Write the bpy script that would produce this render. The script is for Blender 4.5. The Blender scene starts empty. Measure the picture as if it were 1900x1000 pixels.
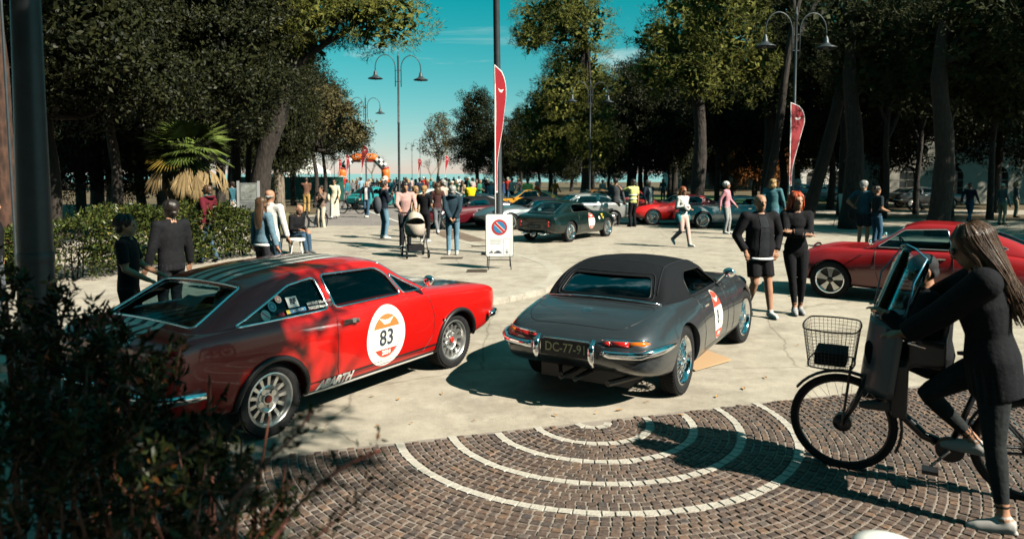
import bpy, bmesh, math, random
import numpy as np
from math import sin, cos, tan, pi, radians, sqrt, atan2
from mathutils import Vector, Matrix
from mathutils.bvhtree import BVHTree
from mathutils.kdtree import KDTree
from mathutils.geometry import delaunay_2d_cdt

SC = bpy.context.scene
COL = SC.collection
random.seed(7)
RNG = np.random.default_rng(7)

# ------------------------------------------------------------------ camera
FPX, PITCH, CAMH, HOR = 1320.0, radians(3.5), 2.1, 322.0     # photo is 1900 x 1000
Y0 = HOR + FPX * tan(PITCH)
cam_d = bpy.data.cameras.new('camera')
cam = bpy.data.objects.new('camera', cam_d)
COL.objects.link(cam)
cam.location = (0, 0, CAMH)
cam.rotation_euler = (pi / 2 - PITCH, 0, 0)
cam_d.sensor_width = 36.0
cam_d.lens = 36.0 * FPX / 1900.0
cam_d.shift_y = -(500.0 - Y0) / 1900.0
cam_d.clip_start = 0.05
cam_d.clip_end = 3000
cam_d.dof.use_dof = True
cam_d.dof.focus_distance = 8.5
cam_d.dof.aperture_fstop = 2.0
SC.camera = cam

# ------------------------------------------------------------------ light
SUN_AZ, SUN_EL = radians(122.0), radians(40.0)      # azimuth clockwise from +Y
world = bpy.data.worlds.new('World')
SC.world = world
world.use_nodes = True
wn = world.node_tree.nodes
wl = world.node_tree.links
wn.clear()
sky = wn.new('ShaderNodeTexSky')
sky.sky_type = 'NISHITA'
sky.sun_disc = False
sky.sun_elevation = SUN_EL
sky.sun_rotation = SUN_AZ
sky.air_density = 1.0
sky.dust_density = 0.1
sky.ozone_density = 1.8
# the photograph's sky is graded to teal: remix the sky's own colour channels, alike everywhere
sxyz = wn.new('ShaderNodeSeparateColor'); tint = wn.new('ShaderNodeCombineColor')
wl.new(sky.outputs[0], sxyz.inputs[0])
def wmix(a, ka, b, kb, out):
    m1 = wn.new('ShaderNodeMath'); m1.operation = 'MULTIPLY'; wl.new(sxyz.outputs[a], m1.inputs[0]); m1.inputs[1].default_value = ka
    m2 = wn.new('ShaderNodeMath'); m2.operation = 'MULTIPLY_ADD'; wl.new(sxyz.outputs[b], m2.inputs[0]); m2.inputs[1].default_value = kb
    wl.new(m1.outputs[0], m2.inputs[2]); m2.use_clamp = False
    m3 = wn.new('ShaderNodeMath'); m3.operation = 'MAXIMUM'; m3.inputs[1].default_value = 0.0; wl.new(m2.outputs[0], m3.inputs[0]); wl.new(m3.outputs[0], tint.inputs[out])
wmix(0, 1.15, 2, -0.46, 0)
wmix(1, 0.66, 2, 0.25, 1)
wmix(1, 0.31, 2, 0.58, 2)
# thin cirrus over the whole sky
tc = wn.new('ShaderNodeTexCoord')
mp = wn.new('ShaderNodeMapping'); mp.inputs['Scale'].default_value = (1.2, 3.2, 7.0)
mp.inputs['Rotation'].default_value = (0, radians(12), radians(10))
nz = wn.new('ShaderNodeTexNoise'); nz.inputs['Scale'].default_value = 2.3
nz.inputs['Detail'].default_value = 7; nz.inputs['Roughness'].default_value = 0.62; nz.inputs['Distortion'].default_value = 0.7
cr = wn.new('ShaderNodeValToRGB')
cr.color_ramp.elements[0].position = 0.54; cr.color_ramp.elements[0].color = (0, 0, 0, 1)
cr.color_ramp.elements[1].position = 0.80; cr.color_ramp.elements[1].color = (1, 1, 1, 1)
wl.new(tc.outputs['Generated'], mp.inputs[0]); wl.new(mp.outputs[0], nz.inputs['Vector']); wl.new(nz.outputs[0], cr.inputs[0])
cl = wn.new('ShaderNodeMix'); cl.data_type = 'RGBA'
cl.inputs[7].default_value = (7.0, 8.6, 8.2, 1)
wl.new(cr.outputs[0], cl.inputs[0]); wl.new(tint.outputs[0], cl.inputs[6])
bg = wn.new('ShaderNodeBackground'); bg.inputs[1].default_value = 0.05
wo = wn.new('ShaderNodeOutputWorld')
wl.new(cl.outputs[2], bg.inputs[0]); wl.new(bg.outputs[0], wo.inputs[0])

sun_d = bpy.data.lights.new('sun', 'SUN')
sun_d.energy = 5.0
sun_d.angle = radians(0.5)
sun_d.color = (1.0, 0.93, 0.80)
sun = bpy.data.objects.new('sun', sun_d)
COL.objects.link(sun)
SUNV = Vector((sin(SUN_AZ) * cos(SUN_EL), cos(SUN_AZ) * cos(SUN_EL), sin(SUN_EL)))
sun.rotation_euler = (-SUNV).to_track_quat('-Z', 'Y').to_euler()
sun.location = SUNV * 60

SC.view_settings.view_transform = 'Standard'
SC.view_settings.look = 'None'
SC.view_settings.exposure = 1.0
SC.view_settings.gamma = 1.0
SC.cycles.max_bounces = 6
SC.cycles.diffuse_bounces = 0
SC.cycles.transparent_max_bounces = 12
SC.cycles.use_denoising = True

# ------------------------------------------------------------------ helpers
def gp(px, py, z=0.0):
    """the place on the level z that lies behind a point of the photograph"""
    dx, dy = (px - 950.0) / FPX, -(py - Y0) / FPX
    v = Vector((dx, cos(PITCH) + dy * sin(PITCH), dy * cos(PITCH) - sin(PITCH)))
    t = (z - CAMH) / v.z
    return Vector((v.x * t, v.y * t, z))

def at(px, py, depth):
    dx, dy = (px - 950.0) / FPX, -(py - Y0) / FPX
    v = Vector((dx, cos(PITCH) + dy * sin(PITCH), dy * cos(PITCH) - sin(PITCH)))
    t = depth / v.y
    return Vector((v.x * t, depth, CAMH + v.z * t))

def new_mesh(name, verts, faces, mats=(), midx=None, smooth=False):
    me = bpy.data.meshes.new(name)
    me.from_pydata([tuple(v) for v in verts], [], faces)
    for m in mats:
        me.materials.append(m)
    if midx is not None:
        me.polygons.foreach_set('material_index', list(midx))
    if smooth:
        me.polygons.foreach_set('use_smooth', [True] * len(me.polygons))
    me.update()
    return me

def link(name, me, parent=None, loc=None, rot=None):
    o = bpy.data.objects.new(name, me)
    COL.objects.link(o)
    if parent is not None:
        o.parent = parent
    if loc is not None:
        o.location = loc
    if rot is not None:
        o.rotation_euler = rot
    return o

def tag(o, label=None, cat=None, group=None, kind=None):
    for k, v in (('label', label), ('category', cat), ('group', group), ('kind', kind)):
        if v:
            o[k] = v
    return o

def thing(name, label, cat, loc=(0, 0, 0), rz=0.0, group=None):
    o = bpy.data.objects.new(name, None)
    COL.objects.link(o)
    o.location = loc
    o.rotation_euler = (0, 0, rz)
    o.empty_display_size = 0.2
    return tag(o, label, cat, group)

def copy_tree(o, parent=None):
    c = o.copy()
    COL.objects.link(c)
    c.parent = parent
    for ch in list(o.children):
        copy_tree(ch, c)
    return c

class MB:
    """collects shapes into one mesh"""
    def __init__(self):
        self.v, self.f, self.m = [], [], []
    def add(self, vs, fs, mi=0):
        b = len(self.v)
        self.v.extend([tuple(p) for p in vs])
        self.f.extend([tuple(i + b for i in f) for f in fs])
        self.m.extend([mi] * len(fs))
        return self
    def box(self, c, s, mi=0, R=None):
        hx, hy, hz = s[0] / 2, s[1] / 2, s[2] / 2
        P = [Vector((x, y, z)) for x in (-hx, hx) for y in (-hy, hy) for z in (-hz, hz)]
        if R is not None:
            P = [R @ p for p in P]
        P = [p + Vector(c) for p in P]
        return self.add(P, [(0, 1, 3, 2), (4, 6, 7, 5), (0, 4, 5, 1), (2, 3, 7, 6), (0, 2, 6, 4), (1, 5, 7, 3)], mi)
    def tube(self, pts, r, n=8, mi=0, cap=True, closed=False, flat=1.0):
        """tube along pts; r is one radius or one for each point"""
        pts = [Vector(p) for p in pts]
        N = len(pts)
        rs = [r] * N if not hasattr(r, '__len__') else list(r)
        vs, fs = [], []
        up = None
        for i, p in enumerate(pts):
            if closed:
                t = pts[(i + 1) % N] - pts[i - 1]
            else:
                t = pts[min(i + 1, N - 1)] - pts[max(i - 1, 0)]
            t = t.normalized() if t.length > 1e-9 else Vector((0, 0, 1))
            if up is None:
                a = Vector((0, 0, 1)) if abs(t.z) < 0.9 else Vector((1, 0, 0))
                up = (a - t * a.dot(t)).normalized()
            else:
                up = up - t * up.dot(t)
                up = up.normalized() if up.length > 1e-6 else t.orthogonal().normalized()
            s = t.cross(up)
            for k in range(n):
                a = 2 * pi * k / n
                vs.append(p + (up * cos(a) * flat + s * sin(a)) * rs[i])
        M = N if closed else N - 1
        for i in range(M):
            j = (i + 1) % N
            for k in range(n):
                k2 = (k + 1) % n
                fs.append((i * n + k, i * n + k2, j * n + k2, j * n + k))
        if cap and not closed:
            fs.append(tuple(range(n - 1, -1, -1)))
            fs.append(tuple((N - 1) * n + k for k in range(n)))
        return self.add(vs, fs, mi)
    def lathe(self, prof, n=24, mi=0, M=None, cap=False):
        """profile (r, z) turned about z; M moves it"""
        vs, fs = [], []
        for r, z in prof:
            for k in range(n):
                a = 2 * pi * k / n
                p = Vector((r * cos(a), r * sin(a), z))
                vs.append(M @ p if M is not None else p)
        for i in range(len(prof) - 1):
            for k in range(n):
                k2 = (k + 1) % n
                fs.append((i * n + k, i * n + k2, (i + 1) * n + k2, (i + 1) * n + k))
        if cap:
            fs.append(tuple(range(n - 1, -1, -1)))
            fs.append(tuple((len(prof) - 1) * n + k for k in range(n)))
        return self.add(vs, fs, mi)
    def prism(self, poly, z0, z1, mi=0):
        n = len(poly)
        vs = [(p[0], p[1], z0) for p in poly] + [(p[0], p[1], z1) for p in poly]
        fs = [tuple(range(n - 1, -1, -1)), tuple(range(n, 2 * n))]
        fs += [(i, (i + 1) % n, n + (i + 1) % n, n + i) for i in range(n)]
        return self.add(vs, fs, mi)
    def ball(self, c, r, n=10, mi=0, sq=(1, 1, 1)):
        prof = [(max(1e-4, sin(pi * i / n)) * r, -cos(pi * i / n) * r) for i in range(n + 1)]
        return self.lathe(prof, n + 4, mi, Matrix.Translation(c) @ Matrix.Diagonal((sq[0], sq[1], sq[2], 1)))
    def mesh(self, name, mats, smooth=False):
        return new_mesh(name, self.v, self.f, mats, self.m, smooth)
    def build(self, name, mats, parent=None, loc=None, rot=None, smooth=False, auto=None):
        if not isinstance(mats, (list, tuple)):
            mats = [mats]
        me = self.mesh(name, mats, smooth or auto is not None)
        if auto is not None:
            me.set_sharp_from_angle(angle=radians(auto))
        return link(name, me, parent, loc, rot)

# ------------------------------------------------------------------ materials
def principled(name):
    m = bpy.data.materials.new(name)
    m.use_nodes = True
    return m, m.node_tree.nodes, m.node_tree.links, m.node_tree.nodes['Principled BSDF']

def mat(name, col, rough=0.6, metal=0.0, var=0.0, scale=8.0, bump=0.0, bscale=None, coat=0.0, spec=None,
        var2=None, trans=0.0, ior=None, emit=None, coords='Object', detail=5):
    m, N, L, B = principled(name)
    c = (col[0], col[1], col[2], 1)
    B.inputs['Base Color'].default_value = c
    B.inputs['Roughness'].default_value = rough
    B.inputs['Metallic'].default_value = metal
    if spec is not None:
        B.inputs['Specular IOR Level'].default_value = spec
    if coat:
        B.inputs['Coat Weight'].default_value = coat
        B.inputs['Coat Roughness'].default_value = 0.03
    if trans:
        B.inputs['Transmission Weight'].default_value = trans
    if ior:
        B.inputs['IOR'].default_value = ior
    if var or bump:
        t = N.new('ShaderNodeTexCoord')
        n = N.new('ShaderNodeTexNoise')
        n.inputs['Scale'].default_value = scale
        n.inputs['Detail'].default_value = detail
        n.inputs['Roughness'].default_value = 0.65
        L.new(t.outputs[coords], n.inputs['Vector'])
        if var:
            r = N.new('ShaderNodeValToRGB')
            lo = tuple(max(0, x * (1 - var)) for x in col) + (1,)
            hi = (tuple(var2) if var2 else tuple(min(1, x * (1 + var)) for x in col)) + (1,)
            r.color_ramp.elements[0].position = 0.32; r.color_ramp.elements[0].color = lo
            r.color_ramp.elements[1].position = 0.70; r.color_ramp.elements[1].color = hi
            L.new(n.outputs[0], r.inputs[0]); L.new(r.outputs[0], B.inputs['Base Color'])
        if bump:
            n2 = n
            if bscale:
                n2 = N.new('ShaderNodeTexNoise'); n2.inputs['Scale'].default_value = bscale
                n2.inputs['Detail'].default_value = 4
                L.new(t.outputs[coords], n2.inputs['Vector'])
            b = N.new('ShaderNodeBump')
            b.inputs['Strength'].default_value = bump
            b.inputs['Distance'].default_value = 0.02
            L.new(n2.outputs[0], b.inputs['Height']); L.new(b.outputs[0], B.inputs['Normal'])
    return m

_MC = {}
def flat(col, rough=0.6, metal=0.0, **k):
    key = (tuple(round(c, 3) for c in col), rough, metal, tuple(sorted(k.items())))
    if key not in _MC:
        _MC[key] = mat('surface', col, rough, metal, **k)
    return _MC[key]

def cloth(col, rough=0.85):
    return flat(col, rough, spec=0.12, var=0.22, scale=22.0, bump=0.25, bscale=38.0)

CHROME = mat('chrome', (0.80, 0.82, 0.84), 0.08, 1.0)
ALLOY = mat('alloy', (0.58, 0.58, 0.56), 0.30, 0.85, var=0.08, scale=20)
RUBBER = mat('rubber', (0.016, 0.016, 0.017), 0.75, spec=0.25, var=0.3, scale=30, bump=0.1)
BLACK = mat('black_trim', (0.012, 0.012, 0.013), 0.45)
INTERIOR = mat('interior', (0.020, 0.018, 0.017), 0.75, spec=0.2, var=0.3, scale=12)
WHITE = mat('white_paint', (0.78, 0.76, 0.70), 0.5)
DARKMETAL = mat('dark_metal', (0.030, 0.036, 0.040), 0.45, 0.3, var=0.2, scale=9)
# ================================================================== ground
def ground_mat(name, col, dark, speck=90.0, big=0.35, rough=0.9, bump=0.25, mid=None, crack=0.0):
    m, N, L, B = principled(name)
    t = N.new('ShaderNodeTexCoord')
    def noise(s, d=6, r=0.65):
        n = N.new('ShaderNodeTexNoise'); n.inputs['Scale'].default_value = s
        n.inputs['Detail'].default_value = d; n.inputs['Roughness'].default_value = r
        L.new(t.outputs['Object'], n.inputs['Vector']); return n
    def ramp(n, a, b, p0=0.35, p1=0.65):
        r = N.new('ShaderNodeValToRGB')
        r.color_ramp.elements[0].position = p0; r.color_ramp.elements[0].color = tuple(a) + (1,)
        r.color_ramp.elements[1].position = p1; r.color_ramp.elements[1].color = tuple(b) + (1,)
        L.new(n.outputs[0], r.inputs[0]); return r
    a = ramp(noise(big), dark, col, 0.30, 0.62)
    s = ramp(noise(speck, 3, 0.8), (0.62, 0.62, 0.62), (1.18, 1.18, 1.18), 0.36, 0.64)
    k = ramp(noise(mid or 3.1, 8, 0.75), (0.84, 0.83, 0.82), (1.06, 1.06, 1.06), 0.40, 0.60)
    def mul(x, y):
        q = N.new('ShaderNodeMix'); q.data_type = 'RGBA'; q.blend_type = 'MULTIPLY'; q.inputs[0].default_value = 1.0
        L.new(x, q.inputs[6]); L.new(y, q.inputs[7]); return q.outputs[2]
    c = mul(mul(a.outputs[0], s.outputs[0]), k.outputs[0])
    if crack:
        dn = noise(1.3, 5); vm = N.new('ShaderNodeMix'); vm.data_type = 'VECTOR'; vm.inputs[0].default_value = 0.25
        L.new(t.outputs['Object'], vm.inputs[4]); L.new(dn.outputs[1], vm.inputs[5])
        v = N.new('ShaderNodeTexVoronoi'); v.feature = 'DISTANCE_TO_EDGE'; v.inputs['Scale'].default_value = crack
        L.new(vm.outputs[1], v.inputs['Vector'])
        c = mul(c, ramp(v, (0.62, 0.60, 0.58), (1, 1, 1), 0.0, 0.004).outputs[0])
        c = mul(c, ramp(noise(0.9, 9, 0.8), (0.76, 0.75, 0.745), (1, 1, 1), 0.38, 0.50).outputs[0])
        c = mul(c, ramp(noise(14.0, 2, 0.5), (0.72, 0.71, 0.70), (1, 1, 1), 0.24, 0.30).outputs[0])
    L.new(c, B.inputs['Base Color'])
    B.inputs['Roughness'].default_value = rough
    B.inputs['Specular IOR Level'].default_value = 0.25
    b = N.new('ShaderNodeBump'); b.inputs['Strength'].default_value = bump; b.inputs['Distance'].default_value = 0.01
    L.new(noise(speck * 1.5, 3).outputs[0], b.inputs['Height']); L.new(b.outputs[0], B.inputs['Normal'])
    return m

M_EARTH = ground_mat('park_earth', (0.17, 0.12, 0.075), (0.07, 0.065, 0.03), 25.0, 0.22)
M_PLAZA = ground_mat('pale_asphalt', (0.47, 0.418, 0.335), (0.39, 0.348, 0.282), 110.0, 0.30, crack=0.30)
M_ROAD = ground_mat('grey_asphalt', (0.26, 0.235, 0.22), (0.20, 0.185, 0.172), 110.0, 0.3)
M_CONC = ground_mat('pale_concrete', (0.46, 0.41, 0.335), (0.38, 0.34, 0.28), 80.0, 0.5, crack=0.35)
M_KERB = ground_mat('kerb_stone', (0.50, 0.46, 0.38), (0.42, 0.38, 0.32), 60.0, 2.0)
M_JOINT = ground_mat('sandy_joint', (0.34, 0.295, 0.25), (0.27, 0.235, 0.20), 140.0, 2.0)

def sheet(name, poly, z, m):
    o = MB().add([(p[0], p[1], z) for p in poly], [tuple(range(len(poly)))]).build(name, m)
    return tag(o, kind='structure')

sheet('ground', [(-400, -200), (400, -200), (400, 172), (-400, 172)], -0.02, M_EARTH)
sheet('plaza', [(-8.4, -15), (60, -15), (60, 31.5), (24, 31.0), (3.5, 37.5), (-9.6, 37.5), (-13, 30), (-13, -15)], 0.0, M_PLAZA)
sheet('road', [(-9.4, 27.6), (1.5, 27.6), (3.5, 37.6), (0.0, 60), (-10, 112), (-14, 168), (-44, 168), (-31, 112), (-16.5, 60), (-9.9, 37)], 0.006, M_ROAD)
sheet('park_path', [(7, 37), (70, 35), (70, 39.5), (7, 41.5)], -0.008, M_CONC)
sheet('park_lawn', [(12, 52), (90, 50), (90, 66), (12, 68)], -0.009, mat('lawn', (0.12, 0.17, 0.04), 0.9, var=0.4, scale=1.5))
M_SEA = mat('sea_water', (0.22, 0.38, 0.38), 0.4, var=0.2, scale=0.05, bump=0.3, bscale=0.6)
sheet('sea', [(-2500, 172.5), (2500, 172.5), (2500, 2600), (-2500, 2600)], 0.02, M_SEA)
# white edge lines of the road
M_LINE = mat('road_paint', (0.62, 0.60, 0.55), 0.7, var=0.2, scale=20)
for a, b in (((672, 388), (772, 424)), ((955, 440), (880, 418))):
    p, q = gp(*a), gp(*b)
    d = (q - p).normalized(); n = Vector((-d.y, d.x, 0)) * 0.06
    sheet('road_line', [p + n, q + n, q - n, p - n][::-1], 0.012, M_LINE)

# raised pavement with its rounded kerb
PAVZ = 0.10
edge_px = [(-260, 700), (60, 668), (300, 640), (560, 607), (760, 580), (880, 560), (950, 549), (1000, 539), (1032, 526), (1046, 510),
           (1036, 495), (1010, 483), (975, 473), (930, 463), (880, 451), (838, 440)]
edge = [gp(x, y, PAVZ) for x, y in edge_px]
def resample(pts, step):
    out = [pts[0].copy()]
    acc = 0.0
    for a, b in zip(pts[:-1], pts[1:]):
        d = (b - a).length
        while acc + step <= d + 1e-9 if d > 0 else False:
            acc += step
            out.append(a.lerp(b, acc / d))
        acc -= d
    return out
def smooth_path(pts, k=6):
    out = []
    n = len(pts)
    for i in range(n - 1):
        p0, p1, p2, p3 = pts[max(i - 1, 0)], pts[i], pts[i + 1], pts[min(i + 2, n - 1)]
        for j in range(k):
            t = j / k
            out.append(0.5 * ((2 * p1) + (-p0 + p2) * t + (2 * p0 - 5 * p1 + 4 * p2 - p3) * t * t + (-p0 + 3 * p1 - 3 * p2 + p3) * t ** 3))
    out.append(pts[-1])
    return out
epath = smooth_path(edge, 8)
KW = 0.28
def inset(path, d):
    r = []
    for i, p in enumerate(path):
        t = (path[min(i + 1, len(path) - 1)] - path[max(i - 1, 0)]).normalized()
        r.append(p + Vector((-t.y, t.x, 0)) * d)
    return r
inner = inset(epath, KW)
far = [gp(780, 419, PAVZ), gp(600, 419, PAVZ), gp(430, 424, PAVZ), Vector((-13, 24, PAVZ)), Vector((-16, 14, PAVZ))]
poly = [(p.x, p.y) for p in inner] + [(p.x, p.y) for p in far]
pav = MB().prism(poly, -0.015, PAVZ).build('pavement', [M_CONC])
tag(pav, kind='structure')
kp = epath
rs = resample(kp, 0.99)
for i in range(len(rs) - 1):
    a, b = rs[i], rs[i + 1]
    t = (b - a).normalized(); n = Vector((-t.y, t.x, 0)) * (KW - 0.004)
    a2, b2 = a + t * 0.004, b - t * 0.004
    z1 = PAVZ + 0.003 + random.uniform(-0.003, 0.003)
    q = [a2, b2, b2 + n, a2 + n]
    vs = [(p.x, p.y, -0.015) for p in q] + [(p.x, p.y, z1) for p in q]
    for j in (4, 5):                                       # worn outer arris
        pass
    MB().add(vs, [(3, 2, 1, 0), (4, 5, 6, 7), (0, 1, 5, 4), (1, 2, 6, 5), (2, 3, 7, 6), (3, 0, 4, 7)]).build('kerb_stone', M_KERB, pav)
# drain grates and hatch covers let into the pavement
M_IRON = mat('iron_cover', (0.10, 0.075, 0.055), 0.7, 0.4, var=0.3, scale=30)
for k, (px, py, sx, sy, lab) in enumerate(((838, 479, 0.52, 0.36, 'rusty metal hatch cover by the feet of the man in the puffer vest'),
                                           (885, 503, 0.42, 0.42, 'square iron drain grate near the legs of the no parking sign'),
                                           (890, 457, 0.45, 0.35, 'small brown hatch cover beside the kerb behind the sign'))):
    p = gp(px, py, PAVZ)
    b = MB().box((0, 0, 0.003), (sx, sy, 0.008))
    if k == 1:
        for j in range(6):
            b.box((0, -sy / 2 + sy * (j + 0.5) / 6, 0.010), (sx * 0.86, 0.03, 0.008))
    tag(b.build('drain_cover', M_IRON, None, p), lab, 'drain cover')
# the strip of small cobbles between the two road edges
strip = [gp(x, y) for x, y in ((842, 427), (905, 447), (850, 450), (795, 431))]
sheet('cobble_strip', strip[::-1], 0.008, ground_mat('far_cobbles', (0.22, 0.165, 0.125), (0.15, 0.11, 0.085), 14.0, 2.0))

# ------------------------------------------------------------------ cobbled corner in the foreground
LP, LQ = gp(720, 824), gp(1415, 748)
LD = (LQ - LP).normalized()
LN = Vector((-LD.y, LD.x, 0))                 # points away from the camera
CC = LP.lerp(LQ, 0.5) - LN * 0.03
def m_stone():
    m, N, L, B = principled('porphyry')
    g = N.new('ShaderNodeNewGeometry'); oi = N.new('ShaderNodeObjectInfo')
    ad = N.new('ShaderNodeMath'); ad.operation = 'ADD'
    fr = N.new('ShaderNodeMath'); fr.operation = 'FRACT'
    L.new(g.outputs['Random Per Island'], ad.inputs[0]); L.new(oi.outputs['Random'], ad.inputs[1]); L.new(ad.outputs[0], fr.inputs[0])
    r = N.new('ShaderNodeValToRGB')
    els = [(0.0, (0.080, 0.062, 0.055)), (0.2, (0.160, 0.108, 0.080)), (0.42, (0.110, 0.080, 0.066)), (0.6, (0.195, 0.132, 0.096)),
           (0.78, (0.095, 0.078, 0.072)), (0.92, (0.23, 0.145, 0.095)), (1.0, (0.14, 0.115, 0.100))]
    while len(r.color_ramp.elements) < len(els):
        r.color_ramp.elements.new(0.5)
    for e, (p, c) in zip(r.color_ramp.elements, els):
        e.position = p; e.color = c + (1,)
    L.new(fr.outputs[0], r.inputs[0])
    t = N.new('ShaderNodeTexCoord'); n = N.new('ShaderNodeTexNoise'); n.inputs['Scale'].default_value = 45
    n.inputs['Detail'].default_value = 6
    L.new(g.outputs['Position'], n.inputs['Vector'])
    k = N.new('ShaderNodeValToRGB')
    k.color_ramp.elements[0].color = (0.42, 0.42, 0.43, 1); k.color_ramp.elements[1].color = (1.02, 0.98, 0.95, 1)
    k.color_ramp.elements[0].position = 0.3; k.color_ramp.elements[1].position = 0.7
    L.new(n.outputs[0], k.inputs[0])
    x = N.new('ShaderNodeMix'); x.data_type = 'RGBA'; x.blend_type = 'MULTIPLY'; x.inputs[0].default_value = 1
    L.new(r.outputs[0], x.inputs[6]); L.new(k.outputs[0], x.inputs[7]); L.new(x.outputs[2], B.inputs['Base Color'])
    B.inputs['Roughness'].default_value = 0.72
    b = N.new('ShaderNodeBump'); b.inputs['Strength'].default_value = 0.5; b.inputs['Distance'].default_value = 0.006
    L.new(n.outputs[0], b.inputs['Height']); L.new(b.outputs[0], B.inputs['Normal'])
    return m
M_STONE = m_stone()
M_WSTONE = mat('white_marble', (0.44, 0.405, 0.345), 0.7, var=0.14, scale=18, bump=0.3, bscale=60)
base = [LP - LD * 9 + LN * 0.0, LP + LD * 22, Vector((24, -4, 0)), Vector((-9, -4, 0))]
paving = sheet('cobbled_paving', [(p.x, p.y) for p in base][::-1], 0.006, M_JOINT)

def stone_mesh(a, b, seed, name, m, taper=0.86):
    """a cobble a x b, its top edge rounded and knocked about"""
    r = random.Random(seed)
    vs = []
    top = 0.014
    for s, z in ((1.0, -0.01), (1.0, 0.006), (taper, top)):
        for sx, sy in ((-1, -1), (1, -1), (1, 1), (-1, 1)):
            vs.append((sx * a / 2 * s + r.uniform(-1, 1) * 0.005, sy * b / 2 * s + r.uniform(-1, 1) * 0.004, z + (r.uniform(-0.002, 0.002) if z == top else 0)))
    fs = [(8, 9, 10, 11)]
    for k in range(2):
        for j in range(4):
            fs.append((k * 4 + j, k * 4 + (j + 1) % 4, k * 4 + 4 + (j + 1) % 4, k * 4 + 4 + j))
    return vs, fs
VAR = [stone_mesh(1.0 * 0.078, 0.070, i, 'cobble', M_STONE) for i in range(8)]
VAR_ME = [new_mesh('cobble', v, f, [M_STONE]) for v, f in VAR]
WV = [stone_mesh(0.083, 0.066, 50 + i, 'white_stone', M_WSTONE, 0.93) for i in range(4)]
WV_ME = [new_mesh('white_stone', v, f, [M_WSTONE]) for v, f in WV]
rings = [(0.06, 1)]
WR = [0.13, 0.48, 0.83, 1.20, 1.62]
rad = []
for i, w in enumerate(WR):
    rad.append((w, 'w'))
    nx = WR[i + 1] if i + 1 < len(WR) else 5.2
    gap = nx - w - 0.072
    n = max(1, round(gap / 0.061))
    for j in range(n):
        rad.append((w + 0.036 + gap * (j + 0.5) / n, gap / n))
def in_front(p, m=0.02):
    return (p - LP).dot(LN) < -m
spots = []
for r, kind in rad:
    pitch = 0.088 if kind == 'w' else 0.068
    n = max(6, int(2 * pi * r / pitch))
    off = random.random()
    for k in range(n):
        a = 2 * pi * (k + off) / n
        p = CC + Vector((cos(a), sin(a), 0)) * r
        if not in_front(p, 0.035) or p.y < 3.0:
            continue
        px = 950 + p.x / p.y * FPX
        if px < 120 or px > 2040:
            continue
        if kind != 'w' and random.random() < 0.0:
            continue
        spots.append((p, a, kind, pitch if kind == 'w' else 2 * pi * r / n))
dark = sorted([s for s in spots if s[2] != 'w'], key=lambda s: s[0].y)
whites = [s for s in spots if s[2] == 'w']
near_px = [s for s in dark if 560 < 950 + s[0].x / s[0].y * FPX < 1900 and s[0].y > 3.75]
near_ids = set(id(s) for s in near_px[:300])
rest = MB()
def stone_at(s, i):
    p, a, kind, w = s
    j = random.uniform(-0.05, 0.05)
    if kind == 'w':
        return Matrix.Translation(p + Vector((0, 0, 0.001))) @ Matrix.Rotation(a - pi / 2 + j * 0.3, 4, 'Z')
    sx = (w - 0.011) / 0.078 * random.uniform(0.93, 1.03)
    sy = (kind - 0.010) / 0.070 * random.uniform(0.94, 1.02)
    return Matrix.Translation(p + Vector((0, 0, 0.0005 + random.uniform(-0.003, 0.003)))) @ Matrix.Rotation(a - pi / 2 + j, 4, 'Z') @ Matrix.Diagonal((sx, sy, 1, 1))
for i, s in enumerate(whites):
    o = link('white_stone', WV_ME[i % 4], paving); o.matrix_local = stone_at(s, i)
for i, s in enumerate(dark):
    M = stone_at(s, i)
    if id(s) in near_ids:
        o = link('cobble', VAR_ME[i % 8], paving); o.matrix_local = M
    else:
        v, f = VAR[i % 8]
        rest.add([M @ Vector(p) for p in v], f)
tag(rest.build('cobbles', [M_STONE], paving), kind='stuff')
# fallen leaves on the asphalt
M_LEAFDRY = mat('dry_leaf', (0.42, 0.20, 0.05), 0.8, var=0.3, scale=30)
lv = MB()
for px, py in ((763, 785), (1107, 766), (1265, 770), (640, 700), (560, 770), (1200, 745), (1150, 760), (1330, 735), (700, 790), (1030, 770), (1010, 575), (1300, 520), (820, 730), (930, 610), (880, 780), (1420, 700), (1380, 720), (600, 800), (740, 740), (1480, 640), (1180, 480), (1090, 500), (960, 560), (1530, 660), (690, 735)):
    p = gp(px, py, 0.012); a = random.uniform(0, 6.3); s = random.uniform(0.012, 0.035)
    M = Matrix.Translation(p) @ Matrix.Rotation(a, 4, 'Z')
    lv.add([M @ Vector(q) for q in ((-1.4 * s, 0, 0), (0, -0.6 * s, 0.006), (1.4 * s, 0, 0.004), (0, 0.6 * s, 0.010))], [(0, 1, 2), (0, 2, 3)])
tag(lv.build('fallen_leaves', M_LEAFDRY), 'scattered small dry leaves on the pale asphalt', 'leaves', kind='stuff')
# ================================================================== car kit
def pchip(xs, ys, xq):
    xs, ys, xq = np.asarray(xs, float), np.asarray(ys, float), np.asarray(xq, float)
    h = np.diff(xs); d = np.diff(ys) / h
    m = np.zeros_like(ys)
    for i in range(1, len(xs) - 1):
        if d[i - 1] * d[i] > 0:
            w1, w2 = 2 * h[i] + h[i - 1], h[i] + 2 * h[i - 1]
            m[i] = (w1 + w2) / (w1 / d[i - 1] + w2 / d[i])
    m[0], m[-1] = d[0], d[-1]
    k = np.clip(np.searchsorted(xs, xq) - 1, 0, len(xs) - 2)
    t = (xq - xs[k]) / h[k]
    a, b = ys[k], ys[k + 1]
    return ((1 + 2 * t) * (1 - t) ** 2 * a + t * (1 - t) ** 2 * h[k] * m[k] + t * t * (3 - 2 * t) * b + t * t * (t - 1) * h[k] * m[k + 1])

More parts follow.
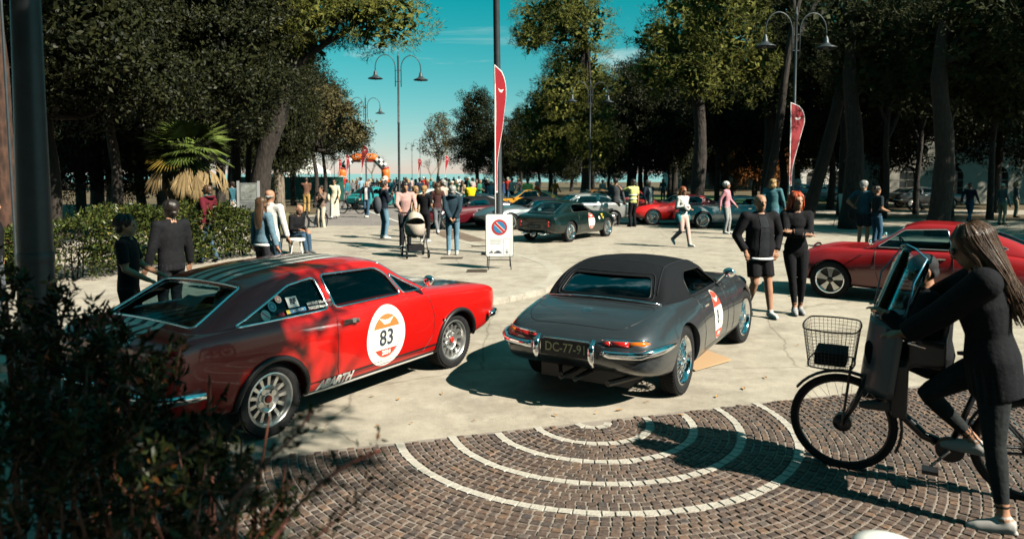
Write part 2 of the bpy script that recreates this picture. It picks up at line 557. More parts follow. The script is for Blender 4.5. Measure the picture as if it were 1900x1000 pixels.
def catmull2(P, k):
    P = np.asarray(P, float)
    out = []
    n = len(P)
    for i in range(n - 1):
        p0 = P[i - 1] if i > 0 else 2 * P[i] - P[i + 1]
        p1, p2 = P[i], P[i + 1]
        p3 = P[i + 2] if i + 2 < n else 2 * P[i + 1] - P[i]
        for j in range(k):
            t = j / k
            out.append(0.5 * (2 * p1 + (p2 - p0) * t + (2 * p0 - 5 * p1 + 4 * p2 - p3) * t * t + (3 * p1 - p0 - 3 * p2 + p3) * t ** 3))
    out.append(P[-1])
    return np.array(out)

def ease_axis(stx, n):
    xs = np.linspace(stx[0], stx[-1], n)
    return np.unique(np.round(np.concatenate([xs, [stx[0] + 0.012, stx[-1] - 0.012]]), 4))

def loft_body(st, n=64, k=4):
    st = np.array(st, float)
    xq = ease_axis(st[:, 0], n)
    S = [pchip(st[:, 0], st[:, j], xq) for j in range(1, 7)]
    V, F = [], []
    for i, x in enumerate(xq):
        zb, w, zw, ws, zs, zt = [s[i] for s in S]
        P = [(0, zb), (0.55 * w, zb), (0.86 * w, zb + 0.01), (0.965 * w, zb + 0.3 * (zw - zb)), (w, zw), (0.5 * (w + ws) + 0.022, zw + 0.62 * (zs - zw)),
             (ws, zs), (0.72 * ws, zs + 0.62 * (zt - zs)), (0.36 * ws, zs + 0.92 * (zt - zs)), (0, zt)]
        H = catmull2(P, k)
        ring = [(x, -a, b) for a, b in H] + [(x, a, b) for a, b in H[-2:0:-1]]
        V += ring
    R = len(V) // len(xq)
    for i in range(len(xq) - 1):
        for j in range(R):
            j2 = (j + 1) % R
            F.append((i * R + j, (i + 1) * R + j, (i + 1) * R + j2, i * R + j2))
    F.append(tuple(range(R)))
    F.append(tuple(range(len(V) - 1, len(V) - R - 1, -1)))
    return V, F

def loft_cabin(st, n=44, k=5, inset=0.0, thick=0.03):
    """thin closed shell; inset pushes it inwards"""
    st = np.array(st, float)
    xq = np.linspace(st[0, 0], st[-1, 0], n)
    S = [pchip(st[:, 0], st[:, j], xq) for j in range(1, 6)]
    G = []
    for i, x in enumerate(xq):
        wb, zb, wr, zr, zt = [s[i] for s in S]
        P = [(wb + 0.004, zb - 0.07), (wb, zb), (0.5 * (wb + wr) + 0.018, 0.5 * (zb + zr)), (wr, zr), (0.80 * wr, zr + 0.55 * (zt - zr)), (0.42 * wr, zr + 0.88 * (zt - zr)), (0, zt)]
        H = catmull2(P, k)
        G.append([(x, -a, b) for a, b in H] + [(x, a, b) for a, b in H[-2::-1]])
    G = np.array(G)
    du = np.gradient(G, axis=0); dv = np.gradient(G, axis=1)
    nn = np.cross(du, dv)
    nn /= np.linalg.norm(nn, axis=2, keepdims=True) + 1e-9
    if nn[n // 2, G.shape[1] // 2, 2] < 0:
        nn = -nn
    A = G - nn * inset
    B = G - nn * (inset + thick)
    R = G.shape[1]
    V = [tuple(p) for p in A.reshape(-1, 3)] + [tuple(p) for p in B.reshape(-1, 3)]
    o = n * R
    F = []
    for i in range(n - 1):
        for j in range(R - 1):
            a, b, c, d = i * R + j, (i + 1) * R + j, (i + 1) * R + j + 1, i * R + j + 1
            F.append((a, b, c, d)); F.append((o + d, o + c, o + b, o + a))
    for j in range(R - 1):
        F.append((j + 1, o + j + 1, o + j, j)); b = (n - 1) * R
        F.append((b + j, o + b + j, o + b + j + 1, b + j + 1))
    for i in range(n - 1):
        F.append((i * R, o + i * R, o + (i + 1) * R, (i + 1) * R)); e = R - 1
        F.append(((i + 1) * R + e, o + (i + 1) * R + e, o + i * R + e, i * R + e))
    return V, F

def fix_normals(me):
    bm = bmesh.new(); bm.from_mesh(me)
    bmesh.ops.recalc_face_normals(bm, faces=bm.faces)
    bm.to_mesh(me); bm.free()
    return me

def boolean(me, cutter, op='DIFFERENCE'):
    a = bpy.data.objects.new('tmp_a', me); b = bpy.data.objects.new('tmp_b', cutter)
    COL.objects.link(a); COL.objects.link(b)
    md = a.modifiers.new('b', 'BOOLEAN'); md.operation = op; md.solver = 'EXACT'; md.object = b
    try:
        md.material_mode = 'INDEX'
    except Exception:
        pass
    dg = bpy.context.evaluated_depsgraph_get(); dg.update()
    r = bpy.data.meshes.new_from_object(a.evaluated_get(dg), depsgraph=dg)
    bpy.data.objects.remove(a); bpy.data.objects.remove(b)
    return r

def shade(me, ang=32):
    me.polygons.foreach_set('use_smooth', [True] * len(me.polygons))
    me.set_sharp_from_angle(angle=radians(ang))
    return me

def round_poly(P, r=0.03, k=4):
    """round the corners of a polygon"""
    out = []
    n = len(P)
    P = [Vector((p[0], p[1])) for p in P]
    for i in range(n):
        a, b, c = P[i - 1], P[i], P[(i + 1) % n]
        d1, d2 = (a - b), (c - b)
        q = min(r, d1.length * 0.45, d2.length * 0.45)
        s, e = b + d1.normalized() * q, b + d2.normalized() * q
        for j in range(k + 1):
            t = j / k
            out.append((1 - t) ** 2 * s + 2 * t * (1 - t) * b + t * t * e)
    return [(p.x, p.y) for p in out]

def cutter_mesh(kind, poly, lo, hi, mi=1, mats=()):
    n = len(poly)
    def P(u, v, w):
        return (u, w, v) if kind == 'side' else (u, v, w) if kind == 'top' else (w, u, v)
    vs = [P(u, v, lo) for u, v in poly] + [P(u, v, hi) for u, v in poly]
    fs = [tuple(range(n)), tuple(range(2 * n - 1, n - 1, -1))] + [(i, n + i, n + (i + 1) % n, (i + 1) % n) for i in range(n)]
    me = new_mesh('cut', vs, fs, mats, [mi] * len(fs))
    return fix_normals(me)

def join_meshes(ms, mats=()):
    mb = MB()
    for m in ms:
        b = len(mb.v)
        mb.v.extend([tuple(v.co) for v in m.vertices])
        for p in m.polygons:
            mb.f.append(tuple(i + b for i in p.vertices)); mb.m.append(p.material_index)
    return mb.mesh('cut', list(mats))

def cyl_y(x, z, r, y0, y1, n=40):
    vs = [(x + r * cos(2 * pi * k / n), y, z + r * sin(2 * pi * k / n)) for y in (y0, y1) for k in range(n)]
    fs = [tuple(range(n)), tuple(range(2 * n - 1, n - 1, -1))] + [(k, n + k, n + (k + 1) % n, (k + 1) % n) for k in range(n)]
    return fix_normals(new_mesh('cut', vs, fs, [], [1] * len(fs)))

def glass_mat(name, tintc, gloss=(0.9, 1, 1)):
    m = bpy.data.materials.new(name); m.use_nodes = True
    N, L = m.node_tree.nodes, m.node_tree.links
    N.clear()
    o = N.new('ShaderNodeOutputMaterial'); x = N.new('ShaderNodeMixShader')
    t = N.new('ShaderNodeBsdfTransparent'); t.inputs[0].default_value = tuple(tintc) + (1,)
    g = N.new('ShaderNodeBsdfGlossy'); g.inputs['Roughness'].default_value = 0.02
    g.inputs[0].default_value = tuple(gloss) + (1,)
    lw = N.new('ShaderNodeFresnel'); lw.inputs[0].default_value = 1.52
    L.new(lw.outputs[0], x.inputs[0]); L.new(t.outputs[0], x.inputs[1]); L.new(g.outputs[0], x.inputs[2]); L.new(x.outputs[0], o.inputs[0])
    return m
GLASS = glass_mat('car_glass', (0.44, 0.58, 0.60), (0.62, 0.74, 0.75))
PLASTIC = glass_mat('hood_window_plastic', (0.42, 0.50, 0.52), (0.22, 0.25, 0.26))
CLEAR = glass_mat('clear_glass', (0.80, 0.90, 0.92))
def lens_mat(name, c):
    return mat(name, c, 0.12, 0.0, coat=0.8)
RED_LENS = lens_mat('red_lens', (0.45, 0.012, 0.010))
AMBER_LENS = lens_mat('amber_lens', (0.70, 0.16, 0.01))

def car_paint(name, col, rough=0.28, metal=0.0, flake=0.04):
    m = mat(name, col, rough, metal, var=flake, scale=3.0, coat=0.7)
    return m

# ---- wheels: axis along y, outer face towards -y
RX = Matrix.Rotation(pi / 2, 4, 'X')
_WH = {}
def wheel_parts(style, R, w):
    key = (style, R, w)
    if key in _WH:
        return _WH[key]
    h = w / 2
    P = {}
    fr = {'wire': 0.70, 'slot': 0.70, 'petal': 0.70}[style]
    a = fr
    tb = MB().lathe([(a * R, -h * .8), (a * R + .02, -h * .98), (.84 * R, -h), (.95 * R, -h * .9), (R, -h * .62), (R, h * .62), (.95 * R, h * .9), (.84 * R, h), (a * R + .02, h * .98), (a * R, h * .8)], 44, 0, RX)
    n = 60
    for k in range(n):                                   # tread blocks
        an = 2 * pi * k / n
        for s in (-0.42, 0.0, 0.42):
            M = Matrix.Rotation(an + s * 0.06, 4, 'Y') @ Matrix.Translation((R, s * w * 0.72, 0))
            tb.box((0, 0, 0), (0.007, w * 0.24, 2 * pi * R / n * 0.72), 0, None)
            vs = tb.v[-8:]
            tb.v[-8:] = [tuple(M @ Vector(p)) for p in vs]
    P['tyre'] = (shade(tb.mesh('tyre', [RUBBER]), 40), [])
    lip = [(a * R + .004, h * .74), (a * R + .012, h * .86), (a * R - .004, h * .90), (a * R - .016, h * .80), (a * R - .024, h * .45)]
    if style == 'wire':
        rim = MB().lathe(lip + [((a - .10) * R, h * .12), ((a - .10) * R, -h * .8), (a * R, -h * .86)], 48, 0, RX)
        P['rim'] = (shade(rim.mesh('rim', [CHROME]), 40), [])
        sp = MB()
        ns = 30
        for k in range(ns):
            for lay in range(2):
                a0 = 2 * pi * (k + 0.5 * lay) / ns
                da = (0.34 if k % 2 else -0.34)
                z0, z1 = (h * .75, h * .10) if lay == 0 else (h * .05, -h * .25)
                r0, r1 = 0.12 * R, (a - .095) * R
                p = RX @ Vector((r0 * cos(a0 + da), r0 * sin(a0 + da), z0)); q = RX @ Vector((r1 * cos(a0), r1 * sin(a0), z1))
                sp.tube([p, q], 0.0036, 5)
        P['spokes'] = (shade(sp.mesh('spokes', [CHROME])), [])
        hub = MB().lathe([(.14 * R, -h * .5), (.14 * R, h * .35), (.11 * R, h * .72), (.085 * R, h * .95), (.03 * R, h * 1.06), (.001, h * 1.07)], 20, 0, RX)
        for k in range(2):
            an = pi * k + 0.5
            hub.box(RX @ Vector((.16 * R * cos(an), .16 * R * sin(an), h * .82)), (.12 * R, .02, .06 * R), 0, Matrix.Rotation(-an, 3, 'Y'))
        P['hub'] = (shade(hub.mesh('hub', [CHROME]), 40), [])
    else:
        rim = MB().lathe(lip + [(a * R - .03, h * .2), (a * R - .03, -h * .8), (a * R, -h * .86)], 48, 0, RX)
        P['rim'] = (shade(rim.mesh('rim', [ALLOY if style == 'slot' else CHROME]), 40), [])
        back = MB().lathe([(a * R - .03, -h * .1), (.001, -h * .1)], 30, 0, RX)
        P['brake_disc'] = (back.mesh('brake_disc', [BLACK]), [])
        sp = MB()
        if style == 'slot':
            sp.lathe([(.36 * R, h * .02), (.37 * R, h * .42), (.33 * R, h * .48), (.24 * R, h * .28), (.16 * R, h * .30), (.15 * R, h * .5), (.001, h * .5)], 32, 0, RX)
            for k in range(13):
                an = 2 * pi * k / 13
                M = RX @ Matrix.Rotation(an, 4, 'Z')
                sp.add([M @ Vector(p) for p in ((.35 * R, -.012, h * .42), (.35 * R, .012, h * .42), (a * R - .02, .016, h * .42), (a * R - .02, -.016, h * .42),
                                                 (.35 * R, -.016, 0), (.35 * R, .016, 0), (a * R - .02, .02, 0), (a * R - .02, -.02, 0))],
                       [(0, 1, 2, 3), (0, 4, 5, 1), (1, 5, 6, 2), (2, 6, 7, 3), (3, 7, 4, 0)])
            for k in range(4):
                an = 2 * pi * k / 4 + .5
                sp.lathe([(.028, h * .28), (.026, h * .44), (.001, h * .45)], 8, 0, RX @ Matrix.Translation((.235 * R * cos(an), .235 * R * sin(an), 0)))
            P['spokes'] = (shade(sp.mesh('spokes', [ALLOY]), 30), [])
            hub = MB().lathe([(.105 * R, h * .49), (.105 * R, h * .60), (.09 * R, h * .63), (.001, h * .63)], 20, 0, RX)
            P['hub'] = (shade(hub.mesh('hub', [flat((0.5, 0.03, 0.02), 0.3)]), 30), [])
        else:
            for k in range(5):
                an = 2 * pi * k / 5 + .3
                M = RX @ Matrix.Rotation(an, 4, 'Z')
                pts = [(.14, .07), (.34, .10), (.55, .16), (a - .07, .19)]
                vs = []
                for r, hw in pts:
                    for s in (-1, 1):
                        vs.append(M @ Vector((r * R, s * hw * R, h * (.50 - .35 * (r - .14)))))
                for r, hw in pts:
                    for s in (-1, 1):
                        vs.append(M @ Vector((r * R, s * hw * R * .8, 0)))
                f = [(0, 1, 3, 2), (2, 3, 5, 4), (4, 5, 7, 6)]
                for i in range(3):
                    f += [(2 * i, 2 * i + 2, 8 + 2 * i + 2, 8 + 2 * i), (2 * i + 1, 8 + 2 * i + 1, 8 + 2 * i + 3, 2 * i + 3)]
                sp.add(vs, f)
            P['spokes'] = (shade(sp.mesh('spokes', [ALLOY]), 30), [])
            hub = MB().lathe([(.15 * R, 0), (.15 * R, h * .5), (.08 * R, h * .62), (.001, h * .62)], 20, 0, RX)
            P['hub'] = (shade(hub.mesh('hub', [BLACK]), 30), [])
    _WH[key] = P
    return P

def add_wheel(car, x, y, R, w, style, steer=0.0):
    o = bpy.data.objects.new('wheel', None); COL.objects.link(o); o.parent = car; o.empty_display_size = .1
    o.location = (x, y, R)
    o.rotation_euler = (0, 0, (pi if y > 0 else 0) + steer)
    for k, (me, _) in wheel_parts(style, R, w).items():
        link(k, me, o)
    return o

def tri_text(s, size=1.0, bold=0.0, shear=0.0, align='CENTER', sx=1.0):
    c = bpy.data.curves.new('t', 'FONT')
    c.body = s; c.size = size; c.align_x = align; c.align_y = 'CENTER'; c.offset = bold; c.shear = shear; c.resolution_u = 3
    o = bpy.data.objects.new('t', c); COL.objects.link(o)
    dg = bpy.context.evaluated_depsgraph_get(); dg.update()
    me = bpy.data.meshes.new_from_object(o.evaluated_get(dg), depsgraph=dg)
    V = [(v.co.x * sx, v.co.y) for v in me.vertices]; F = [tuple(p.vertices) for p in me.polygons]
    bpy.data.objects.remove(o); bpy.data.meshes.remove(me)
    return V, F

def text_mb(s, size, M, bold=0.0, shear=0.0, align='CENTER', sx=1.0, mb=None, mi=0):
    V, F = tri_text(s, size, bold, shear, align, sx)
    mb = mb or MB()
    return mb.add([M @ Vector((u, v, 0)) for u, v in V], F, mi)

class Car:
    def __init__(self, name, label, loc, rz, paint, spec, group=None):
        self.s = spec
        self.root = thing(name, label, 'car', loc, rz, group)
        self.paint = paint
        wb, R, tr = spec['wb'], spec['R'], spec['track']
        bv, bf = loft_body(spec['body'])
        bm = fix_normals(new_mesh('body', bv, bf, [paint, BLACK, INTERIOR], None))
        cv, cf = loft_cabin(spec['cabin'])
        cm = fix_normals(new_mesh('roof', cv, cf, [spec.get('roof_mat', paint), BLACK], None))
        V = bv + cv
        F = list(bf) + [tuple(i + len(bv) for i in f) for f in cf]
        self.bvh = BVHTree.FromPolygons([Vector(v) for v in V], F)
        self.bvh_body = BVHTree.FromPolygons([Vector(v) for v in bv], bf)
        cuts = []
        for x in (0, wb):
            for s in (-1, 1):
                cuts.append(cyl_y(x, spec.get('archz', R), spec['arch'], s * 0.44, s * 1.1))
        bm2 = boolean(bm, join_meshes(cuts))
        x0, x1, hw, zf = spec['tub']
        tub = new_mesh('cut', [(x, y, z) for x in (x0, x1) for y in (-hw, hw) for z in (zf, 1.6)],
                       [(0, 1, 3, 2), (4, 6, 7, 5), (0, 4, 5, 1), (2, 3, 7, 6), (0, 2, 6, 4), (1, 5, 7, 3)], [], [2] * 6)
        bm2 = boolean(bm2, fix_normals(tub))
        bm2.materials.clear()
        for m_ in (paint, BLACK, INTERIOR):
            bm2.materials.append(m_)
        self.body = link('body', shade(bm2, 30), self.root)
        cs = []
        for nm, kind, poly, lo, hi in spec['windows']:
            poly = round_poly(poly, 0.045)
            rng = [(lo, hi)] if kind != 'side' else [(-hi, -lo), (lo, hi)]
            for a, b in rng:
                c = cutter_mesh(kind, poly, a, b)
                cs.append(c)
        cm2 = boolean(cm, join_meshes(cs))
        cm2.materials.clear()
        for m_ in (spec.get('roof_mat', paint), BLACK):
            cm2.materials.append(m_)
        self.roof = link(spec.get('roof_name', 'roof'), shade(cm2, 30), self.root)
        self.cab = BVHTree.FromPolygons([Vector(v) for v in cv], cf)
        for nm, kind, poly, lo, hi in spec['windows']:
            self.pane(nm, kind, round_poly(poly, 0.045), spec.get('glass', GLASS))
        if spec.get('trim', True):
            for nm, kind, poly, lo, hi in spec['windows']:
                poly = round_poly(poly, 0.045, 3)
                for s in ((-1, 1) if kind == 'side' else (1,)):
                    pts = []
                    for i in range(len(poly)):
                        (u0, v0), (u1, v1) = poly[i], poly[(i + 1) % len(poly)]
                        m = max(1, int(math.hypot(u1 - u0, v1 - v0) / 0.07))
                        for j in range(m):
                            u, v = u0 + (u1 - u0) * j / m, v0 + (v1 - v0) * j / m
                            h = self.side(u, v, s) if kind == 'side' else self.top(u, v) if kind == 'top' else self.rear(u, v)
                            if h:
                                pts.append(h[0] + h[1] * 0.001)
                    if len(pts) > 6:
                        MB().tube(pts, spec.get('trim_r', 0.009), 6, closed=True).build('window_trim', [spec.get('trim_mat', CHROME)], self.root, smooth=True)
        for x, st in ((0, 0.0), (wb, spec.get('steer', 0.0))):
            for s in (-1, 1):
                add_wheel(self.root, x, s * tr / 2, R, spec['tw'], spec['wheel'], st)
        # seats, dashboard, steering wheel
        sx = spec['seat']
        for s in (-1, 1):
            b = MB()
            b.box((sx, s * 0.33, 0.47), (0.48, 0.46, 0.16)); b.box((sx - 0.26, s * 0.33, 0.74), (0.12, 0.46, 0.54), 0, Matrix.Rotation(-0.2, 3, 'Y'))
            b.box((sx - 0.34, s * 0.33, 1.02), (0.07, 0.24, 0.10))
            b.build('seat', spec.get('seat_mat', INTERIOR), self.root)
        b = MB(); b.box((spec['tub'][1] - 0.12, 0, spec.get('dash', 0.80)), (0.2, 1.2, 0.16)); b.build('dashboard', INTERIOR, self.root)
        M = Matrix.Translation((spec['tub'][1] - 0.42, 0.35, spec.get('dash', 0.80) + 0.08)) @ Matrix.Rotation(radians(-62), 4, 'Y')
        b = MB().tube([M @ Vector((0.19 * cos(a), 0.19 * sin(a), 0)) for a in np.linspace(0, 2 * pi, 24, endpoint=False)], 0.014, 8, closed=True)
        for a in (0.3, 2.4, 4.5):
            b.tube([M @ Vector((0, 0, -0.02)), M @ Vector((0.19 * cos(a), 0.19 * sin(a), 0))], 0.009, 6)
        b.build('steering_wheel', flat((0.20, 0.06, 0.02), 0.3), self.root, smooth=True)
    def pane(self, nm, kind, poly, m):
        """a bent pane of glass that fills the opening, 10 mm behind the outer skin"""
        us, vs_ = [p[0] for p in poly], [p[1] for p in poly]
        pts = [Vector(p) for p in poly]
        def inside(u, v):
            c = False
            for i in range(len(poly)):
                (a, b), (c2, d) = poly[i - 1], poly[i]
                if (b > v) != (d > v) and u < (c2 - a) * (v - b) / (d - b) + a:
                    c = not c
            return c
        for u in np.arange(min(us) + .05, max(us), .09):
            for v in np.arange(min(vs_) + .05, max(vs_), .09):
                if inside(u, v):
                    pts.append(Vector((u, v)))
        n = len(poly)
        r = delaunay_2d_cdt(pts, [(i, (i + 1) % n) for i in range(n)], [list(range(n))], 1, 1e-5)
        for s in ((-1, 1) if kind == 'side' else (1,)):
            out = []
            for p in r[0]:
                if kind == 'side':
                    h = self.cast((p.x, s * 3, p.y), (0, -s, 0), self.cab)
                elif kind == 'top':
                    h = self.cast((p.x, p.y, 3), (0, 0, -1), self.cab)
                else:
                    h = self.cast((-4, p.x, p.y), (1, 0, 0), self.cab)
                out.append(h[0] - h[1] * .010 if h else None)
            good = [q for q in out if q is not None]
            if len(good) < len(out):
                out = [q if q is not None else good[0] for q in out]
            me = new_mesh(nm, out, [tuple(f) for f in r[2]], [m], None, True)
            link(nm, me, self.root)
    def cast(self, o, d, bvh=None):
        h = (bvh or self.bvh).ray_cast(Vector(o), Vector(d))
        return (h[0], h[1] if h[1].dot(Vector(d)) < 0 else -h[1]) if h[0] is not None else None
    def side(self, x, z, s=-1):
        return self.cast((x, s * 3, z), (0, -s, 0))
    def top(self, x, y):
        return self.cast((x, y, 3), (0, 0, -1))
    def rear(self, y, z):
        return self.cast((-4, y, z), (1, 0, 0))
    def front(self, y, z):
        return self.cast((6, y, z), (-1, 0, 0))
    def decal(self, name, V, F, how, off, m, parent=None):
        vs = []
        for u, v in V:
            h = how(u, v)
            vs.append(h[0] + h[1] * off if h else Vector((0, 0, 0.5)))
        return MB().add(vs, F).build(name, m, parent or self.root)
    def seam(self, name, pts, how, r=0.0035, m=None, close=False):
        """a panel joint: a thin dark line that follows the surface"""
        P = []
        pts = list(pts)
        if close:
            pts.append(pts[0])
        for a, b in zip(pts[:-1], pts[1:]):
            n = max(1, int(math.hypot(b[0] - a[0], b[1] - a[1]) / 0.05))
            for j in range(n):
                h = how(a[0] + (b[0] - a[0]) * j / n, a[1] + (b[1] - a[1]) * j / n)
                if h:
                    P.append(h[0])
        h = how(*pts[-1])
        if h:
            P.append(h[0])
        if len(P) > 1:
            return MB().tube(P, r, 6).build(name, m or BLACK, self.root, smooth=True)

def disc_grid(rx, rz, nr=5, na=36, cx=0.0, cz=0.0, a0=0.0, a1=2 * pi, r0=0.0, egg=0.0):
    V, F = [], []
    for i in range(nr + 1):
        r = r0 + (1 - r0) * i / nr
        for k in range(na + 1):
            a = a0 + (a1 - a0) * k / na
            V.append((cx + rx * r * cos(a) * (1 - egg * r * sin(a)), cz + rz * r * sin(a)))
    for i in range(nr):
        for k in range(na):
            b = i * (na + 1) + k
            F.append((b, b + 1, b + na + 2, b + na + 1))
    return V, F

def segment_grid(rx, rz, t0, t1, n=8, m=14, cx=0.0, cz=0.0):
    """the part of an ellipse between two heights"""
    V, F = [], []
    for i in range(n + 1):
        z = t0 + (t1 - t0) * i / n
        hw = rx * sqrt(max(0, 1 - (z / rz) ** 2))
        for k in range(m + 1):
            V.append((cx - hw + 2 * hw * k / m, cz + z))
    for i in range(n):
        for k in range(m):
            b = i * (m + 1) + k
            F.append((b, b + 1, b + m + 2, b + m + 1))
    return V, F

M_STK = mat('sticker_white', (0.80, 0.78, 0.70), 0.5)
M_ORANGE = mat('sticker_orange', (0.72, 0.17, 0.04), 0.5)
M_STKRED = mat('sticker_red', (0.62, 0.055, 0.03), 0.5)
M_INK = mat('sticker_ink', (0.035, 0.045, 0.06), 0.5)
def wings(cx, cz, s):
    """small winged mark: a round head between two feathered wings"""
    V, F = [], []
    def poly(P):
        b = len(V); V.extend([(cx + x * s, cz + z * s) for x, z in P]); F.append(tuple(range(b, b + len(P))))
    poly([(0.16 * cos(a), 0.05 + 0.24 * sin(a)) for a in np.linspace(0, 2 * pi, 10, endpoint=False)])
    for g in (-1, 1):
        for k in range(3):
            z = 0.22 - 0.17 * k; L = 1.0 - 0.22 * k
            P = [(g * 0.2, z - 0.08), (g * L * 0.7, z + 0.02), (g * L, z + 0.24 - 0.06 * k), (g * L * 0.7, z + 0.16), (g * 0.2, z + 0.05)]
            poly(P if g > 0 else P[::-1])
    return V, F

def roundel(car, s, cx, cz, rx, rz, number, year='2024', teeth=True, tilt=0.0, inner=0.70):
    """the white start-number sticker; s is the side of the car"""
    def how(u, v):
        g = 1 if s < 0 else -1
        return car.side(cx + g * u, cz + v, s)
    ro = car.decal('number_sticker', *disc_grid(rx, rz, 6, 40, egg=0.05), how, 0.003, M_STK)
    ix, iz = (rx * inner, rz * inner) if teeth else (rx * 0.97, rz * 0.97)
    car.decal('sticker_cap', *segment_grid(ix, iz, iz * 0.38, iz * 0.99), how, 0.0042, M_ORANGE if teeth else M_STKRED, ro)
    car.decal('sticker_foot', *segment_grid(ix, iz, -iz * 0.99, -iz * 0.62), how, 0.0042, M_STKRED, ro)
    car.decal('winged_mark', *wings(0, iz * 0.62, ix * 0.55), how, 0.0055, M_STK, ro)
    if teeth:
        V, F = [], []
        n = 64
        for k in range(n):
            a = 2 * pi * k / n
            b = len(V)
            for r, d in ((0.985, -0.030), (0.985, 0.030), (1.09, 0.0)):
                V.append((ix * r * cos(a + d), iz * r * sin(a + d)))
            F.append((b, b + 1, b + 2))
        car.decal('sticker_teeth', V, F, how, 0.0045, M_STKRED, ro)
    V, F = tri_text(number, rz * (0.72 if teeth else 0.80), bold=0.004, sx=0.95 if teeth else 0.80)
    car.decal('number', [(u, v - rz * 0.08) for u, v in V], F, how, 0.006, M_INK, ro)
    V, F = tri_text(year, rz * 0.20, bold=0.003)
    car.decal('year', [(u, v - iz * 0.79) for u, v in V], F, how, 0.006, M_STK, ro)
    return ro
# ================================================================== the cars
SPEC = {}
SPEC['fiat'] = dict(wb=2.42, R=0.300, track=1.38, tw=0.19, arch=0.335, archz=0.30, wheel='slot', seat=0.95, tub=(0.15, 1.98, 0.64, 0.36), dash=0.84, trim_r=0.012,
    body=[(-.86, .46, .70, .60, .665, .80, .83), (-.82, .37, .765, .58, .725, .865, .885), (-.6, .30, .805, .56, .765, .905, .93), (0, .24, .83, .55, .785, .915, .955),
          (.8, .21, .835, .55, .79, .905, .94), (1.6, .21, .835, .55, .79, .90, .94), (2.0, .21, .835, .55, .785, .89, .935), (2.42, .24, .83, .55, .775, .865, .905),
          (2.95, .30, .80, .55, .755, .825, .85), (3.18, .36, .765, .55, .73, .78, .80), (3.26, .42, .70, .55, .67, .72, .735)],
    cabin=[(-.60, .70, .895, .66, .905, .93), (-.38, .73, .895, .635, 1.01, 1.045), (-.06, .755, .895, .595, 1.155, 1.205), (.25, .765, .895, .572, 1.212, 1.268), (.65, .77, .895, .56, 1.24, 1.295),
           (1.1, .77, .89, .56, 1.245, 1.305), (1.4, .77, .885, .565, 1.225, 1.285), (1.75, .765, .88, .63, 1.05, 1.10), (2.07, .755, .875, .70, .895, .935)],
    windows=[('side_window', 'side', [(-.30, .925), (.63, .925), (.60, 1.195), (.30, 1.16)], .3, 1.2),
             ('side_window', 'side', [(.71, .925), (1.58, .925), (1.47, 1.13), (1.38, 1.19), (.68, 1.205)], .3, 1.2),
             ('vent_window', 'side', [(1.62, .925), (1.90, .922), (1.51, 1.13)], .3, 1.2),
             ('rear_window', 'top', [(-.54, -.58), (-.06, -.50), (-.06, .50), (-.54, .58)], .7, 1.7),
             ('windscreen', 'top', [(1.50, -.50), (1.98, -.62), (1.98, .62), (1.50, .50)], .7, 1.7)])
SPEC['etype'] = dict(wb=2.44, R=0.325, track=1.40, tw=0.17, arch=0.352, archz=0.335, wheel='wire', seat=0.62, tub=(.20, 1.50, 0.56, 0.34), dash=0.78, roof_name='soft_top', trim_r=0.006,
    body=[(-.94, .47, .40, .55, .34, .60, .615), (-.90, .41, .60, .55, .50, .645, .665), (-.75, .33, .735, .55, .60, .72, .755), (-.45, .26, .80, .54, .64, .80, .835),
          (-.05, .22, .83, .54, .655, .855, .875), (.35, .20, .83, .53, .67, .855, .87), (.8, .19, .81, .52, .69, .835, .845), (1.3, .19, .80, .52, .68, .825, .85),
          (1.75, .19, .80, .53, .67, .82, .90), (2.1, .20, .805, .54, .66, .84, .885), (2.44, .22, .80, .54, .63, .84, .855), (2.85, .26, .755, .54, .56, .77, .77),
          (3.2, .33, .62, .53, .42, .66, .655), (3.38, .42, .38, .52, .26, .58, .58), (3.44, .47, .18, .52, .12, .54, .54)],
    cabin=[(-.17, .60, .85, .555, .862, .878), (-.08, .635, .85, .575, .945, .985), (.10, .665, .85, .545, 1.07, 1.125), (.30, .68, .85, .515, 1.13, 1.195), (.55, .685, .85, .50, 1.15, 1.215),
           (.95, .68, .84, .50, 1.14, 1.205), (1.22, .67, .84, .51, 1.09, 1.15), (1.45, .66, .84, .58, .955, 1.005), (1.70, .65, .84, .62, .86, .895)],
    windows=[('side_window', 'side', [(.46, .865), (1.50, .865), (1.17, 1.07), (.62, 1.09), (.47, 1.02)], .3, 1.2),
             ('rear_window', 'rear', [(-.48, .905), (.48, .905), (.42, 1.085), (-.42, 1.085)], -.5, .30),
             ('windscreen', 'top', [(1.26, -.52), (1.65, -.58), (1.65, .58), (1.26, .52)], .7, 1.7)])
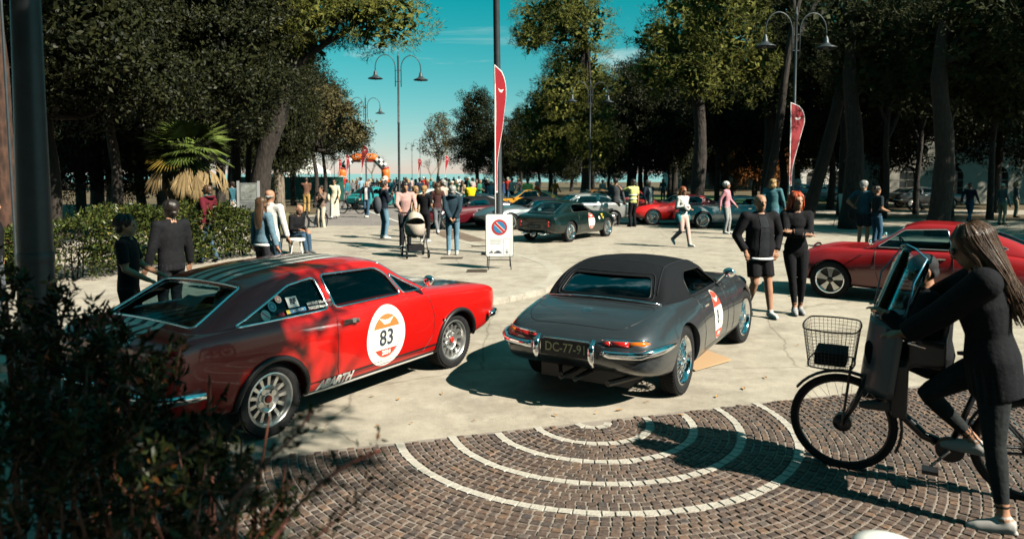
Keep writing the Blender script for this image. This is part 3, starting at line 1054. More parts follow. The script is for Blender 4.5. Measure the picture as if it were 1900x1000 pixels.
SPEC['swb'] = dict(wb=2.40, R=0.320, track=1.40, tw=0.19, arch=0.350, archz=0.33, wheel='wire', seat=0.75, tub=(.10, 1.55, 0.58, 0.36), dash=0.78, trim_r=0.008,
    body=[(-.86, .40, .62, .58, .54, .74, .76), (-.8, .34, .72, .56, .62, .80, .82), (-.4, .26, .80, .54, .66, .87, .88), (0, .22, .84, .54, .68, .90, .90),
          (.5, .19, .83, .53, .71, .86, .88), (1.1, .19, .80, .52, .70, .83, .86), (1.7, .19, .80, .53, .68, .83, .89), (2.4, .22, .825, .54, .64, .84, .86),
          (2.8, .27, .79, .53, .58, .78, .77), (3.1, .34, .68, .52, .46, .68, .68), (3.26, .42, .48, .52, .34, .60, .60)],
    cabin=[(-.5, .60, .85, .55, .865, .89), (-.1, .64, .86, .54, 1.04, 1.08), (.3, .67, .86, .535, 1.16, 1.21), (.7, .68, .85, .53, 1.19, 1.255), (1.05, .68, .85, .53, 1.16, 1.225),
           (1.4, .67, .85, .59, .99, 1.03), (1.70, .65, .85, .62, .87, .90)],
    windows=[('side_window', 'side', [(.30, .90), (1.44, .89), (1.08, 1.125), (.45, 1.15), (.26, 1.05)], .3, 1.2),
             ('rear_window', 'top', [(-.42, -.44), (.20, -.40), (.20, .40), (-.42, .44)], .7, 1.7),
             ('windscreen', 'top', [(1.12, -.47), (1.64, -.57), (1.64, .57), (1.12, .47)], .7, 1.7)])
SPEC['911'] = dict(wb=2.27, R=0.312, track=1.37, tw=0.18, arch=0.342, archz=0.32, wheel='petal', seat=0.85, tub=(.10, 1.62, 0.60, 0.36), dash=0.80, trim_r=0.008,
    body=[(-.95, .42, .55, .55, .45, .66, .68), (-.85, .36, .68, .55, .58, .74, .77), (-.4, .27, .775, .54, .66, .83, .86), (0, .22, .80, .54, .68, .87, .90),
          (.6, .20, .80, .53, .71, .87, .90), (1.3, .20, .80, .53, .71, .86, .88), (1.8, .21, .80, .53, .68, .85, .85), (2.27, .24, .80, .53, .63, .85, .80),
          (2.62, .28, .77, .52, .57, .79, .72), (2.86, .34, .68, .52, .50, .70, .63), (2.99, .42, .56, .5, .44, .6, .56), (3.04, .46, .45, .5, .36, .54, .52)],
    cabin=[(-.75, .58, .78, .50, .80, .83), (-.3, .64, .86, .50, 1.04, 1.07), (.1, .68, .87, .52, 1.18, 1.22), (.5, .70, .87, .53, 1.26, 1.31), (.9, .70, .87, .53, 1.265, 1.32),
           (1.15, .70, .87, .54, 1.22, 1.275), (1.45, .69, .86, .60, 1.03, 1.07), (1.75, .67, .86, .64, .88, .905)],
    windows=[('side_window', 'side', [(.54, .91), (1.58, .905), (1.20, 1.19), (.60, 1.225)], .3, 1.2),
             ('quarter_window', 'side', [(-.20, .955), (.46, .915), (.52, 1.215), (.25, 1.17)], .3, 1.2),
             ('rear_window', 'top', [(-.55, -.42), (-.02, -.42), (-.02, .42), (-.55, .42)], .7, 1.7),
             ('windscreen', 'top', [(1.22, -.48), (1.70, -.58), (1.70, .58), (1.22, .48)], .7, 1.7)])

def striped_paint(name, red):
    """red paint with the white and black bands along the car and the black bonnet"""
    m, N, L, B = principled(name)
    t = N.new('ShaderNodeTexCoord'); s = N.new('ShaderNodeSeparateXYZ'); L.new(t.outputs['Object'], s.inputs[0])
    def math_(op, a, b):
        n = N.new('ShaderNodeMath'); n.operation = op
        for i, v in enumerate((a, b)):
            if isinstance(v, (int, float)):
                n.inputs[i].default_value = v
            else:
                L.new(v, n.inputs[i])
        return n.outputs[0]
    X, Y, Z = s.outputs
    ay = math_('ABSOLUTE', Y, 0)
    def band(v, a, b):
        return math_('MULTIPLY', math_('GREATER_THAN', v, a), math_('LESS_THAN', v, b))
    up = math_('GREATER_THAN', Z, 0.80)
    g = N.new('ShaderNodeNewGeometry'); vt = N.new('ShaderNodeVectorTransform'); vt.vector_type = 'NORMAL'; vt.convert_to = 'OBJECT'
    L.new(g.outputs['Normal'], vt.inputs[0]); sn = N.new('ShaderNodeSeparateXYZ'); L.new(vt.outputs[0], sn.inputs[0])
    up = math_('MULTIPLY', up, math_('GREATER_THAN', sn.outputs[2], 0.15))
    white = math_('MULTIPLY', up, math_('MAXIMUM', band(ay, 0.035, 0.135), band(ay, 0.185, 0.255)))
    blk = math_('MULTIPLY', up, band(ay, 0.0, 0.275))
    hood = math_('MULTIPLY', up, math_('MULTIPLY', band(X, 2.08, 3.12), band(ay, 0.0, 0.62)))
    blk = math_('MAXIMUM', blk, hood)
    a = N.new('ShaderNodeMix'); a.data_type = 'RGBA'; a.inputs[6].default_value = red + (1,); a.inputs[7].default_value = (0.012, 0.013, 0.015, 1)
    L.new(blk, a.inputs[0])
    b = N.new('ShaderNodeMix'); b.data_type = 'RGBA'; b.inputs[7].default_value = (0.70, 0.68, 0.62, 1)
    L.new(white, b.inputs[0]); L.new(a.outputs[2], b.inputs[6]); L.new(b.outputs[2], B.inputs['Base Color'])
    B.inputs['Roughness'].default_value = 0.3; B.inputs['Coat Weight'].default_value = 0.6; B.inputs['Coat Roughness'].default_value = 0.03
    return m

def place(rear_px, head, side=-1, track=1.40, wheelw=0.18):
    """origin of a car whose rear wheel on one side touches the ground at that point of the photograph"""
    p = gp(*rear_px)
    h = Vector((head[0], head[1], 0)).normalized()
    left = Vector((-h.y, h.x, 0))
    o = p - left * (side * (track / 2))
    return o, atan2(h.y, h.x)

# ------------------------------------------------------------------ red coupe with number 83
RED83 = striped_paint('red_striped_paint', (0.46, 0.006, 0.004))
o83, a83 = place((492, 806), (0.535, 0.845), -1, 1.38)
f = Car('coupe_car', 'red coupe with white roof stripes, black bonnet and number 83 on its door', o83, a83, RED83, SPEC['fiat'])
C = f.root
for s in (-1, 1):
    f.seam('door_seam', [(.665, .90), (.67, .42), (.70, .31), (1.86, .31), (1.99, .45), (2.01, .62), (1.95, .80), (1.90, .90)], lambda u, v: f.side(u, v, s))
    # dark sill band with the pale strip below, black lips round the wheel arches
    V = [(x, z) for z in (.255, .345) for x in np.linspace(.36, 2.07, 18)]
    F = [(i, i + 1, 18 + i + 1, 18 + i) for i in range(17)]
    f.decal('sill_band', V, F, lambda u, v: f.side(u, v, s), .0035, BLACK)
    P = [f.side(x, .235, s)[0] for x in np.linspace(.36, 2.06, 14)]
    MB().tube([p + Vector((0, s * .006, 0)) for p in P], .013, 6).build('sill_strip', flat((.62, .60, .55), .35, .4), C, smooth=True)
    for xw in (0, 2.42):
        P = []
        for a in np.linspace(radians(-14), radians(194), 26):
            h = f.side(xw + .340 * cos(a), .30 + .340 * sin(a), s)
            if h:
                P.append(h[0] + Vector((0, s * .008, 0)))
        MB().tube(P, .024, 8).build('arch_trim', BLACK, C, smooth=True)
    hx = f.side(.80, .80, s)
    MB().box((.80, hx[0].y + s * .012, .80), (.15, .022, .045)).box((.87, hx[0].y + s * .03, .80), (.04, .03, .04)).build('door_handle', CHROME, C)
    mz = f.side(1.83, .93, s)
    b = MB().tube([(1.83, s * .79, .92), (1.84, s * .86, 1.0)], .012, 8)
    b.ball((1.85, s * .89, 1.03), .075, 10, 0, (.5, .9, .75))
    b.build('wing_mirror', CHROME, C, smooth=True)
    # bumpers and lamps
    MB().tube([(3.28, s * .15, .47), (3.30, s * .55, .47), (3.22, s * .76, .48), (3.02, s * .84, .49)], [.035, .045, .045, .03], 10).build('front_bumper', CHROME, C, smooth=True)
    MB().tube([(-.90, s * .12, .50), (-.92, s * .50, .50), (-.86, s * .72, .50), (-.62, s * .845, .51)], [.035, .045, .045, .03], 10).build('rear_bumper', CHROME, C, smooth=True)
    MB().box((-.86, s * .50, .70), (.05, .30, .12)).build('tail_light', RED_LENS, C)
    for k, y in enumerate((.42, .60)):
        MB().lathe([(.075, -.03), (.085, 0), (.06, .03), (.001, .045)], 20, 0, Matrix.Translation((3.24, s * y, .60)) @ Matrix.Rotation(pi / 2, 4, 'Y')).build('headlight', CLEAR if k else CHROME, C, smooth=True)
    tx = f.side(2.18, .565, s)
    MB().box((2.18, tx[0].y + s * .004, .565), (.10, .008, .02), 0, Matrix.Rotation(.35, 3, 'Y')).build('wing_badge', CHROME, C)
how_r = lambda u, v: f.side(u, v, -1)
roundel(f, -1, 1.28, .580, .262, .290, '83')
roundel(f, 1, 1.28, .580, .262, .290, '83')
V, F = tri_text('ABARTH', .105, bold=.006, shear=.25)
f.decal('side_lettering', [(u + .66, v + .298) for u, v in V], F, how_r, .006, WHITE)
V, F = tri_text('ABARTH', .105, bold=.006, shear=.25)
f.decal('side_lettering', [(.66 - u, v + .298) for u, v in V], F, lambda u, v: f.side(u, v, 1), .006, WHITE)
# window stickers and crew names
def gl(u, v):
    return f.side(u, v, -1)
def sticker(name, V, F, off, m, par=None):
    return f.decal(name, V, F, gl, off, m, par)
for k, (x, z, r, c) in enumerate(((.0, .970, .042, (.66, .66, .62)), (.085, 1.026, .038, (.45, .62, .66)), (.165, 1.072, .030, (.66, .58, .52)))):
    so = sticker('window_sticker', *disc_grid(r, r, 2, 20, x, z), .004, flat(c, .5))
    if k == 0:
        V = [(x - .028, z + .022), (x - .022, z + .028), (x + .028, z - .022), (x + .022, z - .028)]
        sticker('sticker_mark', V, [(3, 2, 1, 0)], .006, M_STKRED, so)
    else:
        sticker('sticker_mark', *disc_grid(r * .7, r * .7, 1, 14, x, z, r0=.65), .006, flat((.10, .25, .32) if k == 1 else (.6, .12, .06), .5), so)
so = sticker('window_sticker', [(.235, .992), (.345, .992), (.345, 1.075), (.235, 1.075)], [(0, 1, 2, 3)], .004, flat((.62, .64, .60), .5))
V, F = tri_text('RF', .055, bold=.004, shear=.2)
sticker('sticker_text', [(u + .29, v + 1.036) for u, v in V], F, .006, M_INK, so)
so = sticker('window_sticker', [(.20, .95), (.235, .95), (.235, .98), (.20, .98)], [(0, 1, 2, 3)], .004, flat((.75, .52, .06), .5))
so = sticker('window_sticker', [(.235, .95), (.40, .95), (.40, .98), (.235, .98)], [(0, 1, 2, 3)], .004, flat((.06, .22, .42), .5))
V, F = tri_text('MICHELIN', .024, bold=.001)
sticker('sticker_text', [(u + .318, v + .965) for u, v in V], F, .006, WHITE, so)
sticker('window_sticker', [(.12, .945), (.175, .945), (.175, .972), (.12, .972)], [(0, 1, 2, 3)], .004, flat((.50, .03, .05), .5))
for tx, z in (('MAUDUIT S\u00e9bastien (A+)', .995), ('TORIZZO Stephane (O+)', .960)):
    V, F = tri_text(tx, .031, bold=.0006, align='LEFT')
    sticker('crew_name', [(u * .85 + .425, v + z) for u, v in V], F, .005, WHITE)
V, F = tri_text('www.automingrfie.lu', .055, bold=.0004, shear=.25)
f.decal('rear_lettering', [(u, v) for u, v in V], F, lambda u, v: f.top(-.12 + v, -u), .004, WHITE)
f.decal('parking_card', [(-.33, -.26), (-.33, -.02), (-.22, -.02), (-.22, -.26)], [(3, 2, 1, 0)], lambda u, v: f.top(u, v), -.03, WHITE)
# folded helmet and bag seen through the rear window
MB().ball((.22, .05, .98), .12, 10).build('parcel_helmet', WHITE, C, smooth=True)
MB().tube([(1.95, -.55, .935), (1.72, .1, 1.09)], .008, 6).build('wiper', BLACK, C)

# ------------------------------------------------------------------ grey roadster with number 81
GREY = car_paint('gunmetal_paint', (0.055, 0.063, 0.070), 0.30, 0.55)
def softtop_mat():
    m, N, L, B = principled('black_canvas')
    B.inputs['Base Color'].default_value = (0.0085, 0.010, 0.012, 1); B.inputs['Roughness'].default_value = 0.85; B.inputs['Specular IOR Level'].default_value = 0.12
    t = N.new('ShaderNodeTexCoord'); n = N.new('ShaderNodeTexNoise'); n.inputs['Scale'].default_value = 5; n.inputs['Detail'].default_value = 5
    w = N.new('ShaderNodeTexNoise'); w.inputs['Scale'].default_value = 260
    L.new(t.outputs['Object'], n.inputs[0]); L.new(t.outputs['Object'], w.inputs[0])
    b = N.new('ShaderNodeBump'); b.inputs['Strength'].default_value = .5; b.inputs['Distance'].default_value = .03
    b2 = N.new('ShaderNodeBump'); b2.inputs['Strength'].default_value = .35; b2.inputs['Distance'].default_value = .003
    L.new(n.outputs[0], b.inputs['Height']); L.new(b.outputs[0], b2.inputs['Normal']); L.new(w.outputs[0], b2.inputs['Height']); L.new(b2.outputs[0], B.inputs['Normal'])
    return m
CANVAS = softtop_mat()
sp = dict(SPEC['etype']); sp['roof_mat'] = CANVAS; sp['trim_mat'] = BLACK; sp['glass'] = PLASTIC; sp['steer'] = -0.06
o81, a81 = place((1255, 728), (0.515, 0.857), -1, 1.40)
e = Car('roadster_car', 'dark grey roadster with black soft top and number 81 on its door', o81, a81, GREY, sp)
C = e.root
for s in (-1, 1):
    e.seam('door_seam', [(.56, .85), (.55, .60), (.57, .36), (.62, .30), (1.52, .30), (1.55, .84)], lambda u, v: e.side(u, v, s))
    e.seam('bonnet_seam', [(1.70, .86), (1.70, .66), (1.78, .60), (1.80, .30)], lambda u, v: e.side(u, v, s))
    e.seam('sill_seam', [(.42, .27), (2.02, .27)], lambda u, v: e.side(u, v, s), .003)
    h = e.side(.70, .74, s)
    MB().box((.71, h[0].y + s * .014, .742), (.13, .018, .022)).build('door_handle', CHROME, C)
    MB().tube([(1.50, s * .66, .86), (1.50, s * .76, .97)], .010, 8).build('mirror_stalk', CHROME, C)
    MB().ball((1.52, s * .80, .985), .07, 10, 0, (.55, 1.0, .8)).build('wing_mirror', CHROME, C, smooth=True)
    # rear quarter bumper that wraps round the corner, with its upright
    P = []
    for t in np.linspace(0, 1, 14):
        a = radians(8 + 92 * t)
        y = .24 + .60 * sin(a) ** 0.9
        x = -.965 + .62 * (1 - cos(radians(82 * t)))
        h = e.rear(min(y, .70), .55) if t < .4 else e.side(x, .55, s)
        p = Vector((h[0].x - .035, s * y, .545)) if (t < .4 and h) else Vector((x, (h[0].y if h else s * y) + s * .030, .545 + .03 * t))
        P.append(p)
    MB().tube(P, [.030] * 10 + [.028, .024, .018, .010], 10, flat=1.2).build('rear_bumper', CHROME, C, smooth=True)
    b = MB().tube([(-1.00, s * .27, .43), (-1.035, s * .27, .50), (-1.03, s * .27, .58), (-.965, s * .27, .645)], [.022, .030, .032, .020], 10)
    b.build('overrider', CHROME, C, smooth=True)
    # tail lamp cluster above the bumper
    P = [(-.90, .33), (-.885, .40), (-.84, .56), (-.77, .66), (-.72, .70)]
    L0 = [Vector((x - .028, s * y, .625)) for x, y in P]
    MB().tube(L0[1:3], [.028, .031], 10).build('tail_light', RED_LENS, C, smooth=True)
    MB().tube(L0[2:], [.031, .028, .010], 10).build('turn_signal', AMBER_LENS, C, smooth=True)
    MB().tube(L0[:2], [.010, .028], 10).build('reverse_light', RED_LENS, C, smooth=True)
    MB().tube([p + Vector((-.004, 0, .029)) for p in L0], [.008, .012, .013, .012, .007], 8).build('lamp_trim', CHROME, C, smooth=True)
    MB().tube([p + Vector((-.006, 0, -.030)) for p in L0], [.010, .014, .015, .014, .008], 8).build('lamp_trim', CHROME, C, smooth=True)
    MB().tube([(-.94, s * .07, .27), (-.6, s * .07, .27)], .022, 12).build('exhaust_tip', DARKMETAL, C, smooth=True)
    MB().lathe([(.10, -.05), (.11, 0), (.07, .05), (.001, .07)], 20, 0, Matrix.Translation((3.02, s * .55, .66)) @ Matrix.Rotation(radians(65), 4, 'Y')).build('headlight', CLEAR, C, smooth=True)
# boot lid, number plate panel, badge
e.seam('boot_seam', round_poly([(-.80, -.44), (-.80, .44), (-.62, .56), (-.25, .60), (-.25, -.60), (-.62, -.56)], .12, 5), lambda u, v: e.cast((u, v, 3), (0, 0, -1), e.bvh_body), .0035, None, True)
pl = MB().box((-.957, 0, .545), (.05, .50, .14)).build('number_plate', flat((.010, .010, .011), .3), C)
MB().tube([(-.975, -.255, .50), (-.975, -.255, .585), (-.965, -.22, .628), (-.965, .22, .628), (-.975, .255, .585), (-.975, .255, .50)], .009, 8).build('plate_frame', CHROME, pl, smooth=True)
Mx = Matrix.Translation((-.9835, 0, .548)) @ Matrix(((0, 0, -1, 0), (-1, 0, 0, 0), (0, 1, 0, 0), (0, 0, 0, 1)))
text_mb('DC-77-91', .115, Mx, bold=.001, sx=.88).build('plate_number', flat((.85, .66, .36), .4), pl)
for i, (tx, u) in enumerate((('E-TYPE', -.50), ('JAGUAR', -.54), ('4.2', -.58))):
    V, F = tri_text(tx, .030, bold=.001)
    e.decal('boot_badge', V, F, lambda a, b: e.top(u + b, -a), .004, CHROME)
roundel(e, -1, 1.12, .575, .165, .255, '81', teeth=False)
roundel(e, 1, 1.12, .575, .165, .255, '81', teeth=False)
b = MB().box((-.35, 0, .22), (.5, .9, .12)).tube([(-.85, -.35, .25), (-.4, -.5, .24), (.2, -.5, .22)], .03, 8).tube([(-.95, .06, .30), (-.5, .3, .28)], .02, 6)
b.build('underbody', BLACK, C)
MB().tube([(-.17, -.60, .865), (-.19, -.3, .885), (-.195, 0, .893), (-.19, .3, .885), (-.17, .60, .865)], .010, 6).build('hood_piping', CHROME, C, smooth=True)
SEAMC = flat((.018, .021, .024), .9, spec=.1)
for y in (-.46, .46):
    e.seam('hood_seam', [(-.10, y * 1.15), (.30, y), (1.18, y)], lambda u, v: e.top(u, v), .007, SEAMC)
for x in (.32, .78, 1.17):
    e.seam('hood_seam', [(x, -.49), (x, .49)], lambda u, v: e.top(u, v), .006, SEAMC)
e.seam('window_binding', round_poly([(-.52, .878), (.52, .878), (.45, 1.112), (-.45, 1.112)], .07, 4), lambda u, v: e.rear(u, v), .008, SEAMC, True)
MB().tube([(1.66, -.30, .905), (1.40, -.1, 1.04)], .006, 6).build('wiper', BLACK, C)
MB().box((1.32, 0, 1.045), (.03, .16, .05)).build('rear_view_mirror', CHROME, C)

# ------------------------------------------------------------------ dark green coupe with number 77
GREEN = car_paint('dark_green_paint', (0.003, 0.011, 0.0095), 0.25)
og, ag = place((1055, 449), (0.58, 0.815), -1, 1.40)
g = Car('coupe_car', 'dark green fastback coupe with number 77 and yellow shield on its wing', og, ag, GREEN, SPEC['swb'])
def dress_swb(c):
    C = c.root
    for s in (-1, 1):
        c.seam('door_seam', [(.50, .87), (.47, .60), (.52, .32), (1.48, .31), (1.50, .84)], lambda u, v: c.side(u, v, s), .005)
        for z in (.53, .63):
            h = c.rear(s * .50, z)
            MB().ball((h[0].x if h else -.86, s * .50, z), .045, 8, 0, (.7, 1, 1)).build('tail_light', RED_LENS, C, smooth=True)
        MB().lathe([(.085, -.05), (.095, 0), (.06, .05), (.001, .06)], 18, 0, Matrix.Translation((3.02, s * .50, .64)) @ Matrix.Rotation(radians(70), 4, 'Y')).build('headlight', CLEAR, C, smooth=True)
        h = c.side(.62, .76, s)
        MB().box((.63, h[0].y + s * .012, .76), (.12, .018, .022)).build('door_handle', CHROME, C)
        MB().tube([(-.98, s * .30, .28), (-.5, s * .30, .28)], .024, 10).tube([(-.98, s * .38, .28), (-.5, s * .38, .28)], .024, 10).build('exhaust_tip', CHROME, C, smooth=True)
    c.seam('boot_seam', round_poly([(-.78, -.44), (-.78, .44), (-.46, .50), (-.46, -.50)], .08, 4), lambda u, v: c.top(u, v), .004, None, True)
dress_swb(g)
def badge_shield(c):
    V = [(2.05 + x, .70 + z) for x, z in ((-.06, .08), (.06, .08), (.05, -.03), (0, -.09), (-.05, -.03))]
    for s in (-1, 1):
        c.decal('wing_shield', V if s < 0 else V[::-1], [(0, 1, 2, 3, 4)][:1], lambda u, v: c.side(u, v, s), .004, flat((.75, .52, .03), .4))
        c.decal('wing_spot', *disc_grid(.05, .05, 1, 14, 1.80, .66), lambda u, v: c.side(u, v, s), .004, M_STK)
badge_shield(g)
roundel(g, -1, 1.28, .585, .20, .25, '77', teeth=False)
pl = MB().box((-.89, 0, .50), (.03, .42, .11)).build('number_plate', flat((.012, .012, .013), .3), g.root)
text_mb('AN 62 WS', .08, Matrix.Translation((-.907, 0, .50)) @ Matrix(((0, 0, -1, 0), (-1, 0, 0, 0), (0, 1, 0, 0), (0, 0, 0, 1)))).build('plate_number', WHITE, pl)

# ------------------------------------------------------------------ red rear-engined coupe with number 78
RED78 = car_paint('deep_red_paint', (0.36, 0.012, 0.014), 0.28)
fw = gp(1540, 552)
hd = Vector((-0.82, 0.57, 0)).normalized()
lf = Vector((-hd.y, hd.x, 0))
o78 = fw - hd * 2.27 - lf * (1.37 / 2)
p9 = Car('coupe_car', 'red rear-engined coupe with number 78 behind the woman on the bicycle', o78, atan2(hd.y, hd.x), RED78, SPEC['911'])
def dress_911(c):
    C = c.root
    for s in (-1, 1):
        c.seam('door_seam', [(.52, .90), (.50, .60), (.55, .31), (1.52, .31), (1.60, .60), (1.60, .87)], lambda u, v: c.side(u, v, s), .005)
        MB().tube([(3.02, s * .1, .44), (3.03, s * .40, .44), (2.93, s * .66, .45), (2.76, s * .755, .46)], [.05, .055, .055, .03], 10).build('front_bumper', c.paint, C, smooth=True)
        MB().lathe([(.09, -.06), (.105, 0), (.08, .04), (.001, .06)], 20, 0, Matrix.Translation((2.76, s * .57, .735)) @ Matrix.Rotation(radians(52), 4, 'Y')).build('headlight', CLEAR, C, smooth=True)
        MB().ball((-.80, s * .60, .60), .06, 8, 0, (.6, 1.6, .8)).build('tail_light', RED_LENS, C, smooth=True)
        MB().tube([(1.62, s * .74, .92), (1.63, s * .83, .97)], .010, 6).ball((1.65, s * .87, .99), .06, 8, 0, (.5, 1, .9)).build('wing_mirror', CHROME, C, smooth=True)
        h = c.side(.66, .77, s)
        MB().box((.67, h[0].y + s * .012, .77), (.12, .018, .024)).build('door_handle', CHROME, C)
dress_911(p9)
for s in (-1, 1):
    roundel(p9, s, 1.16, .60, .19, .24, '78', teeth=False)

# ------------------------------------------------------------------ the other classic cars, copies in their own colours
def repaint(root, paint, old):
    for ch in root.children_recursive:
        if ch.type == 'MESH':
            for sl in ch.material_slots:
                if sl.material is old:
                    sl.link = 'OBJECT'; sl.material = paint
def car_copy(src, label, loc, head, paint, skip=('number_sticker', 'wing_shield', 'wing_spot', 'number_plate')):
    c = src.root.copy(); COL.objects.link(c)
    c['label'] = label; c['group'] = 'classic cars parked behind the plaza'
    c.location = loc; c.rotation_euler = (0, 0, atan2(head[1], head[0]))
    for ch in src.root.children:
        if ch.name.split('.')[0] not in skip:
            copy_tree(ch, c)
    repaint(c, paint, src.paint)
    return c
SILVER = car_paint('silver_blue_paint', (0.24, 0.27, 0.28), 0.30, 0.5)
REDA = car_paint('bright_red_paint', (0.50, 0.012, 0.010), 0.28)
def fw_loc(px, head, wb=2.40, track=1.40, side=1):
    """place by the contact point of the front wheel nearest the camera"""
    p = gp(*px); h = Vector((head[0], head[1], 0)).normalized(); l = Vector((-h.y, h.x, 0))
    return p - h * wb - l * (side * track / 2)
car_copy(g, 'silver blue fastback coupe parked side-on behind the lady in pink', fw_loc((1303, 424), (-1, 0.03)), (-1, 0.03), SILVER)
car_copy(g, 'bright red coupe with pale side window beside the silver blue coupe', Vector((8.0, 29.8, 0)), (-1, -0.12), REDA)
car_copy(p9, 'bright red round-nosed coupe behind the man in the navy jacket', fw_loc((1213, 402), (0.35, -1.0), 2.27, 1.37, 1), (0.35, -1.0), car_paint('signal_red_paint', (0.58, 0.020, 0.012), .28), ('number_sticker',))
WHITEP = car_paint('pale_silver_paint', (0.30, 0.30, 0.285), 0.3, 0.3)
car_copy(f, 'pale silver coupe with dark roof behind the dark green coupe', Vector((3.9, 29.5, 0)), (-0.96, -0.28), WHITEP,
         ('number_sticker', 'side_lettering', 'window_sticker', 'crew_name', 'rear_lettering', 'parking_card', 'parcel_helmet', 'sill_band', 'arch_trim'))
car_copy(e, 'mid grey roadster with soft top facing the lamp post and the sign', fw_loc((882, 428), (-0.84, -0.54), 2.44, 1.40, -1) + Vector((0.5, 1.2, 0)), (-0.84, -0.54), car_paint('mid_grey_paint', (0.13, 0.15, 0.155), .3, .5))
car_copy(e, 'maroon roadster behind the grey roadster by the lamp post', Vector((-0.9, 28.6, 0)), (-0.80, -0.60), car_paint('maroon_paint', (0.085, 0.004, 0.009), .28), ('number_sticker', 'number_plate'))
car_copy(g, 'black coupe standing behind the man in the yellow jacket', Vector((-0.9, 31.5, 0)), (-0.95, -0.3), car_paint('black_paint', (0.012, 0.014, 0.018), .25))
car_copy(p9, 'orange yellow coupe near the man in the orange suit', Vector((1.7, 36.5, 0)), (-0.97, -0.2), car_paint('amber_yellow_paint', (0.70, 0.28, 0.01), .28), ('number_sticker',))
car_copy(g, 'bronze coupe behind the man in the orange suit', Vector((4.0, 39.5, 0)), (0.97, 0.2), car_paint('bronze_paint', (0.22, 0.10, 0.025), .3, .3))
car_copy(f, 'white coupe in the crowd behind the man in the yellow jacket', Vector((-4.8, 39.0, 0)), (0.95, 0.3), car_paint('ivory_paint', (0.66, 0.63, 0.54), .3),
         ('number_sticker', 'side_lettering', 'window_sticker', 'crew_name', 'rear_lettering', 'parking_card', 'parcel_helmet', 'sill_band', 'arch_trim'))
car_copy(p9, 'turquoise and red coupe at the edge of the crowd on the road', Vector((-8.6, 41.5, 0)), (0.45, 0.9), car_paint('turquoise_paint', (0.02, 0.24, 0.24), .28), ('number_sticker',))
# ================================================================== people
def ik(a, t, l1, l2, pole):
    a, t = Vector(a), Vector(t)
    d = t - a
    L = min(d.length, (l1 + l2) * 0.999)
    u = d.normalized()
    t = a + u * L
    x = (l1 * l1 - l2 * l2 + L * L) / (2 * L)
    h = sqrt(max(0, l1 * l1 - x * x))
    p = Vector(pole); p = p - u * p.dot(u)
    p = p.normalized() if p.length > 1e-5 else u.orthogonal().normalized()
    return a + u * x + p * h, t

class Fig:
    def __init__(self):
        self.mb = MB(); self.tag = []
    def part(self, tagno, fn):
        n0 = len(self.mb.v); fn(self.mb); self.tag += [tagno] * (len(self.mb.v) - n0)
    def limb(self, tagno, pts, rad, n=12, flat=1.0):
        P, R = [], []
        pts = [Vector(p) for p in pts]
        for i in range(len(pts) - 1):
            m = max(1, int((pts[i + 1] - pts[i]).length / 0.025))
            for j in range(m):
                t = j / m
                P.append(pts[i].lerp(pts[i + 1], t)); R.append(rad[i] + (rad[i + 1] - rad[i]) * t)
        P.append(pts[-1]); R.append(rad[-1])
        self.part(tagno, lambda b: b.tube(P, R, n, flat=flat))
    def rings(self, tagno, rs, M=None, n=20):
        """rs: (x, z, depth, width) rings stacked upwards"""
        out = []
        for i in range(len(rs) - 1):
            m = max(1, int(abs(rs[i + 1][1] - rs[i][1]) / 0.025))
            for j in range(m):
                out.append(tuple(rs[i][k] + (rs[i + 1][k] - rs[i][k]) * j / m for k in range(4)))
        out.append(rs[-1])
        def fn(b):
            vs, fs = [], []
            for x, z, rx, ry in out:
                for k in range(n):
                    a = 2 * pi * k / n
                    p = Vector((x + rx * cos(a), ry * sin(a), z))
                    vs.append(M @ p if M is not None else p)
            N = len(out)
            for i in range(N - 1):
                for k in range(n):
                    k2 = (k + 1) % n
                    fs.append((i * n + k, i * n + k2, (i + 1) * n + k2, (i + 1) * n + k))
            fs.append(tuple(range(n - 1, -1, -1))); fs.append(tuple((N - 1) * n + k for k in range(n)))
            b.add(vs, fs)
        self.part(tagno, fn)

def remesh(mb, voxel, smooth_it=4, fac=0.5):
    me = mb.mesh('tmp', [])
    o = bpy.data.objects.new('tmp', me); COL.objects.link(o)
    r = o.modifiers.new('r', 'REMESH'); r.mode = 'VOXEL'; r.voxel_size = voxel; r.adaptivity = 0
    s = o.modifiers.new('s', 'SMOOTH'); s.iterations = smooth_it; s.factor = fac
    dg = bpy.context.evaluated_depsgraph_get(); dg.update()
    out = bpy.data.meshes.new_from_object(o.evaluated_get(dg), depsgraph=dg)
    bpy.data.objects.remove(o); bpy.data.meshes.remove(me)
    return out

HEADZ = 1.605
def head_matrix(yaw=0, pitch=0, roll=0, pivot=(0.0, 0.0, 1.50), lean=None):
    P = Vector(pivot)
    M = Matrix.Translation(P) @ Matrix.Rotation(yaw, 4, 'Z') @ Matrix.Rotation(pitch, 4, 'Y') @ Matrix.Rotation(roll, 4, 'X') @ Matrix.Translation(-P)
    return lean @ M if lean is not None else M

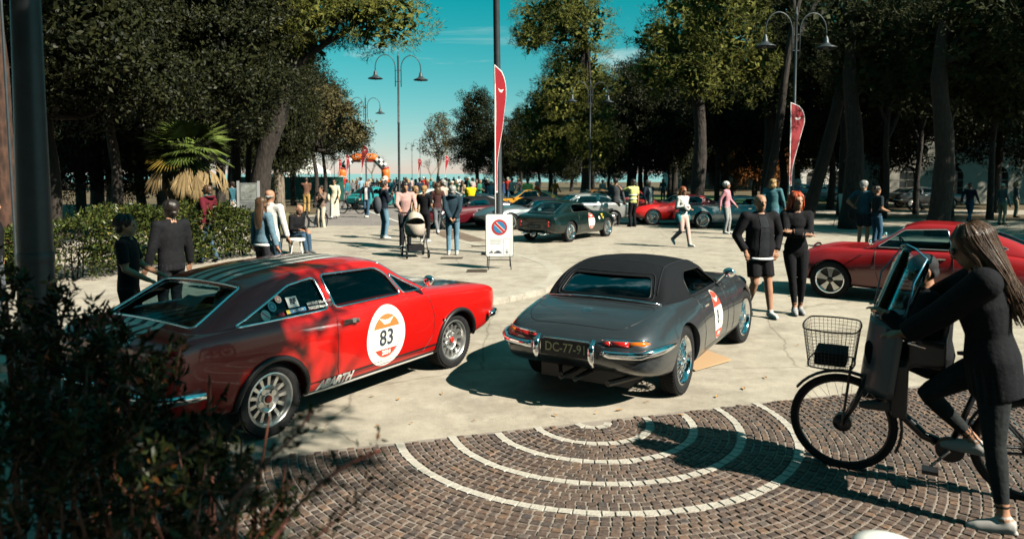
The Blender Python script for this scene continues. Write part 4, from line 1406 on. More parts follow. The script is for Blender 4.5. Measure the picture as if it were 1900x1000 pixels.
def figure(wl=None, wr=None, al=(0, .10, .09), ar=(0, -.10, .09), hip=(0, 0, 0), lean=0.0, twist=0.0, head=(0, 0, 0), sleeve='long', bottom='trousers', build=1.0,
           jacket=0.0, female=False, voxel=0.013, elbow_l=(-1, .4, -.2), elbow_r=(-1, -.4, -.2), flare=0.0, hem=0.88, hands=(None, None), toes=(0.0, 0.0), knee=(1, 0, 0), fingers=1.0, skirt=None, knee_r=None):
    """one continuous body, facing +x, 1.72 m tall, soles on z = 0.
    tags: 0 skin, 1 top, 2 bottom, 3 shoes, 4 jacket front or shirt tail"""
    f = Fig()
    b = build
    H = Vector(hip)
    Lm = Matrix.Translation(H + Vector((0, 0, .95))) @ Matrix.Rotation(twist, 4, 'Z') @ Matrix.Rotation(lean, 4, 'Y') @ Matrix.Translation((0, 0, -.95))
    shw = (.165 if female else .190) * (0.5 + 0.5 * b)
    # torso
    k = 1 + jacket * .14
    if female:
        rs = [(0, hem, .105 * k, .150 * k), (0, .96, .108 * k, .158 * k), (.002, 1.09, .088 * k, .122 * k), (.012, 1.26, .108 * k, .142 * k), (.004, 1.36, .095 * k, .158), (-.005, 1.43, .070, .130), (-.008, 1.475, .055, .070)]
    else:
        rs = [(0, hem, .112 * k, .155 * k), (0.005 * b, .96, .112 * k * b, .158 * k * b), (.010 * b, 1.08, .105 * k * b, .148 * k * b), (.010, 1.26, .118 * k * b, .168 * k), (.0, 1.37, .100 * k, .180), (-.005, 1.435, .072, .148), (-.008, 1.48, .056, .075)]
    f.rings(1, rs, Lm)
    f.rings(2, [(0, .80, .085, .135), (0, .87, .108, .158), (0, .96, .100, .150)], Matrix.Translation(H))
    # neck and head
    HM = head_matrix(head[0], head[1], head[2], lean=Lm)
    f.limb(0, [Lm @ Vector((-.012, 0, 1.43)), HM @ Vector((.004, 0, 1.56))], [.056, .050])
    z = HEADZ
    f.rings(0, [(.050, z - .118, .022, .022), (.040, z - .105, .045, .040), (.026, z - .075, .070, .056), (.014, z - .04, .084, .067), (.004, z, .094, .074), (-.002, z + .04, .099, .078), (-.006, z + .075, .090, .072), (-.008, z + .10, .062, .052), (-.008, z + .113, .02, .02)], HM, 18)
    f.limb(0, [HM @ Vector((.094, 0, z + .02)), HM @ Vector((.116, 0, z - .028)), HM @ Vector((.094, 0, z - .04))], [.010, .017, .012], 8)
    f.limb(0, [HM @ Vector((.088, -.022, z - .068)), HM @ Vector((.096, 0, z - .068)), HM @ Vector((.088, .022, z - .068))], [.008, .011, .008], 8)
    f.limb(0, [HM @ Vector((.090, -.045, z + .022)), HM @ Vector((.101, 0, z + .026)), HM @ Vector((.090, .045, z + .022))], [.010, .011, .010], 8)
    for s in (-1, 1):
        f.limb(0, [HM @ Vector((-.005, s * .074, z - .035)), HM @ Vector((-.012, s * .084, z + .0)), HM @ Vector((-.010, s * .080, z + .028))], [.010, .016, .013], 8)
    info = {'head': HM, 'lean': Lm}
    # arms
    for s, w, el, hn in ((1, wl, elbow_l, hands[0]), (-1, wr, elbow_r, hands[1])):
        S = Lm @ Vector((-.005, s * shw, 1.405))
        if w is None:
            w = H + Vector((.05, s * (.27 + .04 * jacket), .86))
        E, W = ik(S, w, .285, .255, el)
        sr = (.062 + .012 * jacket) * (0.6 + 0.4 * b), (.050 + .012 * jacket), (.040 + .012 * jacket)
        f.limb(1, [Lm @ Vector((-.005, s * shw * .45, 1.37)), Lm @ Vector((-.005, s * shw * .8, 1.395)), S], [.085, .080, sr[0]])
        f.part(1, lambda b_: b_.ball(S, sr[0] * 1.03, 12))
        f.part(1 if sleeve == 'long' else 0, lambda b_: b_.ball(E, sr[1] * 1.02 if sleeve == 'long' else .040, 10))
        if sleeve == 'long':
            f.limb(1, [S, S.lerp(E, .5), E, E.lerp(W, .4), W.lerp(E, .05)], [sr[0], sr[0] * .93, sr[1], sr[1] * .92, sr[2]])
        else:
            f.limb(1, [S, S.lerp(E, .5), S.lerp(E, .78)], [sr[0], sr[0] * 1.0, sr[0] * .98])
            f.limb(0, [S.lerp(E, .7), E, E.lerp(W, .35), W], [.046, .040, .041, .028])
        fw = (W - E).normalized()
        # hand: palm, four fingers, thumb from the side of the palm
        d = Vector(hn).normalized() if hn is not None else (fw * .8 + Vector((.35, 0, -.1))).normalized()
        side = d.cross(Vector((0, 0, 1)) if abs(d.z) < .8 else Vector((1, 0, 0))).normalized()
        nrm = side.cross(d).normalized()
        f.limb(0, [W - fw * .03, W + d * .02], [.029, .030], 10)
        f.limb(0, [W + d * .015, W + d * .05, W + d * .088], [.031, .042, .038], 12, .55)
        for q, (off, ln) in enumerate(((-.030, .062), (-.010, .074), (.011, .068), (.030, .052))):
            a = W + d * .085 + side * off
            m = a + d * ln * .55 - nrm * .008 * fingers
            e = a + d * ln * (1 - .25 * fingers) - nrm * .030 * fingers
            f.limb(0, [a - d * .015, m, e], [.0098, .0092, .0080], 8)
        th = W + d * .03 + side * (-.036)
        f.limb(0, [th, th + d * .035 - side * .018 - nrm * .010, th + d * .062 - side * .016 - nrm * .022], [.0125, .0110, .0088], 8)
        info['wrist_l' if s > 0 else 'wrist_r'] = W
    # legs
    for s, t, to, kp in ((1, al, toes[0], knee), (-1, ar, toes[1], knee_r or knee)):
        hp = H + Vector((0, s * .088, .90))
        K, A = ik(hp, t, .415, .405, kp)
        if bottom == 'trousers':
            f.limb(2, [hp, hp.lerp(K, .5), K, K.lerp(A, .45), A + Vector((0, 0, .0))], [.096 * b, .086, .068, .062 + flare * .02, .054 + flare * .05])
            f.limb(0, [K.lerp(A, .7), A], [.04, .036])
        elif bottom == 'leggings':
            f.limb(2, [hp, hp.lerp(K, .4), K, K.lerp(A, .3), A.lerp(K, .14)], [.095, .088, .058, .056, .036])
            f.limb(0, [A.lerp(K, .2), A], [.034, .034])
        else:
            f.limb(2, [hp, hp.lerp(K, .5), hp.lerp(K, .82)], [.102, .100, .098])
            f.limb(0, [hp.lerp(K, .6), K, K.lerp(A, .3), A], [.074, .056, .058, .036])
        M = Matrix.Translation(A) @ Matrix.Rotation(to, 4, 'Y')
        f.limb(3, [M @ Vector((-.055, 0, -.045)), M @ Vector((-.02, 0, -.038)), M @ Vector((.06, s * .006, -.048)), M @ Vector((.135, s * .012, -.058)), M @ Vector((.185, s * .012, -.064))], [.038, .045, .044, .038, .024], 12)
        f.limb(3, [M @ Vector((-.065, 0, -.078)), M @ Vector((.05, s * .006, -.078)), M @ Vector((.18, s * .012, -.078))], [.028, .036, .026], 10, .36)
        f.limb(3, [M @ Vector((0, 0, -.02)), M @ Vector((0, 0, .012))], [.042, .044])
    if skirt:
        f.rings(2, [(0, skirt, .20, .22), (0, .7, .16, .19), (0, .92, .11, .155)], Matrix.Translation(H))
    me = remesh(f.mb, voxel, max(4, int(5 * (.013 / voxel) ** 2)))
    kd = KDTree(len(f.mb.v))
    for i, v in enumerate(f.mb.v):
        kd.insert(v, i)
    kd.balance()
    cen = np.empty(len(me.polygons) * 3); me.polygons.foreach_get('center', cen); cen = cen.reshape(-1, 3)
    idx = []
    for c in cen:
        idx.append(f.tag[kd.find(c)[1]])
    me.materials.clear()
    for i in range(5):
        me.materials.append(None)
    me.polygons.foreach_set('material_index', idx)
    me.polygons.foreach_set('use_smooth', [True] * len(idx))
    me.update()
    me['info'] = 0
    return me, info

def hair_mesh(style, HM, voxel=0.012):
    b = MB()
    z = HEADZ
    def ell(c, r):
        n = 14
        prof = [(max(1e-4, sin(pi * i / n)), -cos(pi * i / n)) for i in range(n + 1)]
        b.lathe(prof, 20, 0, HM @ Matrix.Translation(c) @ Matrix.Diagonal((r[0], r[1], r[2], 1)))
    def st(pts, rad, flat=1.0):
        b.tube([HM @ Vector(p) for p in pts], rad, 10, flat=flat)
    if style == 'beanie':
        ell((-.006, 0, z + .045), (.108, .090, .092)); st([(-.02, -.06, z - .02), (-.06, 0, z - .02), (-.02, .06, z - .02)], [.04, .05, .04])
    elif style == 'cap':
        ell((-.006, 0, z + .052), (.106, .088, .078)); st([(.08, 0, z + .055), (.15, 0, z + .045)], [.065, .055], .18)
    elif style == 'fringe':
        for s in (-1, 1):
            st([(.0, s * .070, z + .0), (-.05, s * .066, z + .0), (-.09, 0, z - .01)], [.014, .022, .026])
    else:
        ell((-.020, 0, z + .032), (.110, .090, .106))
        for k in range(9):                                  # uneven locks over the cap
            a_ = -2.2 + 4.4 * k / 8
            st([(-.02 + .05 * cos(a_), .05 * sin(a_), z + .118), (-.02 + .102 * cos(a_), .084 * sin(a_), z + .075), (-.02 + .100 * cos(a_), .090 * sin(a_), z + (.050 if abs(a_) < .9 else .0))], [.018, .017, .008])
        if style == 'short':
            st([(-.075, 0, z - .03), (-.066, 0, z - .085)], [.060, .040])
        if style in ('long', 'verylong', 'bob', 'wavy'):
            dn = {'long': -.28, 'verylong': -.44, 'bob': -.15, 'wavy': -.24}[style]
            def sheet_(rs):
                N_, n = len(rs), 18
                vs, fs = [], []
                for x, zz, rx, ry in rs:
                    for k in range(n):
                        a_ = 2 * pi * k / n
                        vs.append(HM @ Vector((x + rx * cos(a_) * (1 + .10 * sin(3 * a_ + zz * 9)), ry * sin(a_), z + zz)))
                for i in range(N_ - 1):
                    for k in range(n):
                        k2 = (k + 1) % n
                        fs.append((i * n + k, i * n + k2, (i + 1) * n + k2, (i + 1) * n + k))
                fs.append(tuple(range(n - 1, -1, -1))); fs.append(tuple((N_ - 1) * n + k for k in range(n)))
                b.add(vs, fs)
            wv = .03 if style == 'wavy' else .0
            sheet_([(-.085, dn, .018, .055), (-.090, dn * .8, .036, .090 + wv), (-.088, dn * .55, .046, .104 + wv), (-.075, dn * .3, .056, .103), (-.045, .0, .066, .092), (-.02, .06, .07, .08)])
            for s in (-1, 1):
                st([(.050, s * .055, z + .075), (.034, s * .086, z + .01), (.012, s * .094, z - .07), (.004, s * .094, z + dn * .62), (-.01, s * .088, z + dn * .85)], [.012, .013, .015, .012, .004])
        if style == 'bun':
            ell((-.10, 0, z + .09), (.05, .05, .045)); st([(-.075, 0, z - .02), (-.06, 0, z - .06)], [.045, .03])
        if style == 'tail':
            st([(-.095, 0, z + .05), (-.14, 0, z - .03), (-.13, 0, z - .17)], [.03, .035, .012])
        if style == 'curly':
            for k in range(26):
                a, e = random.uniform(0, 6.28), random.uniform(.1, 1.4)
                ell((-.018 + .10 * cos(a) * cos(e) - .015, .085 * sin(a) * cos(e), z + .03 + .10 * sin(e)), (.030, .030, .030))
    me = remesh(b, voxel, 2, .4)
    if voxel <= .0115 and style in ('long', 'verylong', 'bob', 'wavy', 'short'):
        q = MB()                                            # loose strands lying on the hair
        q.v = [tuple(v.co) for v in me.vertices]; q.f = [tuple(p.vertices) for p in me.polygons]; q.m = [0] * len(q.f)
        rr = random.Random(5)
        dn = {'long': -.28, 'verylong': -.46, 'bob': -.17, 'wavy': -.26, 'short': -.06}[style]
        for _ in range(420 if style != 'short' else 150):
            a = rr.uniform(.60, 2 * pi - .60)
            x, y = cos(a), sin(a)
            w = rr.uniform(.97, 1.07)
            P_ = [(-.02 + .05 * x * w, .045 * y * w, z + .134 * w), (-.02 + .108 * x * w, .090 * y * w, z + .075), (-.024 + .108 * x * w, .098 * y * w, z + rr.uniform(-.02, .03))]
            if style != 'short':
                e = dn * rr.uniform(.75, 1.08)
                P_ += [(-.075 + .062 * x * w, .108 * y * w, z + e * .5), (-.085 + .05 * x * w + rr.gauss(0, .012), .10 * y * w + rr.gauss(0, .014), z + e)]
            q.tube([HM @ Vector(p) for p in smooth_path([Vector(p) for p in P_], 3)], rr.uniform(.0012, .0034), 4)
        me = q.mesh('hair', [])
    me.polygons.foreach_set('use_smooth', [True] * len(me.polygons))
    return me

def hair_mat(name, c):
    m, N, L, B = principled(name)
    t = N.new('ShaderNodeTexCoord'); mp_ = N.new('ShaderNodeMapping'); mp_.inputs['Scale'].default_value = (60, 60, 6)
    n = N.new('ShaderNodeTexNoise'); n.inputs['Scale'].default_value = 1.6; n.inputs['Detail'].default_value = 4
    L.new(t.outputs['Object'], mp_.inputs[0]); L.new(mp_.outputs[0], n.inputs[0])
    r = N.new('ShaderNodeValToRGB')
    r.color_ramp.elements[0].position = .3; r.color_ramp.elements[0].color = tuple(x * .45 for x in c) + (1,)
    r.color_ramp.elements[1].position = .7; r.color_ramp.elements[1].color = tuple(min(1, x * 1.5) for x in c) + (1,)
    L.new(n.outputs[0], r.inputs[0]); L.new(r.outputs[0], B.inputs['Base Color'])
    B.inputs['Roughness'].default_value = .42
    b = N.new('ShaderNodeBump'); b.inputs['Strength'].default_value = .6; b.inputs['Distance'].default_value = .006
    L.new(n.outputs[0], b.inputs['Height']); L.new(b.outputs[0], B.inputs['Normal'])
    return m
HAIRS = {'dark': hair_mat('dark_hair', (.018, .012, .009)), 'brown': hair_mat('brown_hair', (.07, .035, .016)), 'grey': hair_mat('grey_hair', (.30, .29, .27)),
         'white': hair_mat('white_hair', (.60, .58, .55)), 'red': hair_mat('red_hair', (.40, .06, .012)), 'blond': hair_mat('blond_hair', (.32, .19, .07)), 'auburn': hair_mat('auburn_hair', (.22, .06, .02)),
         'black': flat((.010, .010, .012), .8), 'cream': flat((.62, .58, .50), .8)}
SKIN = mat('skin', (.40, .205, .125), .5, spec=.3, var=.15, scale=9, bump=.08, bscale=60)
SKIN2 = mat('tanned_skin', (.33, .165, .10), .5, var=.15, scale=9)
_FIG = {}
def fig(key, **kw):
    if key not in _FIG:
        _FIG[key] = figure(**kw)
    return _FIG[key]
_HM = {}
def person(label, loc, face, key, hgt, colours, hair=('short', 'dark'), group=None, skin=None, glasses=False, **kw):
    """colours: top, bottom, shoes"""
    me, info = fig(key, **kw)
    o = link('person', me, None, loc, (0, 0, face))
    s = hgt / 1.72
    o.scale = (s, s, s)
    ms = [skin or SKIN, colours[0], colours[1], colours[2], colours[0]]
    for i, m in enumerate(ms):
        o.material_slots[i].link = 'OBJECT'; o.material_slots[i].material = m if not isinstance(m, tuple) else cloth(m)
    if hair:
        hk = (key, hair[0])
        if hk not in _HM:
            _HM[hk] = hair_mesh(hair[0], info['head'], min(.012, kw.get('voxel', .013)))
            _HM[hk].materials.append(None)
        h = link('hair' if hair[0] not in ('beanie', 'cap') else 'hat', _HM[hk], o)
        h.material_slots[0].link = 'OBJECT'; h.material_slots[0].material = HAIRS[hair[1]]
    HM = info['head']
    if glasses:
        g = MB()
        for q in (-1, 1):
            g.ball(HM @ Vector((.104, q * .033, HEADZ + .008)), .027, 8, 0, (.45, 1.0, .85))
            g.tube([HM @ Vector((.098, q * .055, HEADZ + .012)), HM @ Vector((.0, q * .083, HEADZ + .012))], .004, 5)
        g.build('sunglasses', flat((.01, .01, .012), .12), o, smooth=True)
    else:
        g = MB()
        for q in (-1, 1):
            g.ball(HM @ Vector((.091, q * .032, HEADZ + .006)), .0115, 8, 0, (.6, 1.2, .8))
        g.build('eyes', flat((.02, .014, .012), .25), o, smooth=True)
    tag(o, label, 'person', group)
    return o, info

# ------------------------------------------------------------------ poses
BASE = dict(voxel=.015)
POSES = {
 'stand': dict(),
 'stand_f': dict(female=True),
 'stand_j': dict(jacket=1.0, hem=.82),
 'walk': dict(al=(.30, .07, .10), ar=(-.30, -.07, .17), toes=(-.2, .5), wl=(-.16, .27, .90), wr=(.24, -.25, .95)),
 'walk_f': dict(female=True, al=(-.28, .06, .17), ar=(.27, -.06, .10), toes=(.5, -.2), wl=(.22, .22, .95), wr=(-.14, -.24, .90)),
 'walk_j': dict(jacket=1.0, hem=.82, al=(.24, .08, .10), ar=(-.22, -.08, .13), toes=(-.1, .35), wl=(-.10, .29, .90), wr=(.16, -.29, .92)),
 'phone': dict(wl=(.30, .06, 1.30), wr=(.28, -.08, 1.26), head=(0, .15, 0), hands=((.2, -.2, 1), (.2, .2, 1))),
 'phone_f': dict(female=True, wl=(.22, .10, 1.42), wr=(.24, -.04, 1.20), head=(0, .2, 0), hands=((.1, -.1, 1), (.3, .3, .6))),
 'cross': dict(female=True, wl=(.17, -.10, 1.18), wr=(.19, .08, 1.13), elbow_l=(.2, 1, -.8), elbow_r=(.2, -1, -.8), hands=((0, -1, .1), (0, 1, .1))),
 'behind': dict(wl=(-.17, .06, .92), wr=(-.17, -.06, .92), elbow_l=(-.3, 1, 0), elbow_r=(-.3, -1, 0), hands=((-.1, -.6, -.7), (-.1, .6, -.7)), jacket=.7),
 'pockets': dict(wl=(.05, .23, .93), wr=(.05, -.23, .93), elbow_l=(-.7, 1, 0), elbow_r=(-.7, -1, 0), hands=((.2, -.3, -1), (.2, .3, -1)), jacket=.6),
 'hips': dict(sleeve='short', wl=(.02, .21, 1.02), wr=(.05, -.25, .88), elbow_l=(-.5, 1, 0), hands=((.4, -.8, -.3), None), bottom='shorts'),
 'point': dict(sleeve='short', wl=(.42, .30, 1.46), wr=(.05, -.27, .86), elbow_l=(0, .5, -1)),
 'bag_f': dict(female=True, wl=(.10, .20, 1.08), wr=(.18, -.10, 1.16), hands=((1, -.3, 0), (.6, .8, .1))),
 'tee': dict(sleeve='short', wl=(.04, .26, .86), wr=(.20, -.16, 1.06)),
 'push': dict(wl=(.40, .20, 1.05), wr=(.40, -.20, 1.05), lean=.10, head=(0, .22, 0), jacket=.4),
 'sit': dict(hip=(0, 0, -.48), al=(.44, .10, .09), ar=(.52, -.10, .09), wl=(.34, .12, .58), wr=(.36, -.12, .60), lean=.30, head=(0, .15, 0), jacket=.3),
}
def P(label, loc, face, pose, hgt, cols, hair=('short', 'dark'), group=None, skin=None, glasses=False, **extra):
    kw = dict(BASE); kw.update(POSES[pose]); kw.update(extra)
    key = pose + str(sorted(extra.items()))
    return person(label, loc, face, key, hgt, cols, hair, group, skin, glasses, **kw)

D = radians
BLK, NAVY, JEAN, LJEAN = (.012, .012, .014), (.018, .028, .048), (.045, .10, .16), (.13, .24, .32)
WHT, BEIGE, GRY, CREAM = (.70, .68, .63), (.50, .40, .28), (.16, .17, .18), (.66, .58, .42)
def G(px, py, z=0.0):
    return gp(px, py, z)
def H_of(px, feet, top, z=0.0):
    """height of a figure whose soles and crown show at these rows"""
    p = gp(px, feet, z)
    return at(px, top, p.y).z - z
def PP(label, px, feet, top, face, pose, cols, hair=('short', 'dark'), z=0.0, **k):
    return P(label, G(px, feet, z), D(face), pose, H_of(px, feet, top, z), cols, hair, **k)
# facing: 0 = to the right, 90 = away from the camera, -90 = towards the camera, 180 = to the left
WSH = flat((.66, .64, .60), .6)
# the pair beside the grey roadster
PP('bald man in black open jacket and black shorts beside the grey roadster', 1406, 586, 361, -82, 'pockets', [BLK, BLK, WSH], ('fringe', 'black'), bottom='shorts', build=1.18, voxel=.010, jacket=1.2, hem=.80, al=(.16, .10, .09), ar=(-.14, -.09, .14), toes=(0, .3), glasses=False)
PP('woman with bright red hair and crossed arms in black top and leggings', 1474, 581, 358, -100, 'cross', [BLK, BLK, flat((.30, .30, .30), .6)], ('bob', 'red'), bottom='leggings', voxel=.010, jacket=.35, al=(.02, .07, .09), ar=(.10, -.02, .09), head=(.25, 0, .05))
PP('grey haired man in teal polo shirt and dark shorts with hand on hip', 1600, 460, 336, 40, 'hips', [(.035, .085, .11), (.02, .03, .04), flat((.2, .2, .2), .6)], ('short', 'grey'), build=1.08)
PP('boy in dark shirt beside the grey haired man', 1624, 462, 346, 10, 'tee', [(.022, .03, .036), JEAN, WSH], ('short', 'dark'))
PP('lady in pink hooded top and grey trousers with white hair', 1347, 434, 338, -35, 'walk_f', [(.60, .26, .30), (.33, .33, .32), WSH], ('curly', 'white'), al=(.05, .07, .09), ar=(-.03, -.07, .09), toes=(0, 0), jacket=.5)
PP('woman in white top and pale pink trousers walking across the plaza', 1266, 459, 347, -58, 'bag_f', [WHT, (.62, .42, .36), WSH], ('wavy', 'auburn'), al=(.22, .06, .10), ar=(-.30, -.06, .24), toes=(-.1, .8), glasses=True)
PP('man in navy jacket and blue jeans walking past the red cars', 1203, 414, 335, -60, 'walk_j', [(.035, .05, .068), LJEAN, (.02, .02, .02)], ('short', 'grey'))
PP('man in black and grey sweater seen from behind by the red cars', 1142, 418, 331, 70, 'stand_j', [(.07, .075, .08), BLK, BLK], ('short', 'dark'))
o_, i_ = PP('bearded man in black tee shirt and yellow safety vest pointing left', 1174, 421, 333, 120, 'point', [(.62, .62, .22), BLK, BLK], ('short', 'dark'))
PP('person in teal jacket and jeans behind the bald man', 1432, 446, 333, 60, 'walk_j', [(.07, .17, .19), LJEAN, WSH], ('bob', 'blond'))
PP('person in mauve top standing under the trees behind the red haired woman', 1478, 420, 333, 150, 'stand_j', [(.16, .12, .18), (.05, .05, .06), BLK], ('short', 'grey'))
# around the pushchair
FATHER, _ = PP('man in red and white checked jacket pushing the pushchair', 752, 462, 338, -72, 'push', [(.50, .30, .27), (.02, .022, .026), (.5, .5, .48)], ('short', 'dark'), z=PAVZ)
PP('man in dark hooded jacket with grey backpack and jeans taking a photo', 712, 443, 337, 40, 'phone', [(.016, .022, .034), LJEAN, WSH], ('short', 'dark'), z=PAVZ, jacket=.8)
PP('man in dark puffer vest with his hands clasped behind his back', 840, 473, 345, 95, 'behind', [(.022, .042, .058), LJEAN, WSH], ('short', 'grey'), z=PAVZ, jacket=1.1, hem=.84)
PP('man in black tee shirt and black trousers facing the cars', 788, 450, 345, 75, 'tee', [BLK, BLK, WSH], ('short', 'blond'), z=PAVZ)
PP('woman with wavy blond hair and beige coat behind the pushchair', 772, 441, 346, -40, 'stand_f', [(.42, .30, .18), BEIGE, WSH], ('wavy', 'blond'), z=PAVZ, jacket=.8)
PP('woman in brown jacket and grey trousers with dark bag among the crowd', 812, 437, 340, 110, 'walk_f', [(.07, .03, .028), GRY, WSH], ('long', 'brown'), z=0, jacket=.6)
PP('man in pale shirt at the edge of the crowd by the puffer vest man', 822, 425, 334, 150, 'stand', [(.44, .36, .30), GRY, WSH], ('short', 'grey'))
PP('man in navy jacket, white tee shirt and jeans walking on the road', 681, 404, 337, -95, 'walk_j', [(.014, .020, .030), JEAN, WSH], None, al=(.16, .08, .09), ar=(-.10, -.08, .12))
PP('woman in cream dress with sunglasses walking on the road', 621, 406, 333, -85, 'walk_f', [CREAM, (.60, .54, .42), WSH], ('bun', 'dark'), glasses=True, skirt=.12, flare=.6)
PP('woman in brown jacket holding a phone beside a parked bicycle', 597, 427, 345, -110, 'phone_f', [(.20, .13, .10), (.60, .50, .38), WSH], ('bun', 'dark'), jacket=.7, flare=.5)
PP('man in brown sweater and ochre trousers near the white tent', 569, 396, 330, 100, 'phone', [(.15, .075, .05), (.46, .28, .09), BLK], ('short', 'dark'))
# by the hedge on the left
PP('young man in maroon hooded sweater and jeans by the hedge', 388, 487, 345, 165, 'walk_j', [(.105, .012, .020), (.055, .10, .15), (.04, .06, .08)], ('short', 'brown'), z=PAVZ, glasses=True, jacket=.6, hem=.86, al=(.12, .08, .09), ar=(-.14, -.08, .12))
P('woman with long dark hair in denim jacket behind the red coupe', Vector((at(488, 470, 11.6).x, 11.6, PAVZ)), D(60), 'stand_f', 1.60, [(.12, .20, .25), (.03, .03, .035), WSH], ('verylong', 'brown'), jacket=.7, hem=.93, voxel=.012)
P('bald man in white shirt standing beside the woman in denim', Vector((at(503, 470, 12.6).x, 12.6, PAVZ)), D(75), 'stand_j', 1.71, [(.60, .58, .54), (.05, .09, .13), BLK], ('fringe', 'grey'))
P('seated man in black sweater and jeans on a low white stool', G(545, 470, PAVZ), D(-28), 'sit', 1.74, [BLK, (.045, .085, .13), (.12, .12, .12)], ('fringe', 'grey'))
P('seated person with dark hair and olive top behind the man in black', G(528, 464, PAVZ), D(140), 'sit', 1.72, [(.12, .11, .06), BLK, BLK], ('short', 'dark'))
P('person in dark tee shirt in profile behind the foreground shrub', Vector((at(240, 600, 7.4).x, 7.4, PAVZ)), D(12), 'tee', 1.56, [BLK, BLK, BLK], ('short', 'dark'), voxel=.011, wl=(.30, .16, 1.02), wr=(.26, -.18, 1.0))
P('dark clothed person beside the tail of the red coupe', Vector((at(322, 600, 8.9).x, 8.9, PAVZ)), D(150), 'stand_j', 1.66, [BLK, (.02, .02, .024), BLK], ('short', 'dark'))
P('person in grey jeans at the left edge behind the dark post', Vector((at(-8, 600, 9.5).x, 9.5, PAVZ)), D(30), 'stand_j', 1.68, [BLK, (.10, .11, .12), BLK], ('short', 'dark'))
P('person in teal shirt and white trousers walking in the park', Vector((at(432, 400, 30).x, 30, 0)), D(170), 'walk', 1.75, [(.03, .10, .13), (.55, .53, .50), BLK], ('short', 'dark'))
# behind the cars
PP('man in bright yellow jacket leaning over a car', 874, 414, 337, 130, 'phone', [(.74, .52, .01), (.03, .03, .035), BLK], ('short', 'grey'), jacket=.9)
PP('marshal in yellow safety vest seen from behind near the orange man', 979, 397, 331, 100, 'stand', [(.62, .64, .20), BLK, BLK], ('short', 'dark'))
PP('man in orange red suit leaning near the amber coupe', 996, 399, 337, -160, 'walk', [(.62, .10, .03), (.62, .09, .03), BLK], ('short', 'grey'))
# reflective bands and backpack that belong to these figures
# ================================================================== trees and shrubs
def quad_mesh(name, V, mats, nper=4, smooth=False):
    """V: (n, nper, 3) separate faces"""
    n = V.shape[0]
    me = bpy.data.meshes.new(name)
    me.vertices.add(n * nper); me.loops.add(n * nper); me.polygons.add(n)
    me.vertices.foreach_set('co', V.reshape(-1).astype(np.float32))
    me.loops.foreach_set('vertex_index', np.arange(n * nper, dtype=np.int32))
    me.polygons.foreach_set('loop_start', np.arange(0, n * nper, nper, dtype=np.int32))
    try:
        me.polygons.foreach_set('loop_total', np.full(n, nper, dtype=np.int32))
    except Exception:
        pass
    for m in mats:
        me.materials.append(m)
    me.update(calc_edges=True)
    me.validate()
    return me

def unit(a):
    return a / (np.linalg.norm(a, axis=-1, keepdims=True) + 1e-9)

def leaves(C, A, ln, wd, fold=0.25):
    """leaf-shaped quads at C along A"""
    n = len(C)
    R = unit(RNG.normal(size=(n, 3)))
    S = unit(np.cross(A, R)); Nn = np.cross(S, A)
    ln = np.asarray(ln).reshape(-1, 1); wd = np.asarray(wd).reshape(-1, 1)
    m = C + A * ln * .45 + Nn * ln * fold * .35
    return np.stack([C, m + S * wd * .5, C + A * ln - Nn * ln * fold * .2, m - S * wd * .5], axis=1)

def leaf_mat(name, a, b, rough=.45, dry=None, trans=.12):
    m, N, L, B = principled(name)
    g = N.new('ShaderNodeNewGeometry')
    r = N.new('ShaderNodeValToRGB')
    r.color_ramp.elements[0].position = 0; r.color_ramp.elements[0].color = tuple(a) + (1,)
    r.color_ramp.elements[1].position = .93 if dry else 1; r.color_ramp.elements[1].color = tuple(b) + (1,)
    if dry:
        e_ = r.color_ramp.elements.new(.97); e_.color = tuple(dry) + (1,)
    L.new(g.outputs['Random Per Island'], r.inputs[0]); L.new(r.outputs[0], B.inputs['Base Color'])
    B.inputs['Roughness'].default_value = rough
    B.inputs['Specular IOR Level'].default_value = 0.14
    return m
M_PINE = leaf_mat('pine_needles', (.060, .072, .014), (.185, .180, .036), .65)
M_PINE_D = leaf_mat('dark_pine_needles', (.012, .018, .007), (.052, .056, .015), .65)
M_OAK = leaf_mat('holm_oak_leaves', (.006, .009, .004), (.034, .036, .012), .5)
M_OAK_B = leaf_mat('brownish_leaves', (.05, .045, .016), (.13, .105, .045), .5)
M_RUST = leaf_mat('autumn_leaves', (.16, .055, .015), (.30, .12, .03), .6)
M_HEDGE = leaf_mat('hedge_leaves', (.016, .026, .008), (.075, .095, .022), .35, dry=(.22, .18, .04))
M_SHRUB = leaf_mat('shrub_leaves', (.008, .013, .005), (.035, .045, .013), .4, dry=(.20, .07, .025))
